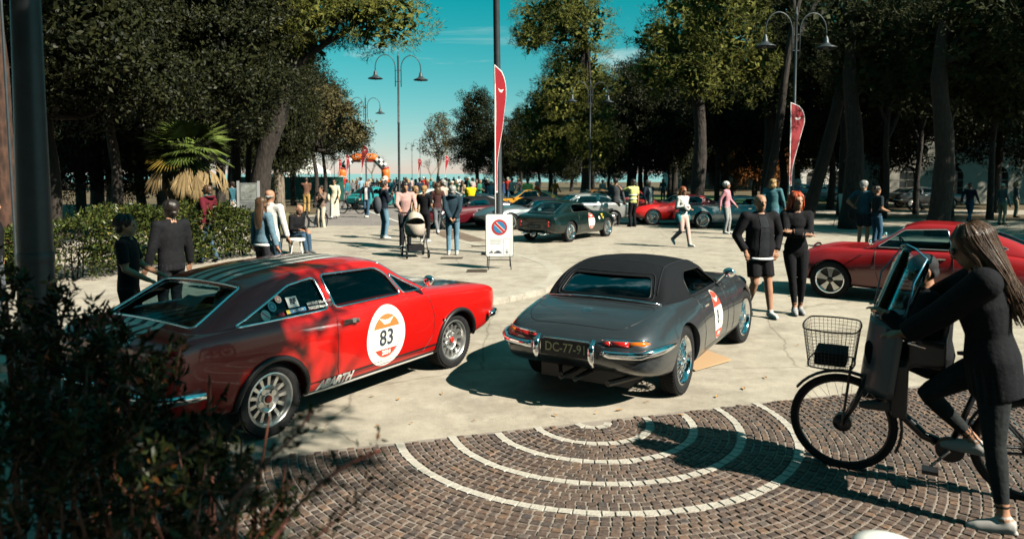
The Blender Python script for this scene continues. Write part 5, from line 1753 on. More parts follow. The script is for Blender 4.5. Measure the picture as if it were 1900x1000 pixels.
def bark_mat(name, c):
    m, N, L, B = principled(name)
    t = N.new('ShaderNodeTexCoord'); mp_ = N.new('ShaderNodeMapping'); mp_.inputs['Scale'].default_value = (6, 6, 1.6)
    v = N.new('ShaderNodeTexVoronoi'); v.inputs['Scale'].default_value = 2.2
    n = N.new('ShaderNodeTexNoise'); n.inputs['Scale'].default_value = 5; n.inputs['Detail'].default_value = 6
    L.new(t.outputs['Object'], mp_.inputs[0]); L.new(mp_.outputs[0], v.inputs[0]); L.new(t.outputs['Object'], n.inputs[0])
    mx = N.new('ShaderNodeMath'); mx.operation = 'MULTIPLY'; L.new(v.outputs[0], mx.inputs[0]); L.new(n.outputs[0], mx.inputs[1])
    r = N.new('ShaderNodeValToRGB')
    r.color_ramp.elements[0].position = .05; r.color_ramp.elements[0].color = tuple(x * .35 for x in c) + (1,)
    r.color_ramp.elements[1].position = .45; r.color_ramp.elements[1].color = tuple(x * 1.3 for x in c) + (1,)
    L.new(mx.outputs[0], r.inputs[0]); L.new(r.outputs[0], B.inputs['Base Color'])
    B.inputs['Roughness'].default_value = .9
    b = N.new('ShaderNodeBump'); b.inputs['Strength'].default_value = .8; b.inputs['Distance'].default_value = .05
    L.new(mx.outputs[0], b.inputs['Height']); L.new(b.outputs[0], B.inputs['Normal'])
    return m
M_BARK = bark_mat('dark_bark', (.030, .023, .018))
M_BARKR = bark_mat('reddish_pine_bark', (.06, .028, .017))
M_BARKP = bark_mat('pale_bark', (.20, .16, .12))

def puff(c, r, n, up=.25, shell=.55):
    """points and outward directions in an uneven ellipsoid"""
    d = unit(RNG.normal(size=(n, 3)))
    w = 1 + .16 * np.sin(d[:, :1] * 5 + c[0] * 3) + .13 * np.sin(d[:, 1:2] * 6 + c[1] * 2) + .10 * np.sin(d[:, 2:] * 7 + c[2])
    rad = (shell + (1 - shell) * RNG.random((n, 1)) ** .6) * w
    return np.array(c) + d * rad * np.array(r), unit(d + np.array([0, 0, up]) + RNG.normal(size=(n, 3)) * .35)

def pine_crown(name, lobes, dens, m, ln=.26, wd=.045):
    """lobes: (centre, radii) near the crown's own origin"""
    out = []
    for c, r in lobes:
        area = (r[0] * r[1] + r[1] * r[2] + r[0] * r[2]) * 4.2
        nb = max(8, int(area * 2.1))                      # small tufts that break the lobe's outline
        bc, bd = puff(c, r, nb, .3, .90)
        for k in range(nb):
            rr = RNG.uniform(.30, .52) * min(1.0, max(.6, r[2] * .5))
            n = int(dens * rr * rr * 330)
            p, d = puff(bc[k], (rr, rr, rr * .75), n, .5, .25)
            a = unit(d * .45 + bd[k] * .35 + RNG.normal(size=d.shape) * .65)
            out.append(leaves(p, a, RNG.uniform(ln * .6, ln * 1.25, n), RNG.uniform(wd * .7, wd * 1.3, n), .05))
        n = int(area * 16)
        p, d = puff(c, tuple(x * .72 for x in r), n, .1, .45)
        out.append(leaves(p, unit(RNG.normal(size=(n, 3))), RNG.uniform(.25, .42, n), RNG.uniform(.14, .24, n), .1))
    return quad_mesh(name, np.concatenate(out), [m])

def leaf_crown(name, lobes, dens, m, ln=.115, wd=.058):
    out = []
    for c, r in lobes:
        area = (r[0] * r[1] + r[1] * r[2] + r[0] * r[2]) * 4.2
        nb = max(8, int(area * 2.2))
        bc, bd = puff(c, r, nb, .1, .55)
        for k in range(nb):
            rr = RNG.uniform(.22, .60)
            n = int(dens * rr * rr * 620)
            p, d = puff(bc[k], (rr, rr, rr * .7), n, 0, .15)
            out.append(leaves(p, unit(d + RNG.normal(size=(n, 3)) * .6), RNG.uniform(ln * .6, ln * 1.3, n), RNG.uniform(wd * .6, wd * 1.2, n)))
        n = int(area * 14 * dens)
        p, d = puff(c, tuple(x * .68 for x in r), n, 0, .4)
        out.append(leaves(p, unit(RNG.normal(size=(n, 3))), RNG.uniform(.22, .36, n), RNG.uniform(.12, .20, n)))
    return quad_mesh(name, np.concatenate(out), [m])

def trunk_mesh(name, pts, rad, limbs, m, n=12):
    """one trunk with its limbs; limbs: list of (points, r0, r1)"""
    b = MB()
    pts = smooth_path([Vector(p) for p in pts], 5)
    R = np.interp(np.linspace(0, 1, len(pts)), np.linspace(0, 1, len(rad)), rad)
    R = [r * (1 + .06 * sin(i * 2.1)) for i, r in enumerate(R)]
    b.tube(pts, R, n)
    for lp, r0, r1 in limbs:
        q = smooth_path([Vector(p) for p in lp], 4)
        b.tube(q, list(np.linspace(r0, r1, len(q))), 8)
    return b.mesh(name, [m], True)

def rand_limbs(base, top, lobes, seed, r=.10):
    rr = random.Random(seed)
    out = []
    for c, rad in lobes:
        s = Vector(base).lerp(Vector(top), rr.uniform(.55, .98))
        c = Vector(c)
        mid = s.lerp(c, .5) + Vector((rr.uniform(-.3, .3), rr.uniform(-.3, .3), rr.uniform(-.5, .1)))
        out.append(([s, mid, c], r, r * .3))
        for _ in range(3):
            e_ = c + Vector((rr.uniform(-1, 1) * rad[0], rr.uniform(-1, 1) * rad[1], rr.uniform(-.6, .6) * rad[2])) * .75
            out.append(([mid.lerp(c, .4), mid.lerp(e_, .65), e_], r * .45, r * .12))
    return out

def tree(label, loc, trunk_me, crown_me, rz=0.0, sc=(1, 1, 1), group=None, name='tree', cname='crown'):
    t = thing(name, label, 'tree', loc, rz, group)
    t.scale = sc
    link('trunk', trunk_me, t)
    if crown_me is not None:
        link(cname, crown_me, t)
    return t

# ---- crowns shared by the trees (tree origin = foot of the trunk)
OAKL = [((0, 0, 5.2), (2.6, 2.4, 1.9)), ((1.6, .4, 4.0), (1.6, 1.6, 1.3)), ((-1.7, -.3, 4.2), (1.7, 1.5, 1.4)), ((.3, -1.4, 4.1), (1.6, 1.3, 1.2)), ((.2, .3, 7.0), (1.8, 1.7, 1.2))]
OAK1 = leaf_crown('crown', OAKL, 1.0, M_OAK)
OAKL2 = [((0, 0, 3.6), (2.2, 2.0, 2.0)), ((1.2, -.8, 2.6), (1.4, 1.3, 1.4)), ((-1.3, .2, 2.7), (1.4, 1.4, 1.5)), ((.2, 0, 5.4), (1.6, 1.5, 1.3))]
OAK2 = leaf_crown('crown', OAKL2, 1.1, M_OAK)
OAKT1 = trunk_mesh('trunk', [(0, 0, -.1), (.1, 0, 1.6), (-.1, .1, 3.2), (.1, 0, 5.2)], [.17, .13, .11, .06], rand_limbs((0, 0, 1.4), (.1, 0, 4.6), OAKL, 1), M_BARK)
OAKT2 = trunk_mesh('trunk', [(0, 0, -.1), (-.08, .05, 1.0), (.1, 0, 2.4), (0, 0, 4.0)], [.20, .16, .13, .06], rand_limbs((0, 0, .8), (0, 0, 3.6), OAKL2, 2, .07), M_BARK)
PINL = [((0, 0, 9.6), (3.0, 2.8, 1.5)), ((2.4, .6, 8.6), (2.0, 1.9, 1.2)), ((-2.3, -.4, 8.8), (2.1, 1.8, 1.2)), ((.6, -2.0, 8.3), (1.9, 1.6, 1.1)), ((.4, .4, 11.0), (2.1, 2.0, 1.1)), ((-.8, -1.0, 7.0), (1.5, 1.4, .9))]
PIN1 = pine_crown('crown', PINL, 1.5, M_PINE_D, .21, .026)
PINT1 = trunk_mesh('trunk', [(0, 0, -.1), (.25, 0, 3.0), (.1, .2, 6.0), (.1, 0, 9.4)], [.22, .18, .15, .07], rand_limbs((.2, 0, 5.0), (.1, 0, 9.2), PINL, 3, .12), M_BARK)

GL, GR = 'trees of the park on the left', 'trees of the park on the right'
def gx(px, d):
    return (px - 950) / FPX * d
# ---- left: the umbrella pine that leans over the road
UL = [((-.4, 0, 9.6), (3.6, 3.0, 1.9)), ((3.6, -.3, 9.9), (2.3, 2.2, 1.7)), ((5.5, -.4, 9.3), (1.75, 1.8, 1.50)), ((-4.0, 0, 9.4), (3.0, 2.6, 1.7)), ((1.6, -2.4, 9.5), (2.4, 2.0, 1.5)), ((.8, 0, 11.6), (4.0, 3.2, 1.3)), ((4.0, 0, 11.6), (2.4, 2.2, 1.1)), ((2.0, .2, 8.3), (1.4, 1.4, .7))]
UL = [((c[0], c[1], c[2] - .75), r) for c, r in UL]
UC = pine_crown('crown', UL, 1.5, M_PINE, .25, .026)
UT = trunk_mesh('trunk', [(0, 0, -.1), (.25, 0, 2.5), (1.0, 0, 4.6), (1.3, 0, 6.6), (1.2, 0, 9.0)], [.46, .38, .34, .30, .16],
                [([(1.25, 0, 6.2), (2.6, -.1, 7.2), (4.6, -.3, 8.4), (5.6, -.3, 9.2)], .17, .05), ([(1.3, 0, 6.5), (2.6, -.4, 8.0), (3.4, -.5, 9.4)], .12, .04), ([(2.8, -.1, 7.3), (3.6, -.2, 8.3), (3.9, 0, 9.3)], .08, .03),
                 ([(1.2, 0, 6.6), (-.4, .2, 7.9), (-2.8, .2, 9.0)], .16, .05), ([(1.3, 0, 7.4), (1.4, -1.3, 8.4), (1.6, -2.2, 9.2)], .10, .04), ([(1.2, 0, 8.0), (.8, .2, 9.6), (.8, 0, 11.2)], .10, .04)], M_BARK, 14)
tree('tall umbrella pine leaning over the road with a long bare limb', (gx(478, 30), 30, 0), UT, UC, name='umbrella_pine')
# ---- left: the holm oaks of the wood, near and far
LEFT = [(95, 19, 1.15, 'holm oak right behind the dark post'), (215, 24, 1.25, 'holm oak behind the hedge between post and palm'), (305, 27, 1.30, 'dark holm oak behind the fan palm'),
        (410, 25, 1.20, 'holm oak with sunlit leaves right of the fan palm'), (-60, 16, 1.25, 'holm oak at the left edge of the wood'), (150, 33, 1.5, 'tall holm oak deep in the left wood'),
        (265, 36, 1.6, 'tall holm oak behind the fan palm in second row'), (380, 37, 1.5, 'holm oak in second row behind the notice board'), (20, 29, 1.5, 'holm oak in second row behind the dark post'),
        (465, 41, 1.35, 'holm oak behind the trunk of the umbrella pine'), (545, 47, 1.20, 'brown tinged tree beside the white tent'), (602, 50, 0.95, 'thin crowned tree whose branches reach towards the lamps')]
for i, (px, d, s, lab) in enumerate(LEFT):
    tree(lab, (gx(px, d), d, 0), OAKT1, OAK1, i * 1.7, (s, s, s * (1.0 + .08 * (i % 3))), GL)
OAKB = leaf_crown('crown', [((0, 0, 5.4), (2.0, 1.8, 1.6)), ((1.6, .2, 4.9), (1.3, 1.2, 1.0)), ((2.6, 0, 4.2), (.9, .9, .9)), ((-1.0, 0, 4.0), (1.4, 1.4, 1.4))], .55, M_OAK_B, .16, .08)
tree('brownish loose tree over the white tent at the road side', (gx(585, 44), 44, 0), OAKT1, OAKB, .2, (1.0, 1.0, 1.12), GL)
for i, (px, d, s, lab) in enumerate(((40, 36, 1.6, 'far pine above the left edge of the wood'), (180, 30, 1.35, 'pine rising over the oaks left of the palm'), (330, 33, 1.45, 'pine rising over the oaks behind the palm'), (-90, 23, 1.25, 'pine crown at the top left corner'), (440, 38, 1.25, 'pine between the umbrella pine and the oaks'))):
    tree(lab, (gx(px, d), d, 0), PINT1, PIN1, i * 2.1, (s, s, s), GL, 'pine_tree')
tree('pine trunk with flaking reddish bark at the left edge', (gx(2, 13), 13, PAVZ), trunk_mesh('trunk', [(0, 0, -.1), (.05, 0, 3), (-.05, 0, 6), (0, 0, 9)], [.24, .21, .19, .12], [], M_BARKR), PIN1, 1.0, (.9, .9, .95), None, 'pine_tree')
tree('small tree with pale trunk behind the hedge', (gx(206, 27.5), 27.5, 0), trunk_mesh('trunk', [(0, 0, 0), (-.05, 0, 1.2), (.1, 0, 3)], [.22, .16, .10], [], M_BARKP), OAK2, .5, (.85, .85, .95), GL)
tree('pair of pale trunks by the green fence', (gx(518, 38), 38, 0), trunk_mesh('trunk', [(0, 0, 0), (.05, 0, 1.5), (-.1, 0, 4.5)], [.34, .27, .2], [([(.1, 0, 0), (.55, 0, 1.5), (.7, 0, 4.5)], .28, .15)], M_BARKP), OAK2, 2.0, (1.0, 1.0, 1.6), GL)

# ---- right: pines with sunlit crowns, dark wood below
def lobed_pine(label, d, lob, base_px, m=M_PINE, dens=.95, group=GR):
    """lob: (px, py, radius in px) of each mass of needles"""
    x0 = gx(base_px, d)
    L = []
    for px, py, r in lob:
        p = at(px, py, d + random.uniform(-1.5, 1.5)); R = r / FPX * d
        L.append(((p.x - x0, p.y - d, p.z), (R, R * .9, R * .78)))
    cr = pine_crown('crown', L, dens * 1.75, m, .25, .024)
    top = max(c[2] for c, r in L)
    tr = trunk_mesh('trunk', [(0, 0, -.1), (.2, 0, top * .35), (-.1, 0, top * .7), (0, 0, top)], [.38, .30, .24, .08], rand_limbs((0, 0, top * .45), (0, 0, top * .95), L, int(px), .11), M_BARK)
    return tree(label, (x0, d, 0), tr, cr, 0, (1, 1, 1), group, 'pine_tree')
lobed_pine('tall pine with two rounded sunlit tufts against the sky', 46, [(1010, 38, 58), (1075, 50, 62), (1045, 5, 60), (985, 70, 40), (1065, 122, 62), (1100, 160, 52), (1040, 170, 60), (1000, 215, 52), (1075, 225, 62), (1015, 270, 55), (1110, 270, 50)], 1085)
lobed_pine('broad pine with yellowish green crown right of the gap', 33.5, [(1222, 72, 52), (1275, 55, 70), (1330, 70, 80), (1290, 120, 85), (1225, 130, 60), (1380, 120, 70), (1335, 5, 80), (1275, -10, 66)], 1290)
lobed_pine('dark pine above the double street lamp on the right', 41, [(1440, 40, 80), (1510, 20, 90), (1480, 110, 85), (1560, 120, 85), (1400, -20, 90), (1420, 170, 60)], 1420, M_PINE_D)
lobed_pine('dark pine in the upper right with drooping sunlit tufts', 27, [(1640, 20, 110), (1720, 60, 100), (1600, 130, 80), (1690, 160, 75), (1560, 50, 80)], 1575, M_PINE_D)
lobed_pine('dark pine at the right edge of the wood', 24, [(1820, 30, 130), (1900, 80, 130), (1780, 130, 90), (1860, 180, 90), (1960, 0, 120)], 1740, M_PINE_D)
RIGHT = [(1178, 52, 1.2, 'holm oak with reddish twigs beside the yellowish pine'), (1190, 55, 1.3, 'dark holm oak behind the pale silver coupe'), (1250, 58, 1.5, 'dark holm oak deep in the right wood'), (1345, 50, 1.35, 'holm oak behind the lady in pink'),
         (1450, 46, 1.4, 'holm oak behind the red feather flag'), (1540, 42, 1.3, 'ivy covered oak behind the far sign'), (1640, 44, 1.4, 'holm oak before the pale building'), (1740, 40, 1.4, 'dark oak before the arcade of the building'), (1850, 38, 1.4, 'dark oak at the right edge'),
         (1100, 66, 1.3, 'dark oak behind the tall pine'), (1020, 70, 1.25, 'oak left of the tall pine'), (965, 78, 1.1, 'oak behind the lamp post'), (885, 76, 1.28, 'round dark oak against the sky left of the lamp post'), (1400, 62, 1.4, 'far oak between the trunks'), (1580, 60, 1.5, 'far oak behind the sign')]
for i, (px, d, s, lab) in enumerate(RIGHT):
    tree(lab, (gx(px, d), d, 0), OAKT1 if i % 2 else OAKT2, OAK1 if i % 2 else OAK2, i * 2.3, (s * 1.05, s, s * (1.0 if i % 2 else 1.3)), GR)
RUSTC = leaf_crown('crown', OAKL2, .7, M_RUST, .14, .09)
tree('rust coloured autumn tree between the trunks', (gx(1400, 54), 54, 0), OAKT2, RUSTC, .4, (.85, .85, .9), None)
tree('small rust coloured tree right of the leaning trunk', (gx(1440, 58), 58, 0), OAKT2, RUSTC, 2.4, (.7, .7, .75), None)
TR = trunk_mesh('trunk', [(0, 0, -.1), (.1, 0, 2), (-.12, 0, 4.5), (.1, 0, 8)], [.22, .18, .15, .10], [([(-.1, 0, 4.2), (.8, .2, 5.6), (1.6, .3, 7.4)], .13, .05), ([(0, 0, 5.0), (-.9, 0, 6.4), (-1.3, 0, 8)], .11, .05)], M_BARK)
for i, (px, d, s, ln_, lab) in enumerate(((1165, 52, 1.1, .0, 'straight dark trunk behind the marshal in the safety vest'), (1330, 48, 1.0, -.03, 'dark trunk behind the lady in pink'), (1412, 33, 1.15, .16, 'dark trunk leaning right behind the bald man'), (1497, 33, 1.6, .22, 'thick trunk leaning behind the red feather flag'),
                                        (1560, 36, 1.1, .0, 'dark trunk behind the far sign'), (1640, 33, 1.2, .03, 'dark trunk before the pale building'), (1700, 37, 1.0, -.05, 'slim trunk before the arcade'), (1765, 31, 1.5, -.10, 'thick leaning trunk before the arcade'), (1838, 33, 1.2, .05, 'dark trunk at the right edge'), (1240, 57, .9, .02, 'forked pale trunk among the dark ones'))):
    t = tree(lab, (gx(px, d), d, 0), TR, PIN1 if px > 1600 else None, i * 1.3, (s * .9, s * .9, s * (1.6 if px > 1350 else .9)) if px <= 1600 else (.75, .75, .85), GR, 'pine_tree')
    t.rotation_euler = (0, ln_, i * 1.3 if abs(ln_) < .1 else 0)
# trees that stand outside the picture on the sunny side and throw their shade into it
for i, (x, y, s, lab) in enumerate(((26, 19, 1.15, 'pine beyond the right edge that shades the road'), (31, 26, 1.2, 'pine beyond the right edge behind the parked coupes'), (24.5, 28, 1.1, 'pine at the far right of the plaza'), (36, 17, 1.2, 'second pine beyond the right edge'), (41, 45, 1.2, 'pine beside the arcaded building'), (48, 43, 1.2, 'second pine beside the arcaded building'), (36, 40, 1.2, 'pine that shades the arcaded building'))):
    tree(lab, (x, y, 0), PINT1, PIN1, i * 1.1, (s, s, s), 'pines outside the picture on the right', 'pine_tree')
# unseen trees added behind the photographer to darken shade and show in paintwork
for i, (x, y, s, lab) in enumerate(((-5, -4, 1.1, 'pine behind the photographer'), (-11, -2, 1.2, 'pine behind the photographer on the left'), (2, -8, 1.2, 'pine straight behind the photographer'), (8.5, -9.5, 1.1, 'pine behind the photographer on the right'), (14, -11, 1.2, 'pine behind on the sunny side'), (21, -13, 1.25, 'second pine behind on the sunny side'), (-18, 2, 1.2, 'pine outside the picture beyond the hedge'), (9, -22, 1.35, 'pine far behind the photographer'), (-20, -14, 1.4, 'pine deep behind the photographer'), (-12, -20, 1.4, 'tall pine behind the photographer'), (22, -26, 1.3, 'pine far behind on the right'), (-24, 8, 1.2, 'pine outside the picture on the left'))):
    tree(lab, (x, y, 0), PINT1, PIN1, i * 1.9, (s, s, s), 'pines behind the photographer', 'pine_tree')
    tree(lab.replace('pine', 'oak'), (x + 2.5, y - 3, 0), OAKT1, OAK1, i * 1.3, (s, s, s * 1.1), 'oaks behind the photographer', 'tree')
SHL = [((0, 0, 0), (2.0, 2.0, 1.0)), ((-1.2, 1.2, .3), (1.5, 1.5, .9)), ((-.7, .9, -.5), (1.2, 1.2, .8)), ((.9, -.8, .5), (1.2, 1.2, .8)), ((-1.4, -.2, -.3), (.9, .9, .6)), ((.7, -2.5, 0), (1.6, 1.7, .9)), ((1.5, -3.7, .2), (1.3, 1.4, .8)), ((-.6, -1.2, -.2), (1.4, 1.5, .8)), ((-1.1, 2.4, .1), (1.4, 1.3, .7)), ((1.7, -.9, .1), (1.05, 1.0, .7)), ((-1.8, -1.6, .1), (1.3, 1.4, .8))]
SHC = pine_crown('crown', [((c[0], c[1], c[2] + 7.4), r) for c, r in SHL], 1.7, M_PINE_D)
SHT = trunk_mesh('trunk', [(.9, -1.6, -.1), (.8, -1.4, 3), (.3, -.6, 5.5), (0, 0, 7.6)], [.24, .2, .16, .06], rand_limbs((.4, -.8, 5.2), (0, 0, 7.4), [((c[0], c[1], c[2] + 7.4), r) for c, r in SHL], 9, .06), M_BARK)
SHADE = tree('pine behind the photographer whose crown shades the tail of the red coupe', (3.5, 1.1, 0), SHT, SHC, 0, (1, 1, 1), None, 'pine_tree')

# the far edge of the park on both sides
for i, px in enumerate((-40, 40, 120, 200, 285, 360, 430, 500, 940, 1000, 1060, 1130, 1200, 1270, 1340, 1410, 1480, 1560, 1640, 1720, 1800, 1880)):
    d = 84 + 14 * ((i * 7) % 5) / 4
    tree('far oak of the tree line %s the road' % ('left of' if px < 700 else 'right of'), (gx(px, d), d, 0), OAKT2, OAK2, i * 1.1, (2.0, 2.0, 1.9) if not 900 < px < 1180 else (1.2, 1.2, 1.0), 'far tree line left of the road' if px < 700 else 'far tree line right of the road')
# bare trees far off
def bare_tree(seed, h, spread):
    r = random.Random(seed)
    b = MB()
    def grow(p, d, L, rad, lev):
        q = p + d * L
        m = p.lerp(q, .5) + Vector((r.uniform(-1, 1), r.uniform(-1, 1), r.uniform(-.3, .3))) * L * .08
        b.tube([p, m, q], [rad, rad * .8, rad * .6], 5, cap=False)
        if lev == 0:
            return
        for _ in range(3 if lev > 1 else 4):
            nd = (d + Vector((r.uniform(-1, 1), r.uniform(-1, 1), r.uniform(-.1, .7))) * spread).normalized()
            grow(q, nd, L * r.uniform(.6, .8), rad * .58, lev - 1)
    grow(Vector((0, 0, 0)), Vector((.05, 0, 1)).normalized(), h * .3, h * .022, 5)
    return b.mesh('branches', [M_BARKP], True)
BARE1 = bare_tree(3, 8.0, .75); BARE2 = bare_tree(8, 5.0, 1.1)
SPARSE = leaf_crown('crown', [((.1, 0, 5.2), (1.9, 1.8, 2.0)), ((.3, 0, 7.2), (1.4, 1.3, 1.0))], .30, M_OAK_B, .17, .10)
tree('thin half bare tree against the sky beside the round oak', (gx(812, 82), 82, 0), BARE1, SPARSE, 0, (1.05, 1.05, 1.08), None)
for px, d, s, lab in ((604, 118, 1.2, 'bare bush far behind the white tent'), (690, 128, 1.35, 'bare tree seen through the inflatable arch'), (800, 125, 1.1, 'bare tree by the sea beside the lamp post')):
    t = thing('bare_tree', lab, 'tree', (gx(px, d), d, 0), px); t.scale = (s, s, s)
    link('branches', BARE2, t)

# ---- hedge of glossy leaves along the pavement
def hedge(label, pts, h, th, n, z0):
    pts = [Vector(p) for p in pts]
    tot = sum((b - a).length for a, b in zip(pts[:-1], pts[1:]))
    C, A = [], []
    for k in range(n):
        s = random.uniform(0, tot)
        for a, b in zip(pts[:-1], pts[1:]):
            L = (b - a).length
            if s <= L:
                break
            s -= L
        p = a.lerp(b, min(1, s / L)); t = (b - a).normalized(); nn = Vector((-t.y, t.x, 0))
        g = random.random()
        wob = .10 * sin(p.x * 2.3) + .08 * sin(p.y * 3.1 + 1)
        u = random.uniform(-1, 1) * th / 2; z = random.uniform(.05, 1) ** .8 * (h + wob)
        if g < .72:
            if random.random() < .62:
                u = -th / 2 * (1 + .12 * sin(p.x * 5 + z * 6)) + random.gauss(0, .05)
            else:
                z = h + wob + random.gauss(0, .06)
        c = p + nn * u; C.append((c.x, c.y, z0 + z))
        out = -nn * (1 if u < 0 else -.6)
        A.append(tuple((out * .6 + Vector((random.gauss(0, .6), random.gauss(0, .6), .5 + random.gauss(0, .5)))).normalized()))
    C, A = np.array(C), np.array(A)
    rep = 3                                           # leaves stand in rosettes
    C = np.repeat(C, rep, 0) + RNG.normal(size=(len(C) * rep, 3)) * .012
    A = unit(np.repeat(A, rep, 0) + RNG.normal(size=(len(A) * rep, 3)) * .55)
    t = thing('hedge', label, 'hedge', (0, 0, 0))
    link('foliage', quad_mesh('foliage', leaves(C, A, RNG.uniform(.06, .115, len(C)), RNG.uniform(.026, .042, len(C)), .3), [M_HEDGE]), t)
    b = MB()
    for k in range(60):
        s = random.random(); i = random.randrange(len(pts) - 1)
        p = pts[i].lerp(pts[i + 1], s)
        b.tube([(p.x, p.y, z0 - .05), (p.x + random.gauss(0, .12), p.y + random.gauss(0, .12), z0 + h * .5), (p.x + random.gauss(0, .2), p.y + random.gauss(0, .2), z0 + h * .9)], [.016, .011, .004], 5)
    tag(b.build('stems', M_BARK, t), kind='stuff')
    return t
hp0, hp1, hp2 = Vector((-14.5, 12.0, 0)), Vector((gx(120, 13.4), 13.4, 0)), Vector((gx(455, 17.6), 17.6, 0))
hedge('clipped hedge of glossy green leaves along the pavement', [hp0, hp1, hp2], 1.12, 1.1, 14000, PAVZ)

# ---- fan palm
def fan(r, nl, spread, droop, dead=False):
    """one fan leaf: stalk along +x then a fan of folded leaflets"""
    vs = []
    for k in range(nl):
        a = -spread + 2 * spread * k / (nl - 1)
        d = np.array([cos(a), sin(a), 0.0])
        L = r * (1 - .25 * abs(a) / spread) * random.uniform(.9, 1.05)
        s = np.array([-sin(a), cos(a), 0.0])
        z1 = -droop * L * (.25 if not dead else .5)
        w = .028
        p0 = np.zeros(3); p1 = d * L * .5 + np.array([0, 0, z1 * .3]); p2 = d * L + np.array([0, 0, z1 * (1.6 + random.uniform(-.4, .6))])
        vs.append([p0, p1 + s * w, p2, p1 - s * w])
        vs.append([p0, p1 + s * w * .2 + np.array([0, 0, .02]), p2, p1 - s * w])
    return np.array(vs)
M_FAN = leaf_mat('palm_fans', (.05, .08, .016), (.15, .19, .045), .45)
M_FAND = leaf_mat('dry_palm_fans', (.12, .08, .036), (.32, .225, .11), .75)
M_FANY = leaf_mat('yellowing_palm_fans', (.14, .11, .02), (.28, .17, .03), .5)
pd = 17.5
palm = thing('fan_palm', 'fan palm with green fans above a skirt of dry brown fronds', 'tree', (gx(352, pd), pd, 0))
MB().tube([(0, 0, -.1), (.03, 0, 1.0), (0, 0, 2.3)], [.16, .15, .17], 12).build('trunk', M_BARK, palm, smooth=True)
pz = 2.55
st = MB()
for k in range(92):
    dead = k >= 34
    az = random.uniform(0, 2 * pi)
    el = random.uniform(.0, 1.25) if not dead else random.uniform(-1.30, -.10)
    stl = random.uniform(.42, .62) if not dead else random.uniform(.35, .75)
    dv = Vector((cos(az) * cos(el), sin(az) * cos(el), sin(el)))
    base = Vector((0, 0, pz)) if not dead else Vector((0, 0, pz - .12))
    tip = base + dv * stl
    st.tube([base, base.lerp(tip, .5) + Vector((0, 0, .03)), tip], [.012, .010, .008], 5)
    f_ = fan(random.uniform(.62, .78) if not dead else random.uniform(.40, .75), 24, 1.35 if not dead else random.uniform(.25, .7), random.uniform(.2, .5) if not dead else random.uniform(.2, .7), dead)
    M = Matrix.Translation(tip) @ dv.to_track_quat('X', 'Z').to_matrix().to_4x4() @ Matrix.Rotation(random.uniform(.2, .6) if not dead else random.uniform(.2, .7), 4, 'Y') @ Matrix.Rotation(random.uniform(-.4, .4), 4, 'X')
    A_ = np.array(M)
    V_ = f_.reshape(-1, 3) @ A_[:3, :3].T + A_[:3, 3]
    m_ = M_FAND if dead else (M_FANY if el < .35 and k % 3 == 0 else M_FAN)
    link('dry_frond' if dead else 'frond', quad_mesh('frond', V_.reshape(-1, 4, 3), [m_]), palm)
st.build('stalks', M_FAN, palm)

# ---- dark shrub in the left foreground
def shrub(label, lumps, n_per, name='shrub'):
    t = thing(name, label, 'shrub', (0, 0, 0))
    out, tw = [], MB()
    for px, py, r, d in lumps:
        c = at(px, py, d); R = r / FPX * d
        nb = int(60 * (R / .4) ** 2)
        for k in range(nb):
            v = unit(RNG.normal(size=3)); q = np.array(c) + v * R * RNG.uniform(.15, 1.0) ** .5
            if q[2] < .02 or q[1] < .75:
                continue
            L_ = RNG.uniform(.12, .25)
            ax = unit(v * .5 + np.array([0, 0, .55]) + RNG.normal(size=3) * .4)
            n = n_per
            ts = RNG.random(n)
            P_ = q + ax * (ts[:, None] - .5) * L_
            A_ = unit(np.repeat(ax[None], n, 0) * .5 + RNG.normal(size=(n, 3)) * .6)
            out.append(leaves(P_, A_, RNG.uniform(.030, .060, n), RNG.uniform(.012, .021, n), .25))
            if k % 2 == 0:
                tw.tube([Vector(q - ax * L_ * .8), Vector(q), Vector(q + ax * L_ * .5)], [.0035, .0028, .0015], 4)
        for k in range(4):
            g_ = Vector((c.x + random.uniform(-.2, .2), c.y + random.uniform(-.1, .3), 0))
            tw.tube([g_, g_.lerp(c, .6) + Vector((random.gauss(0, .05), random.gauss(0, .05), 0)), c + Vector((random.gauss(0, .1), random.gauss(0, .1), .1))], [.012, .009, .004], 6)
    link('foliage', quad_mesh('foliage', np.concatenate(out), [M_SHRUB]), t)
    tw.build('twigs', mat('twig_bark', (.14, .05, .03), .7), t)
    return t
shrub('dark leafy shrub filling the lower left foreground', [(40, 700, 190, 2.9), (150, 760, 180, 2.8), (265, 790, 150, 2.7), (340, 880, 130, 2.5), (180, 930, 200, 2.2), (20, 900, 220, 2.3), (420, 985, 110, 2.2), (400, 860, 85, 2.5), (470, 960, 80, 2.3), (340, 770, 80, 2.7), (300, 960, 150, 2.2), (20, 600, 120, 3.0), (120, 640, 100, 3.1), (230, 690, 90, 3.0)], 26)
sp_ = thing('shrub_branch', 'blurred reddish twigs reaching over the cobbles in the lower left', 'twig', (0, 0, 0))
b = MB(); out = []
for P_, r in (([(500, 1010), (560, 930), (630, 870), (705, 835)], .005), ([(430, 930), (500, 850), (545, 810), (580, 760)], .004), ([(380, 1010), (440, 950), (468, 880)], .004), ([(560, 1010), (600, 985), (690, 900)], .0035), ([(250, 880), (330, 850), (400, 800)], .004)):
    q = [at(x, y, 1.55 + .12 * i) for i, (x, y) in enumerate(P_)]
    b.tube(smooth_path(q, 4), r, 5)
    for a in smooth_path(q, 9):
        for _ in range(3):
            out.append((np.array(a) + RNG.normal(size=3) * .018, unit(RNG.normal(size=3) + np.array([.2, 0, .5]))))
b.build('twig', flat((.20, .05, .03), .6), sp_)
C_ = np.array([o[0] for o in out]); A_ = np.array([o[1] for o in out])
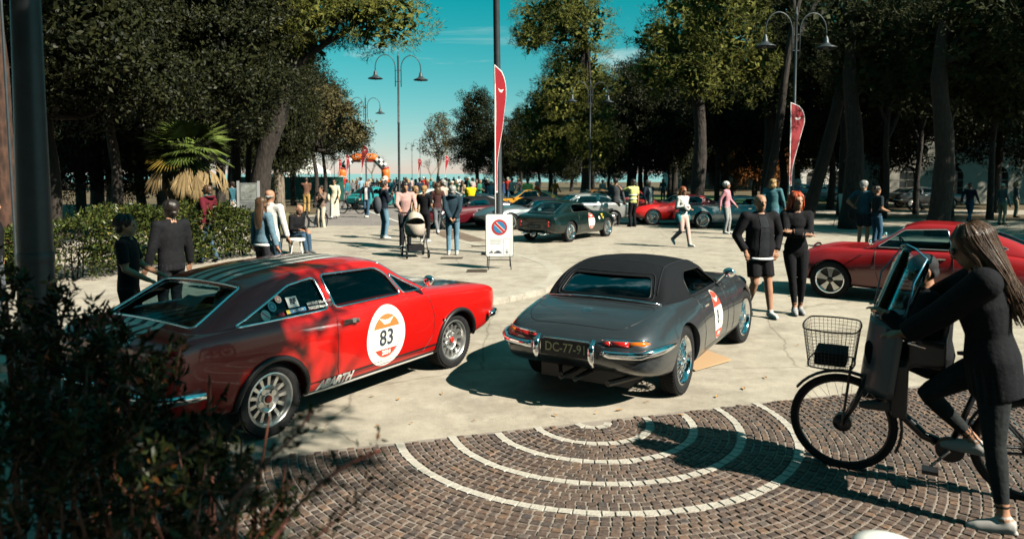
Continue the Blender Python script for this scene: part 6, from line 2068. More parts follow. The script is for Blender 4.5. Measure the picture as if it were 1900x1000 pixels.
link('foliage', quad_mesh('foliage', leaves(C_, A_, RNG.uniform(.018, .034, len(C_)), RNG.uniform(.008, .014, len(C_)), .2), [M_SHRUB]), sp_)
# ================================================================== street furniture
M_POST = mat('lamp_post_paint', (.045, .055, .060), .45, .3, var=.2, scale=6)
M_GLOBE = mat('lamp_glass', (.75, .74, .68), .3)
def lamp_parts():
    P = {}
    b = MB().lathe([(.14, 0), (.14, .25), (.10, .35), (.085, 1.2), (.07, 1.25), (.065, 5.0), (.072, 5.02), (.072, 5.12), (.06, 5.14), (.05, 8.9), (.07, 8.95), (.03, 9.05), (.02, 9.25), (.001, 9.3)], 14)
    P['post'] = b.mesh('post', [M_POST], True)
    arms = {}
    for s in (-1, 1):
        pts = [(s * .17, 0, 7.2), (s * .17, 0, 8.3)] + [(s * (.17 + .58 * (1 - cos(a))), 0, 8.3 + .75 * sin(a)) for a in np.linspace(.15, pi, 12)]
        pts.append((s * 1.33, 0, 8.12))
        m = MB().tube(pts, .028, 7)
        for z in (7.5, 8.15):
            m.tube([(0, 0, z), (s * .17, 0, z)], .02, 6)
        arms[s] = (m.mesh('arm', [M_POST], True),
                   MB().lathe([(.03, 8.14), (.07, 8.06), (.10, 7.98), (.11, 7.86), (.20, 7.76), (.42, 7.66), (.44, 7.62), (.40, 7.64)], 20, 0, Matrix.Translation((s * 1.33, 0, 0))).mesh('shade', [M_POST], True),
                   MB().ball((s * 1.33, 0, 7.68), .13, 8).mesh('bulb_glass', [M_GLOBE], True))
    return P, arms
LP_, LA_ = lamp_parts()
def street_lamp(label, loc, rz=0.0, sc=1.0, tilt=0.0):
    t = thing('street_lamp', label, 'street lamp', loc, rz, 'double armed street lamps')
    t.scale = (sc, sc, sc); t.rotation_euler = (0, tilt, rz)
    link('post', LP_['post'], t)
    for s in (-1, 1):
        a = link('arm', LA_[s][0], t)
        link('shade', LA_[s][1], a); link('bulb_glass', LA_[s][2], a)
    return t
for px, top, lab, rz in ((737, 98, 'tallest double street lamp in the gap of sky', .25), (676, 178, 'second double street lamp left of the tallest one', .25), (645, 226, 'third street lamp of the row towards the sea', .25), (627, 248, 'fourth street lamp of the row towards the sea', .25), (617, 258, 'last and smallest street lamp of the left row', .25),
                         (776, 257, 'small far street lamp right of the tallest one', .2), (761, 264, 'smallest far street lamp right of the tallest one', .2), (1090, 148, 'street lamp in front of the tall pine', .2), (1466, 18, 'street lamp in front of the dark pines on the right', .12)):
    d = (9.3 - CAMH) * FPX / (HOR - top)
    if px > 1000:                                           # shorter posts that stand before the pines
        d = 25.5 if px > 1400 else 41.0
    street_lamp(lab, (gx(px + 4, d), d, 0), rz, (CAMH + (HOR - top) / FPX * d) / 9.3)
pb = gp(927, 470, PAVZ)
street_lamp('near street lamp post behind the no parking sign', pb, .2, 1.25, radians(-.7))
b = MB().lathe([(.26, -.02), (.26, .16), (.22, .20), (.12, .21)], 20)
tag(b.build('post_footing', M_KERB, None, pb, smooth=False), 'round concrete footing of the near lamp post', 'footing')
post = thing('dark_post', 'thick dark post close to the camera on the left', 'post', (gx(62, 4.6), 4.6, 0))
MB().lathe([(.125, -.02), (.125, .3), (.112, .5), (.100, 1.6), (.088, 2.6), (.078, 4.2), (.07, 6.5)], 20).build('shaft', DARKMETAL, post, smooth=True)
MB().lathe([(.104, 1.52), (.106, 1.53), (.106, 1.58), (.103, 1.59)], 20).build('collar', DARKMETAL, post, smooth=True)
tag(MB().tube([(gx(26, 11), 11, 0), (gx(14, 11), 11, 6.5)], .022, 6).build('thin_pole', M_POST), 'thin pale pole beside the reddish pine trunk', 'pole')

# ---- feather flags
M_FLAG = mat('flag_red', (.25, .006, .012), .6, var=.12, scale=3)
M_FLAGW = mat('flag_white', (.72, .70, .66), .6)
def flag(label, loc, H, W, rz, z0=0.0, pole=True):
    t = thing('feather_flag', label, 'flag', loc, rz, 'red feather flags')
    n = 26
    def outline(g, e):
        L, R = [], []
        for i in range(n + 1):
            u = i / n
            z = z0 + H * (e + (1 - 2 * e) * u)
            top = sqrt(max(0, 1 - max(0, (u - .80) / .20) ** 2))
            w = W * (.16 + .84 * min(1, max(0, (u - .05) / .70)) ** 1.6) * top
            L.append((g, z)); R.append((max(g + .001, w - g), z))
        return L, R
    def panel(name, g, e, y, m, par=None):
        L, R = outline(g, e)
        vs, fs = [], []
        for side in (-1, 1):
            for (a, z), (c, _) in zip(L, R):
                for q in range(5):
                    x = a + (c - a) * q / 4
                    vs.append((x, side * y + .03 * W * sin(z * 3.1 + x * 4), z))
        N = (n + 1) * 5
        for i in range(n):
            for q in range(4):
                k = i * 5 + q
                fs.append((k, k + 1, k + 6, k + 5)); fs.append((N + k + 5, N + k + 6, N + k + 1, N + k))
        return MB().add(vs, fs).build(name, m, par or t, smooth=True)
    bd = panel('border', 0.0, 0.0, .002, M_FLAGW)
    panel('banner', W * .035, .010, .006, M_FLAG)
    for s in (-1, 1):
        V, F = wings(W * .50, z0 + H * .80, W * .26)
        vs = [(x, s * .010 + .03 * W * sin(z * 3.1 + x * 4), z) for x, z in V]
        MB().add(vs, [f_ if s < 0 else f_[::-1] for f_ in F]).build('emblem', M_FLAGW, t)
    if pole:
        MB().tube([(0, 0, 0), (0, 0, z0 + H * .85)], [.022, .012], 8).build('pole', M_FLAGW, t, smooth=True)
        MB().box((0, 0, .03), (.5, .5, .06)).build('base', M_POST, t)
    return t
fb = gp(921, 470, PAVZ)
zt, zb_ = at(935, 120, fb.y - .3).z, at(925, 350, fb.y - .3).z
flag('red feather flag fastened to the near lamp post', (fb.x - .02, fb.y - .3, PAVZ), zt - zb_ + .1, .56, radians(60), zb_ - PAVZ - .1)
def flag_px(label, px, top, bot, d, W, rz):
    za, zc = at(px, top, d).z, at(px, bot, d).z
    flag(label, (gx(px, d), d, 0), za - zc, W, rz, max(.02, zc))
flag_px('red feather flag under the street lamp on the right', 1464, 190, 345, 25.0, .62, radians(20))
flag_px('red feather flag in front of the inflatable arch', 671, 268, 322, 62, .62, radians(10))
flag_px('slim red feather flag at the left foot of the arch', 629, 293, 332, 78, .5, radians(60))
flag_px('slim red feather flag beside the left leg of the arch', 643, 285, 335, 88, .7, radians(66))
flag_px('far red feather flag right of the tallest lamp', 776, 294, 325, 90, .5, radians(10))
flag_px('red feather flag in front of the half bare tree', 826, 288, 328, 70, .5, radians(40))
flag_px('dark red feather flag just left of the near lamp post', 915, 275, 335, 48, .45, radians(20))

# ---- no parking signs on folding stands
M_SIGNB = mat('sign_blue', (.02, .17, .33), .5)
M_SIGNR = mat('sign_red', (.42, .02, .02), .5)
M_SIGNW = mat('sign_white', (.72, .71, .66), .5)
M_GREYT = flat((.35, .36, .36), .6)
def sign(label, loc, rz, sc=1.0):
    t = thing('no_parking_sign', label, 'sign', loc, rz)
    t.scale = (sc, sc, sc)
    w, h, z0 = .56, .88, .27
    R = Matrix.Rotation(radians(-9), 4, 'X')
    Z = Matrix.Translation((0, 0, z0)) @ R
    def poly(name, P_, y, m, par=None, th=.004):
        n = len(P_)
        vs = [Z @ Vector((u, y, v)) for u, v in P_] + [Z @ Vector((u, y + th, v)) for u, v in P_]
        fs = [tuple(range(n)), tuple(range(2 * n - 1, n - 1, -1))] + [(i, n + i, n + (i + 1) % n, (i + 1) % n) for i in range(n)]
        return MB().add(vs, fs).build(name, m, par or t)
    def rect(a, b_, c, d_):
        return [(a, c), (b_, c), (b_, d_), (a, d_)]
    bd = poly('panel', round_poly(rect(-w / 2, w / 2, 0, h), .05), 0, M_SIGNW, None, .022)
    poly('panel_edge', round_poly(rect(-w / 2 - .012, w / 2 + .012, -.012, h + .012), .055), .006, flat((.12, .13, .13), .5), None, .020)
    cz, r = h * .69, .165
    c0 = [(r * cos(a), cz + r * sin(a)) for a in np.linspace(0, 2 * pi, 40, endpoint=False)]
    c1 = [(r * .74 * cos(a), cz + r * .74 * sin(a)) for a in np.linspace(0, 2 * pi, 40, endpoint=False)]
    ring = poly('red_disc', c0, -.003, M_SIGNR)
    poly('blue_disc', c1, -.006, M_SIGNB, ring)
    for k, ww in enumerate((.036, .024)):
        L_ = r * .74
        P_ = [(-L_, -ww), (L_, -ww), (L_, ww), (-L_, ww)]
        a = radians(-45)
        poly('slash', [(u * cos(a) - v * sin(a), cz + u * sin(a) + v * cos(a)) for u, v in P_], -.008 - .002 * k, M_SIGNW if k == 0 else M_SIGNR, ring, .002)
    for k, z in enumerate((.355, .325, .295, .265)):
        poly('print_line', rect(-.20, .06 - .03 * (k % 2), z - .006, z + .006), -.002, M_GREYT, bd, .002)
    box = [(.085, .03), (.225, .03), (.225, .36), (.085, .36)]
    for a, b_ in zip(box, box[1:] + box[:1]):
        MB().tube([Z @ Vector((a[0], -.002, a[1])), Z @ Vector((b_[0], -.002, b_[1]))], .003, 4).build('arrow_frame', flat((.3, .3, .3), .6), bd)
    poly('arrow', [(.149, .15), (.161, .15), (.161, .085), (.185, .105), (.185, .092), (.155, .055), (.125, .092), (.125, .105), (.149, .085)], -.003, M_INK, bd, .002)
    poly('tow_truck', [(-.22, .07), (-.22, .085), (-.185, .10), (-.15, .14), (-.145, .135), (-.165, .10), (-.14, .10), (-.14, .07)], -.003, M_INK, bd, .002)
    poly('towed_car', [(-.12, .065), (-.12, .085), (-.09, .092), (-.06, .118), (-.01, .118), (.02, .092), (.045, .085), (.045, .065)], -.003, M_INK, bd, .002)
    for x in (-.235, .235):
        MB().tube([(x * .9, .045, z0 + .1), (x * 1.0, -.10, 0)], .010, 6).build('leg', BLACK, t)
        MB().tube([(x * .9, .14, z0 + .6), (x * 1.05, .42, 0)], .010, 6).build('leg', BLACK, t)
    MB().tube([(-.235, .30, .16), (.235, .30, .16)], .008, 6).build('brace', BLACK, t)
    return t
ps = gp(927, 500, PAVZ)
sign('white no parking sign on a folding stand before the lamp post', ps + Vector((0, .05, 0)), radians(4), 1.0)
sign('white no parking sign in the shade on the right', Vector((gx(1574, 27.5), 27.5, 0)), radians(12), 1.15)

# ---- inflatable arch over the road
def checker_mat():
    m, N, L, B = principled('chequered_fabric')
    t = N.new('ShaderNodeTexCoord'); mp_ = N.new('ShaderNodeMapping'); mp_.inputs['Rotation'].default_value = (0, radians(45), 0)
    mp_.inputs['Location'].default_value = (.03, .5, .02)
    c = N.new('ShaderNodeTexChecker'); c.inputs['Scale'].default_value = 2.2
    c.inputs['Color1'].default_value = (.72, .70, .66, 1); c.inputs['Color2'].default_value = (.02, .02, .025, 1)
    sp2 = N.new('ShaderNodeSeparateXYZ'); cb = N.new('ShaderNodeCombineXYZ'); cb.inputs[1].default_value = .1
    L.new(t.outputs['Object'], sp2.inputs[0]); L.new(sp2.outputs[0], cb.inputs[0]); L.new(sp2.outputs[2], cb.inputs[2])
    L.new(cb.outputs[0], mp_.inputs[0]); L.new(mp_.outputs[0], c.inputs[0]); L.new(c.outputs[0], B.inputs['Base Color'])
    return m
M_ARCHO = mat('arch_orange', (.72, .15, .02), .5, var=.15, scale=1)
M_ARCHR = mat('arch_red', (.32, .015, .012), .5)
ad_ = 105.0
arch = thing('inflatable_arch', 'orange inflatable start arch with chequered corners across the road', 'arch', (gx(676, ad_), ad_, 0), radians(6))
CHK = checker_mat()
hw = 3.15
for s in (-1, 1):
    lg = MB().tube([(s * hw, 0, 0), (s * hw, 0, 2.2), (s * hw * .98, 0, 2.7)], [.62, .62, .60], 14).build('leg', M_ARCHO, arch, smooth=True)
    MB().lathe([(.001, 0), (.42, 0), (.42, .02), (.001, .02)], 20, 0, Matrix.Translation((s * hw, -.64, 1.35)) @ Matrix.Rotation(pi / 2, 4, 'X')).build('round_print', M_FLAGW, lg)
    MB().tube([(s * hw * .98, 0, 2.7), (s * hw * .96, 0, 2.95)], [.61, .60], 14).build('red_band', M_ARCHR, arch, smooth=True)
    MB().tube([(s * hw * .96, 0, 2.95), (s * hw * .56, 0, 4.25)], [.60, .58], 14).build('chequered_corner', CHK, arch, smooth=True)
MB().tube([(-hw * .56, 0, 4.22), (-hw * .45, 0, 4.42), (hw * .45, 0, 4.42), (hw * .56, 0, 4.22)], [.56, .60, .60, .56], 14).build('beam', M_ARCHO, arch, smooth=True)
MB().tube([(-hw * .44, -.16, 4.02), (hw * .44, -.16, 4.02)], .28, 12).build('red_underside', M_ARCHR, arch, smooth=True)
for k in (-.85, .0, .85):
    V, F = wings(k, 4.50, .36)
    MB().add([(x, -.615, z) for x, z in V], F).build('winged_print', M_FLAGW, arch)

# ---- white tent, green fence, notice board, stool
td = 78.0
tent = thing('party_tent', 'white pyramid tent at the left end of the road', 'tent', (gx(583, td), td, 0), .25)
M_TENT = mat('tent_canvas', (.74, .72, .66), .7)
z1 = 2.35
q = 1.75
MB().add([(-q, -q, z1), (q, -q, z1), (q, q, z1), (-q, q, z1), (0, 0, z1 + 1.15)] + [(a * .5, b_ * .5, z1 + .42) for a, b_ in ((-q, -q), (q, -q), (q, q), (-q, q))],
         [(0, 1, 6, 5), (1, 2, 7, 6), (2, 3, 8, 7), (3, 0, 5, 8), (5, 6, 4), (6, 7, 4), (7, 8, 4), (8, 5, 4)]).build('roof', M_TENT, tent)
for a, b_, c, d_ in ((-q, -q, q, -q), (q, -q, q, q), (q, q, -q, q), (-q, q, -q, -q)):
    MB().add([(a, b_, z1 - .25), (c, d_, z1 - .25), (c, d_, z1), (a, b_, z1)], [(0, 1, 2, 3)]).build('valance', M_TENT, tent)
for a in (-q, q):
    for b_ in (-q, q):
        MB().tube([(a * .98, b_ * .98, 0), (a * .98, b_ * .98, z1)], .04, 6).build('leg', M_FLAGW, tent)
MB().box((-q - .6, 0, 1.1), (1.0, .2, 2.2)).build('side_wall', M_TENT, tent)
fence = thing('green_fence', 'dark green screened fence behind the pale trunks', 'fence', (gx(535, 52), 52, 0), .1)
for k in range(5):
    MB().box((-3.2 + 1.6 * k, 0, 1.0), (1.56, .04, 1.7)).build('panel', mat('green_screen', (.015, .10, .075), .7, var=.2, scale=3) if k == 0 else bpy.data.materials['green_screen'], fence)
    MB().tube([(-4.0 + 1.6 * k, 0, 0), (-4.0 + 1.6 * k, 0, 2.0)], .035, 6).build('post', M_POST, fence)
nd = 19.0
board = thing('notice_board', 'grey notice board on two posts behind the hedge', 'notice board', (gx(461, nd), nd, 0), radians(10))
for s in (-1, 1):
    MB().box((s * .26, 0, .95), (.06, .06, 1.9)).build('post', flat((.30, .31, .30), .6), board)
MB().box((0, -.01, 1.35), (.46, .04, 1.0)).build('panel', flat((.16, .17, .165), .5, var=.3, scale=6), board)
MB().box((0, -.034, 1.60), (.38, .006, .40)).build('map_sheet', mat('faded_map', (.20, .21, .19), .6, var=.5, scale=9), board)
for k in range(7):
    MB().box((-.01, -.034, 1.32 - .055 * k), (.34 - .05 * (k % 3), .006, .016)).build('print_line', flat((.12, .13, .13), .6), board)
so_ = gp(550, 474, PAVZ)
stool = thing('low_stool', 'low white stool under the seated man', 'stool', so_, .4)
MB().lathe([(.001, .36), (.21, .36), (.22, .39), (.20, .42), (.001, .42)], 20).build('seat', M_FLAGW, stool)
for a in (.8, 2.4, 3.9, 5.5):
    MB().tube([(.13 * cos(a), .13 * sin(a), .36), (.19 * cos(a), .19 * sin(a), 0)], .014, 6).build('leg', M_FLAGW, stool)
so2 = gp(530, 466, PAVZ)
st2 = thing('low_stool', 'second low stool half hidden behind the seated man', 'stool', so2, .1)
MB().lathe([(.001, .36), (.21, .36), (.22, .39), (.20, .42), (.001, .42)], 20).build('seat', DARKMETAL, st2)
for a in (.8, 2.4, 3.9, 5.5):
    MB().tube([(.13 * cos(a), .13 * sin(a), .36), (.19 * cos(a), .19 * sin(a), 0)], .014, 6).build('leg', DARKMETAL, st2)
bo = thing('bollard', 'white round topped bollard at the bottom edge of the picture', 'bollard', Vector((gx(1668, 2.62), 2.62, 0)))
zt_ = at(1655, 1012, 2.62).z
MB().lathe([(.105, 0), (.105, zt_ - .10), (.128, zt_ - .07), (.130, zt_ - .02), (.115, zt_ + .004), (.07, zt_ + .016), (.001, zt_ + .020)], 28).build('cap_and_shaft', M_SIGNW, bo, smooth=True)
MB().lathe([(.16, 0), (.16, .02), (.11, .05)], 24).build('base', M_POST, bo)
cb_ = [gp(x, y) for x, y in ((1262, 672), (1290, 690), (1356, 671), (1300, 648))]
tag(MB().add([(p.x, p.y, .012) for p in cb_] + [(p.x, p.y, .017 + .02 * (i == 2)) for i, p in enumerate(cb_)], [(3, 2, 1, 0), (4, 5, 6, 7), (0, 1, 5, 4), (1, 2, 6, 5), (2, 3, 7, 6), (3, 0, 4, 7)]).build('cardboard_sheet', flat((.48, .31, .17), .8)), 'flat piece of brown cardboard on the asphalt behind the roadster wheel', 'cardboard')

# ---- pale buildings behind the right-hand trees
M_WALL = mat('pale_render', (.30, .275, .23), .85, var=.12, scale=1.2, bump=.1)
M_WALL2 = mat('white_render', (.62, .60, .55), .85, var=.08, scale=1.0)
def building(label, loc, L, H, D_, arches, m, rz=0.0, aw=1.3, ah=2.6, step=3.0):
    t = thing('building', label, 'building', loc, rz)
    bx_ = new_mesh('wall', [(x, y, z) for x in (0, L) for y in (0, D_) for z in (0, H)], [(0, 1, 3, 2), (4, 6, 7, 5), (0, 4, 5, 1), (2, 3, 7, 6), (0, 2, 6, 4), (1, 5, 7, 3)])
    cs = []
    for k in range(arches):
        x = step * (k + .6)
        pol = [(x - aw / 2, .3), (x + aw / 2, .3)] + [(x + aw / 2 * cos(a), ah - aw / 2 + aw / 2 * sin(a)) for a in np.linspace(0, pi, 9)]
        cs.append(cutter_mesh('side', pol, -.3, .45, 0))
    w = boolean(fix_normals(bx_), join_meshes(cs))
    w.materials.clear(); w.materials.append(m)
    link('wall', w, t)
    for k in range(arches):
        x = step * (k + .6)
        wn_ = MB().box((x, .40, ah / 2 + .1), (aw * .9, .04, ah * .92)).build('window', flat((.03, .04, .045), .15), t)
        MB().box((x, .36, ah / 2), (.06, .05, ah * .9)).box((x, .36, ah * .6), (aw * .9, .05, .06)).build('frame', flat((.25, .22, .18), .6), wn_)
    MB().box((L / 2, D_ / 2, H + .12), (L + .5, D_ + .5, .24)).build('cornice', m, t)
    MB().box((L / 2, -.04, .2), (L, .08, .4)).build('plinth', M_KERB, t)
    for k in range(1, int(H / .55)):
        MB().box((L / 2, -.008, .55 * k), (L, .016, .035)).build('course', flat((.30, .27, .22), .8), t)
    return t
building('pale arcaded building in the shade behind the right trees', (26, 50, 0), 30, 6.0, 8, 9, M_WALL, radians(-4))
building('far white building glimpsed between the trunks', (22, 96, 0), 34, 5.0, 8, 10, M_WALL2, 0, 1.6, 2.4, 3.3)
for px, d, h, lab, c in ((1500, 57, (-1, .1), 'white car parked under the trees behind the feather flag', (.55, .55, .55)), (1545, 54, (-1, 0), 'pale blue car parked under the trees behind the far sign', (.22, .33, .36)), (1680, 44, (1, 0), 'dark car parked before the arcaded building', (.03, .035, .04)), (1590, 60, (1, .05), 'grey car parked deep under the trees', (.20, .21, .22))):
    car_copy(f, lab, Vector((gx(px, d), d, -.01)), h, car_paint('parked_paint', c, .3), ('number_sticker', 'side_lettering', 'window_sticker', 'crew_name', 'rear_lettering', 'parking_card', 'parcel_helmet', 'sill_band', 'arch_trim'))['group'] = 'cars parked under the trees'

# ---- pushchair
pp = gp(770, 476, PAVZ)
push = thing('pushchair', 'pushchair with beige folding hood and dark frame', 'pushchair', pp, radians(-72))
M_BEI = cloth((.50, .43, .35)); M_BEI2 = cloth((.40, .34, .28))
b = MB()
for i in range(9):                                         # hood ribs, front to back
    a0 = radians(10 + 18 * i)
vs, fs = [], []
na, nt = 12, 14
for i in range(na + 1):
    a = radians(-5 + 150 * i / na)
    for k in range(nt + 1):
        th = pi * k / nt
        rr = .30 + .012 * (i % 2)
        vs.append((.02 - rr * cos(a) * sin(th), .23 * cos(th), .78 + rr * sin(a) * sin(th)))
for i in range(na):
    for k in range(nt):
        q_ = i * (nt + 1) + k
        fs.append((q_, q_ + 1, q_ + nt + 2, q_ + nt + 1))
MB().add(vs, fs).build('hood', M_BEI, push, smooth=True)
MB().lathe([(.001, .48), (.20, .49), (.25, .58), (.26, .78), (.24, .80), (.001, .74)], 24, 0, Matrix.Diagonal((1.45, .92, 1, 1))).build('bassinet', M_BEI2, push, smooth=True)
for s in (-1, 1):
    MB().tube([(-.55, s * .24, 1.02), (-.30, s * .25, .75), (.05, s * .25, .50), (.36, s * .25, .12)], .013, 8).build('frame_tube', DARKMETAL, push, smooth=True)
    MB().tube([(.02, s * .25, .50), (-.30, s * .25, .12)], .013, 8).build('frame_tube', DARKMETAL, push, smooth=True)
    for x, r in ((.38, .085), (-.32, .11)):
        w_ = MB().tube([(x + r * cos(a), s * .26, r + .004 + r * sin(a) * .96) for a in np.linspace(0, 2 * pi, 18, endpoint=False)], .018, 6, closed=True).build('wheel', RUBBER, push, smooth=True)
        MB().lathe([(.001, -.012), (r * .75, -.012), (r * .75, .012), (.001, .012)], 14, 0, Matrix.Translation((x, s * .26, r)) @ RX).build('hub', flat((.45, .45, .44), .4), w_)
MB().tube([(-.55, -.24, 1.02), (-.58, 0, 1.03), (-.55, .24, 1.02)], .016, 8).build('handle', BLACK, push, smooth=True)
MB().box((.0, 0, .22), (.46, .38, .14)).build('shopping_basket', cloth((.02, .02, .022)), push)

# ================================================================== bicycle in the foreground
M_BIKE = mat('bike_black', (.012, .014, .016), .35, .2)
def bicycle(label, loc, rz, full=True, sc=1.0, group=None):
    """front wheel axle at x = .55, rear at x = -.55"""
    t = thing('bicycle', label, 'bicycle', loc, rz, group)
    t.scale = (sc, sc, sc)
    R = .345
    for x in (.55, -.55):
        w = bpy.data.objects.new('wheel', None); COL.objects.link(w); w.parent = t; w.location = (x, 0, R)
        MB().tube([((R - .02) * cos(a), 0, (R - .02) * sin(a)) for a in np.linspace(0, 2 * pi, 44, endpoint=False)], .0235, 8, closed=True).build('tyre', RUBBER, w, smooth=True)
        MB().tube([((R - .045) * cos(a), 0, (R - .045) * sin(a)) for a in np.linspace(0, 2 * pi, 44, endpoint=False)], .012, 6, closed=True).build('rim', M_BIKE, w, smooth=True)
        b = MB()
        for k in range(32):
            a = 2 * pi * k / 32; da = .5 if k % 2 else -.5; s = 1 if (k // 2) % 2 else -1
            b.tube([(.05 * cos(a + da), s * .03, .05 * sin(a + da)), ((R - .05) * cos(a), 0, (R - .05) * sin(a))], .0014, 4)
        b.build('spokes', CHROME, w)
        MB().lathe([(.03, -.05), (.062, -.03), (.062, .03), (.03, .05)], 18, 0, RX, True).build('hub', M_BIKE if x > 0 else DARKMETAL, w)
        MB().tube([((R + .025) * cos(a), 0, (R + .025) * sin(a)) for a in np.linspace(*((radians(35), radians(205)) if x > 0 else (radians(-5), radians(170))), 20)], .030, 6, flat=.35).build('mudguard', M_BIKE, w, smooth=True)
    hd_ = Vector((.36, 0, .80)); ht = Vector((.31, 0, .98)); bb = Vector((-.10, 0, .29)); st_ = Vector((-.27, 0, .80)); ra = Vector((-.55, 0, R))
    b = MB().tube([hd_ + Vector((.03, 0, -.12)), ht], .022, 10)
    b.tube([hd_ + Vector((.025, 0, -.06)), (.22, 0, .50), (.05, 0, .34), bb], [.030, .032, .032, .034], 10).tube([bb, st_], .019, 10)
    for s in (-1, 1):
        b.tube([bb + Vector((0, s * .03, 0)), ra + Vector((0, s * .06, 0))], .011, 8).tube([Vector((-.24, s * .02, .70)), ra + Vector((0, s * .06, 0))], .009, 8)
    b.build('frame', M_BIKE, t, smooth=True)
    fk = MB()
    for s in (-1, 1):
        fk.tube([(.385, s * .055, .74), (.47, s * .06, .50), (.55, s * .055, R)], [.020, .017, .013], 8)
        fk.tube([(.385, s * .055, .74), (.37, 0, .76)], .018, 8)
    fk.build('fork', M_BIKE, t, smooth=True)
    MB().tube([(.31, 0, .98), (.29, 0, 1.06)], .016, 8).tube([(-.02, .30, 1.04), (.12, .28, 1.06), (.28, .12, 1.07), (.29, 0, 1.06), (.28, -.12, 1.07), (.12, -.28, 1.06), (-.02, -.30, 1.04)], .0115, 8).build('handlebar', DARKMETAL, t, smooth=True)
    for s in (-1, 1):
        MB().tube([(-.04, s * .30, 1.04), (.08, s * .285, 1.055)], .017, 8).build('grip', RUBBER, t, smooth=True)
        MB().tube([(.10, s * .285, 1.055), (.16, s * .25, 1.03), (.06, s * .275, 1.015)], .006, 6).build('brake_lever', CHROME, t)
    MB().tube([(-.27, 0, .80), (-.29, 0, .90)], .014, 8).build('seat_post', CHROME, t)
    MB().tube([(-.42, 0, .93), (-.32, 0, .945), (-.18, 0, .935), (-.12, 0, .93)], [.085, .08, .04, .025], 10, flat=.4).build('saddle', BLACK, t, smooth=True)
    b = MB().lathe([(.02, -.01), (.085, -.01), (.085, .01), (.02, .01)], 22, 0, Matrix.Translation((-.10, .05, .29)) @ RX, True)
    b.build('chainring', M_BIKE, t)
    for s, a in ((1, radians(-50)), (-1, radians(130))):
        e_ = Vector((-.10 + .17 * cos(a), s * .085, .29 + .17 * sin(a)))
        MB().tube([(-.10, s * .075, .29), e_], .011, 6).build('crank', CHROME, t)
        MB().box(e_ + Vector((0, s * .055, 0)), (.095, .09, .024)).build('pedal', BLACK, t)
    MB().tube([(-.50, 0, .72), (-.80, 0, .72), (-.80, .08, .72), (-.50, .08, .72), (-.50, -.08, .72), (-.80, -.08, .72)], .007, 6).tube([(-.75, .07, .72), ra + Vector((0, .07, 0))], .006, 6).tube([(-.75, -.07, .72), ra + Vector((0, -.07, 0))], .006, 6).build('rack', M_BIKE, t)
    if full:
        # wire basket over the front wheel
        b = MB()
        def bk(u, v, k):                                    # u round the rim, v height
            a = 2 * pi * u; sx, sy = .15 + .035 * v, .19 + .035 * v
            c = max(abs(cos(a)), abs(sin(a))) ** .6
            return Vector((.63 + sx * cos(a) / c, sy * sin(a) / c, .77 + .27 * v))
        nu = 44
        for k in range(nu):
            b.tube([bk(k / nu, 0, 0), bk(k / nu, 1, 0)], .0013, 4)
        for v in np.linspace(0, 1, 12):
            b.tube([bk(k / nu, v, 0) for k in range(nu)], .006 if v in (0, 1) else .0013, 4, closed=True)
        for v in np.linspace(-.9, .9, 9):
            b.tube([(.63 - .15, v * .19, .77), (.63 + .15, v * .19, .77)], .0015, 4).tube([(.63 + v * .15, -.19, .77), (.63 + v * .15, .19, .77)], .0015, 4)
        b.build('basket', M_BIKE, t)
        MB().box((.63, 0, .82), (.20, .24, .09)).build('basket_bag', cloth((.02, .02, .022)), t)
        MB().tube([(.50, .10, .79), (.55, .08, R)], .006, 6).tube([(.50, -.10, .79), (.55, -.08, R)], .006, 6).build('basket_stay', M_BIKE, t)
        # child seat with its windscreen
        def screen(name, z0_, z1_, x0, x1, wd, m, ins=0.0):
            vs, fs = [], []
            n, k_ = 10, 10
            for i in range(n + 1):
                v = i / n
                z = z0_ + (z1_ - z0_) * v; x = x0 + (x1 - x0) * v
                w_ = wd * (1 - .25 * max(0, v - .7) / .3 if ins else 1)
                for k in range(k_ + 1):
                    u = -1 + 2 * k / k_
                    vs.append((x - .09 * u * u, w_ * u, z - (.05 * u * u if (ins and v > .8) else 0)))
            for i in range(n):
                for k in range(k_):
                    a = i * (k_ + 1) + k
                    fs.append((a, a + 1, a + k_ + 2, a + k_ + 1))
            PV = Matrix.Translation((.30, 0, 0)) @ Matrix.Rotation(radians(30), 4, 'Z') @ Matrix.Translation((-.30, 0, 0))
            o = MB().add([PV @ Vector(p) for p in vs], fs).build(name, m, t, smooth=True)
            md = o.modifiers.new('thick', 'SOLIDIFY'); md.thickness = .006
            return o
        TINTS = glass_mat('windscreen_plastic', (.80, .92, .95))
        screen('screen_pane', 1.12, 1.62, .37, .17, .20, TINTS, 1.0)
        screen('screen_skirt', .62, 1.12, .44, .37, .21, flat((.10, .10, .105), .35))
        PV = Matrix.Translation((.30, 0, 0)) @ Matrix.Rotation(radians(30), 4, 'Z') @ Matrix.Translation((-.30, 0, 0))
        MB().tube([PV @ Vector(p) for p in ((.37 - .09, -.20, 1.12), (.37, 0, 1.12), (.37 - .09, .20, 1.12))], .010, 6).build('screen_edge', flat((.02, .12, .18), .3), t, smooth=True)
        rim_ = [(.37 - .09, .20, 1.12), (.23, .203, 1.40), (.13, .17, 1.55), (.16, .08, 1.605), (.17, 0, 1.62), (.16, -.08, 1.605), (.13, -.17, 1.55), (.23, -.203, 1.40), (.37 - .09, -.20, 1.12)]
        MB().tube([PV @ Vector(p) for p in rim_], .006, 6).build('screen_rim', flat((.03, .20, .30), .25), t, smooth=True)
        b = MB()
        b.box((.10, 0, .86), (.26, .26, .05)); b.box((-.04, 0, 1.02), (.04, .27, .34), 0, Matrix.Rotation(-.15, 3, 'Y'))
        for s in (-1, 1):
            b.box((.05, s * .14, .95), (.22, .03, .18)); b.box((.20, s * .13, .66), (.10, .05, .36))
        cs_ = remesh(b, .014, 8)
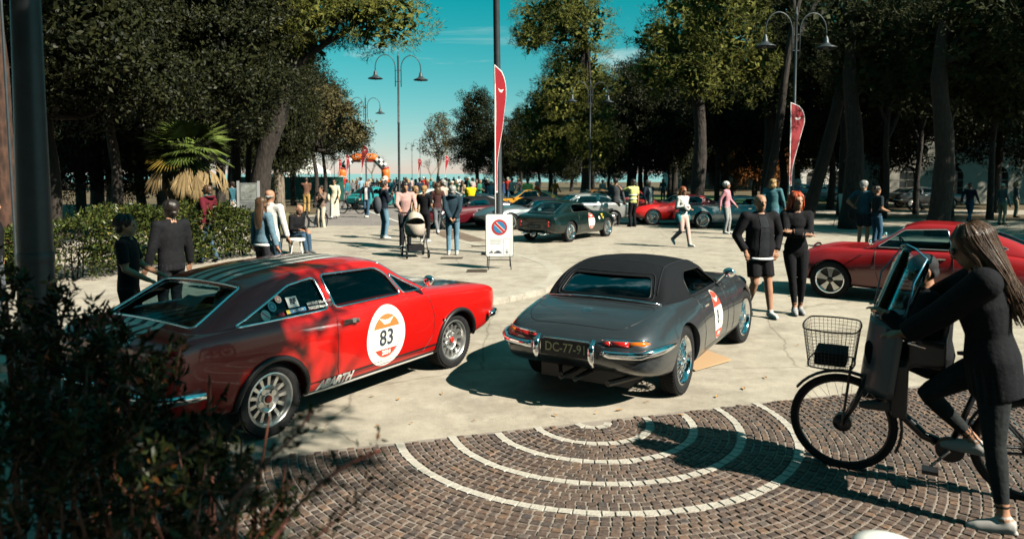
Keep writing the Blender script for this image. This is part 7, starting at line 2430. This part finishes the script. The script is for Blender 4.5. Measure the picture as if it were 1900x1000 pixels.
        cs_.polygons.foreach_set('use_smooth', [True] * len(cs_.polygons)); cs_.materials.append(flat((.020, .020, .023), .5))
        link('child_seat', cs_, t)
        MB().box((.22, 0, 1.12), (.10, .14, .10)).build('bar_bag', flat((.33, .33, .34), .5), t)
        MB().tube([(.30, .10, .72), (.33, .10, .52)], .009, 6).build('footrest_strap', flat((.40, .40, .40), .5), t)
    return t
FW = gp(1561, 868)
bh = Vector((-.87, .50, 0)).normalized(); bl = Vector((-bh.y, bh.x, 0))
BORG = FW - bh * .55
bik = bicycle('black city bicycle with wire basket, child seat and windscreen', BORG, atan2(bh.y, bh.x))
bik.rotation_euler = (radians(-3), 0, atan2(bh.y, bh.x))
# the woman holding it, her left foot on the ground, and the child in the seat
WF = gp(1884, 994)
rz_w = atan2(bh.y, bh.x)
wloc = WF - bl * .16 + bh * .06
DK = (.010, .011, .013)
wo_, wi_ = P('woman with long brown hair and sunglasses holding the bicycle', Vector((wloc.x, wloc.y, 0)), rz_w, 'stand_f', 1.79, [DK, (.022, .025, .026), flat((.42, .40, .38), .6)], ('verylong', 'brown'), glasses=True, voxel=.007, bottom='leggings', jacket=2.4, hem=.74,
             al=(0, .16, .09), ar=(.12, -.30, .36), wl=(.52, .0, 1.04), wr=(.55, -.50, 1.10), hands=((.9, -.2, -.1), (.9, .1, -.1)), lean=.15, head=(.12, .22, 0), hip=(.07, -.03, 0), toes=(.1, -.05))
MB().tube([Vector(wi_['wrist_r']) + Vector((.02 * sin(a) * 0 - .01, .034 * cos(a), .034 * sin(a))) for a in np.linspace(0, 2 * pi, 14, endpoint=False)], .007, 6, closed=True).build('wristwatch', CHROME, wo_, smooth=True)
cl_ = BORG + bh * .02
co_, ci_ = P('small child in black beanie sitting in the bicycle seat', Vector((cl_.x, cl_.y, .47)), rz_w, 'sit', 1.50, [DK, DK, flat((.05, .05, .05), .6)], ('beanie', 'black'), voxel=.012, wl=(.32, .16, .80), wr=(.32, -.16, .80), lean=.08, head=(.25, .2, 0), al=(.30, .14, .12), ar=(.30, -.14, .12), build=1.2, jacket=1.6)
# other bicycles
bicycle('bicycle with dark front bag beside the woman on the phone', gp(580, 428), radians(-115), False, .95)
bicycle('bicycle wheeled through the crowd behind the woman in cream', gp(652, 397), radians(160), False, 1.0)

# ================================================================== extras worn by people
def kids(label):
    for o in SC.objects:
        if o.get('label') == label:
            return o
M_BAND = flat((.70, .70, .66), .4)
for lab in ('bearded man in black tee shirt and yellow safety vest pointing left', 'marshal in yellow safety vest seen from behind near the orange man'):
    o = kids(lab)
    for z in (1.02, 1.16):
        MB().tube([(.008 + .120 * cos(a), .166 * sin(a), z) for a in np.linspace(0, 2 * pi, 24, endpoint=False)], .018, 6, closed=True, flat=1).build('reflective_band', M_BAND, o, smooth=True)
o = kids('man in dark hooded jacket with grey backpack and jeans taking a photo')
MB().ball((-.20, .02, 1.02), .22, 10, 0, (.55, .75, 1.25)).build('backpack', cloth((.07, .075, .085)), o, smooth=True)
o = kids('woman in white top and pale pink trousers walking across the plaza')
MB().ball((.17, -.02, 1.14), .11, 8, 0, (.7, 1.1, 1.0)).build('folded_scarf', cloth((.70, .66, .60)), o, smooth=True)
MB().ball((-.02, -.17, .84), .14, 8, 0, (.8, .55, 1.15)).ball((.02, .17, .84), .13, 8, 0, (.7, .5, 1.0)).build('tied_jacket', cloth((.05, .20, .22)), o, smooth=True)
o = kids('woman in cream dress with sunglasses walking on the road')
MB().ball((.04, -.24, .92), .16, 8, 0, (.8, .4, 1.0)).build('shoulder_bag', cloth((.62, .54, .38)), o, smooth=True)
o = kids('grey haired man in teal polo shirt and dark shorts with hand on hip')
MB().ball((-.12, .24, .86), .16, 8, 0, (.8, .45, 1.0)).build('shoulder_bag', cloth((.02, .02, .022)), o, smooth=True)
MB().tube([(-.12, .22, 1.0), (-.08, .05, 1.40), (.04, -.12, 1.46)], .012, 6).build('strap', BLACK, o)
o = kids('bald man in black open jacket and black shorts beside the grey roadster')
MB().tube([(.02 + .135 * cos(a), .172 * sin(a), .825) for a in np.linspace(-1.1, 1.1, 12)], .020, 6).build('shirt_tail', cloth((.66, .66, .66)), o, smooth=True)
o = kids('woman with long dark hair in denim jacket behind the red coupe')
MB().tube([(.10 * cos(a), .160 * sin(a), .90) for a in np.linspace(0, 2 * pi, 20, endpoint=False)], .030, 6, closed=True).build('shirt_tail', cloth((.70, .68, .64)), o, smooth=True)
o = kids('young man in maroon hooded sweater and jeans by the hedge')
MB().tube([(-.06 + .085 * cos(a), .095 * sin(a), 1.475) for a in np.linspace(0, 2 * pi, 18, endpoint=False)], .032, 8, closed=True).build('hood', cloth((.10, .012, .020)), o, smooth=True)
MB().tube([(-.01 + .07 * cos(a), .075 * sin(a), 1.495) for a in np.linspace(0, 2 * pi, 18, endpoint=False)], .018, 8, closed=True).build('hood_lining', cloth((.05, .28, .28)), o, smooth=True)
o = kids('man in dark puffer vest with his hands clasped behind his back')
MB().tube([(-.055 + .085 * cos(a), .095 * sin(a), 1.48) for a in np.linspace(0, 2 * pi, 18, endpoint=False)], .036, 8, closed=True).build('hood', cloth((.03, .055, .072)), o, smooth=True)
for lab, bell in (('man in navy jacket and blue jeans walking past the red cars', (.55, .55, .52)), ('man in navy jacket, white tee shirt and jeans walking on the road', (.72, .71, .68)), ('bald man in black open jacket and black shorts beside the grey roadster', (.022, .024, .028))):
    o = kids(lab)
    me, _i = o.data, 0
    V, F = [], []
    for i in range(10):                                     # shirt front in the open jacket
        z = .86 + .56 * i / 9
        for k in range(7):
            y = -.075 + .15 * k / 6
            y *= .75 + .25 * (1 - i / 9)
            V.append((1, y, z))
    bv = BVHTree.FromPolygons([v.co.copy() for v in me.vertices], [tuple(p.vertices) for p in me.polygons])
    vs = []
    for p in V:
        h = bv.ray_cast(Vector(p), Vector((-1, 0, 0)))
        vs.append((h[0].x + .006, p[1], p[2]) if h[0] is not None else (.1, p[1], p[2]))
    F = [(i * 7 + k, i * 7 + k + 1, i * 7 + k + 8, i * 7 + k + 7) for i in range(9) for k in range(6)]
    MB().add(vs, F).build('shirt_front', cloth(bell), o, smooth=True)

# ================================================================== the crowd on the road
TOPS = [('navy', (.02, .03, .05)), ('black', (.014, .014, .016)), ('grey', (.16, .165, .17)), ('white', (.64, .62, .58)), ('teal', (.03, .17, .20)), ('burgundy', (.12, .015, .025)), ('beige', (.45, .35, .24)), ('light blue', (.22, .36, .45)), ('green', (.03, .16, .10)), ('red', (.45, .03, .02)), ('orange', (.60, .18, .03)), ('brown', (.12, .06, .035)), ('dark blue', (.03, .06, .13)), ('pale pink', (.55, .34, .32))]
BOTS = [('jeans', (.05, .11, .17)), ('black trousers', (.015, .015, .018)), ('beige trousers', (.42, .33, .22)), ('grey trousers', (.13, .135, .14))]
HRS = [('dark hair', ('short', 'dark')), ('grey hair', ('short', 'grey')), ('long brown hair', ('long', 'brown')), ('blond hair', ('bob', 'blond')), ('a white cap', ('cap', 'cream'))]
cr_ = random.Random(11)
combos = [(a, b_, c) for a in range(len(TOPS)) for b_ in range(len(BOTS)) for c in range(len(HRS))]
cr_.shuffle(combos)
def crowd(px, d):
    a, b_, c = combos.pop()
    fem = c in (2, 3)
    pose = cr_.choice(['stand_f', 'walk_f', 'phone_f', 'bag_f'] if fem else ['stand', 'stand_j', 'walk', 'walk_j', 'phone', 'behind', 'pockets', 'tee'])
    P('person in the crowd wearing %s top and %s with %s' % (TOPS[a][0], BOTS[b_][0], HRS[c][0]), Vector((gx(px, d), d, .006)), cr_.uniform(0, 6.28), pose, cr_.uniform(1.60, 1.82) - (.07 if fem else 0),
      [TOPS[a][1], BOTS[b_][1], cr_.choice([WSH, BLK])], HRS[c][1], 'crowd on the road by the arch')
for px, d in ((560, 62), (575, 58), (583, 66), (597, 60), (606, 52), (612, 70), (628, 55), (636, 64), (645, 50), (655, 58), (663, 72), (670, 55), (684, 64), (693, 52), (700, 75), (708, 60), (716, 48), (724, 54), (731, 66), (742, 50), (750, 58), (757, 46), (764, 70), (771, 52), (779, 44), (786, 60), (793, 48),
              (800, 56), (806, 42), (813, 50), (820, 62), (827, 45), (833, 54), (839, 40), (846, 48), (852, 66), (858, 44), (864, 52), (870, 60), (877, 46), (884, 56), (890, 42), (897, 50), (904, 44), (911, 40), (918, 52), (934, 46), (942, 54), (950, 48), (962, 58), (640, 80), (668, 86), (690, 84), (712, 90), (736, 82), (754, 88), (790, 84), (815, 78), (842, 80), (866, 76), (899, 72)):
    crowd(px, d)
for px, d in ((1030, 47), (1118, 46), (1230, 52), (1357, 48), (1440, 50), (1700, 40), (1800, 30), (1860, 29), (1885, 34)):
    a, b_, c = combos.pop()
    P('person under the trees wearing %s top and %s with %s' % (TOPS[a][0], BOTS[b_][0], HRS[c][0]), Vector((gx(px, d), d, -.008)), cr_.uniform(0, 6.28), 'walk' if c < 2 else 'stand_f', 1.7, [TOPS[a][1], BOTS[b_][1], BLK], HRS[c][1], 'people under the trees')
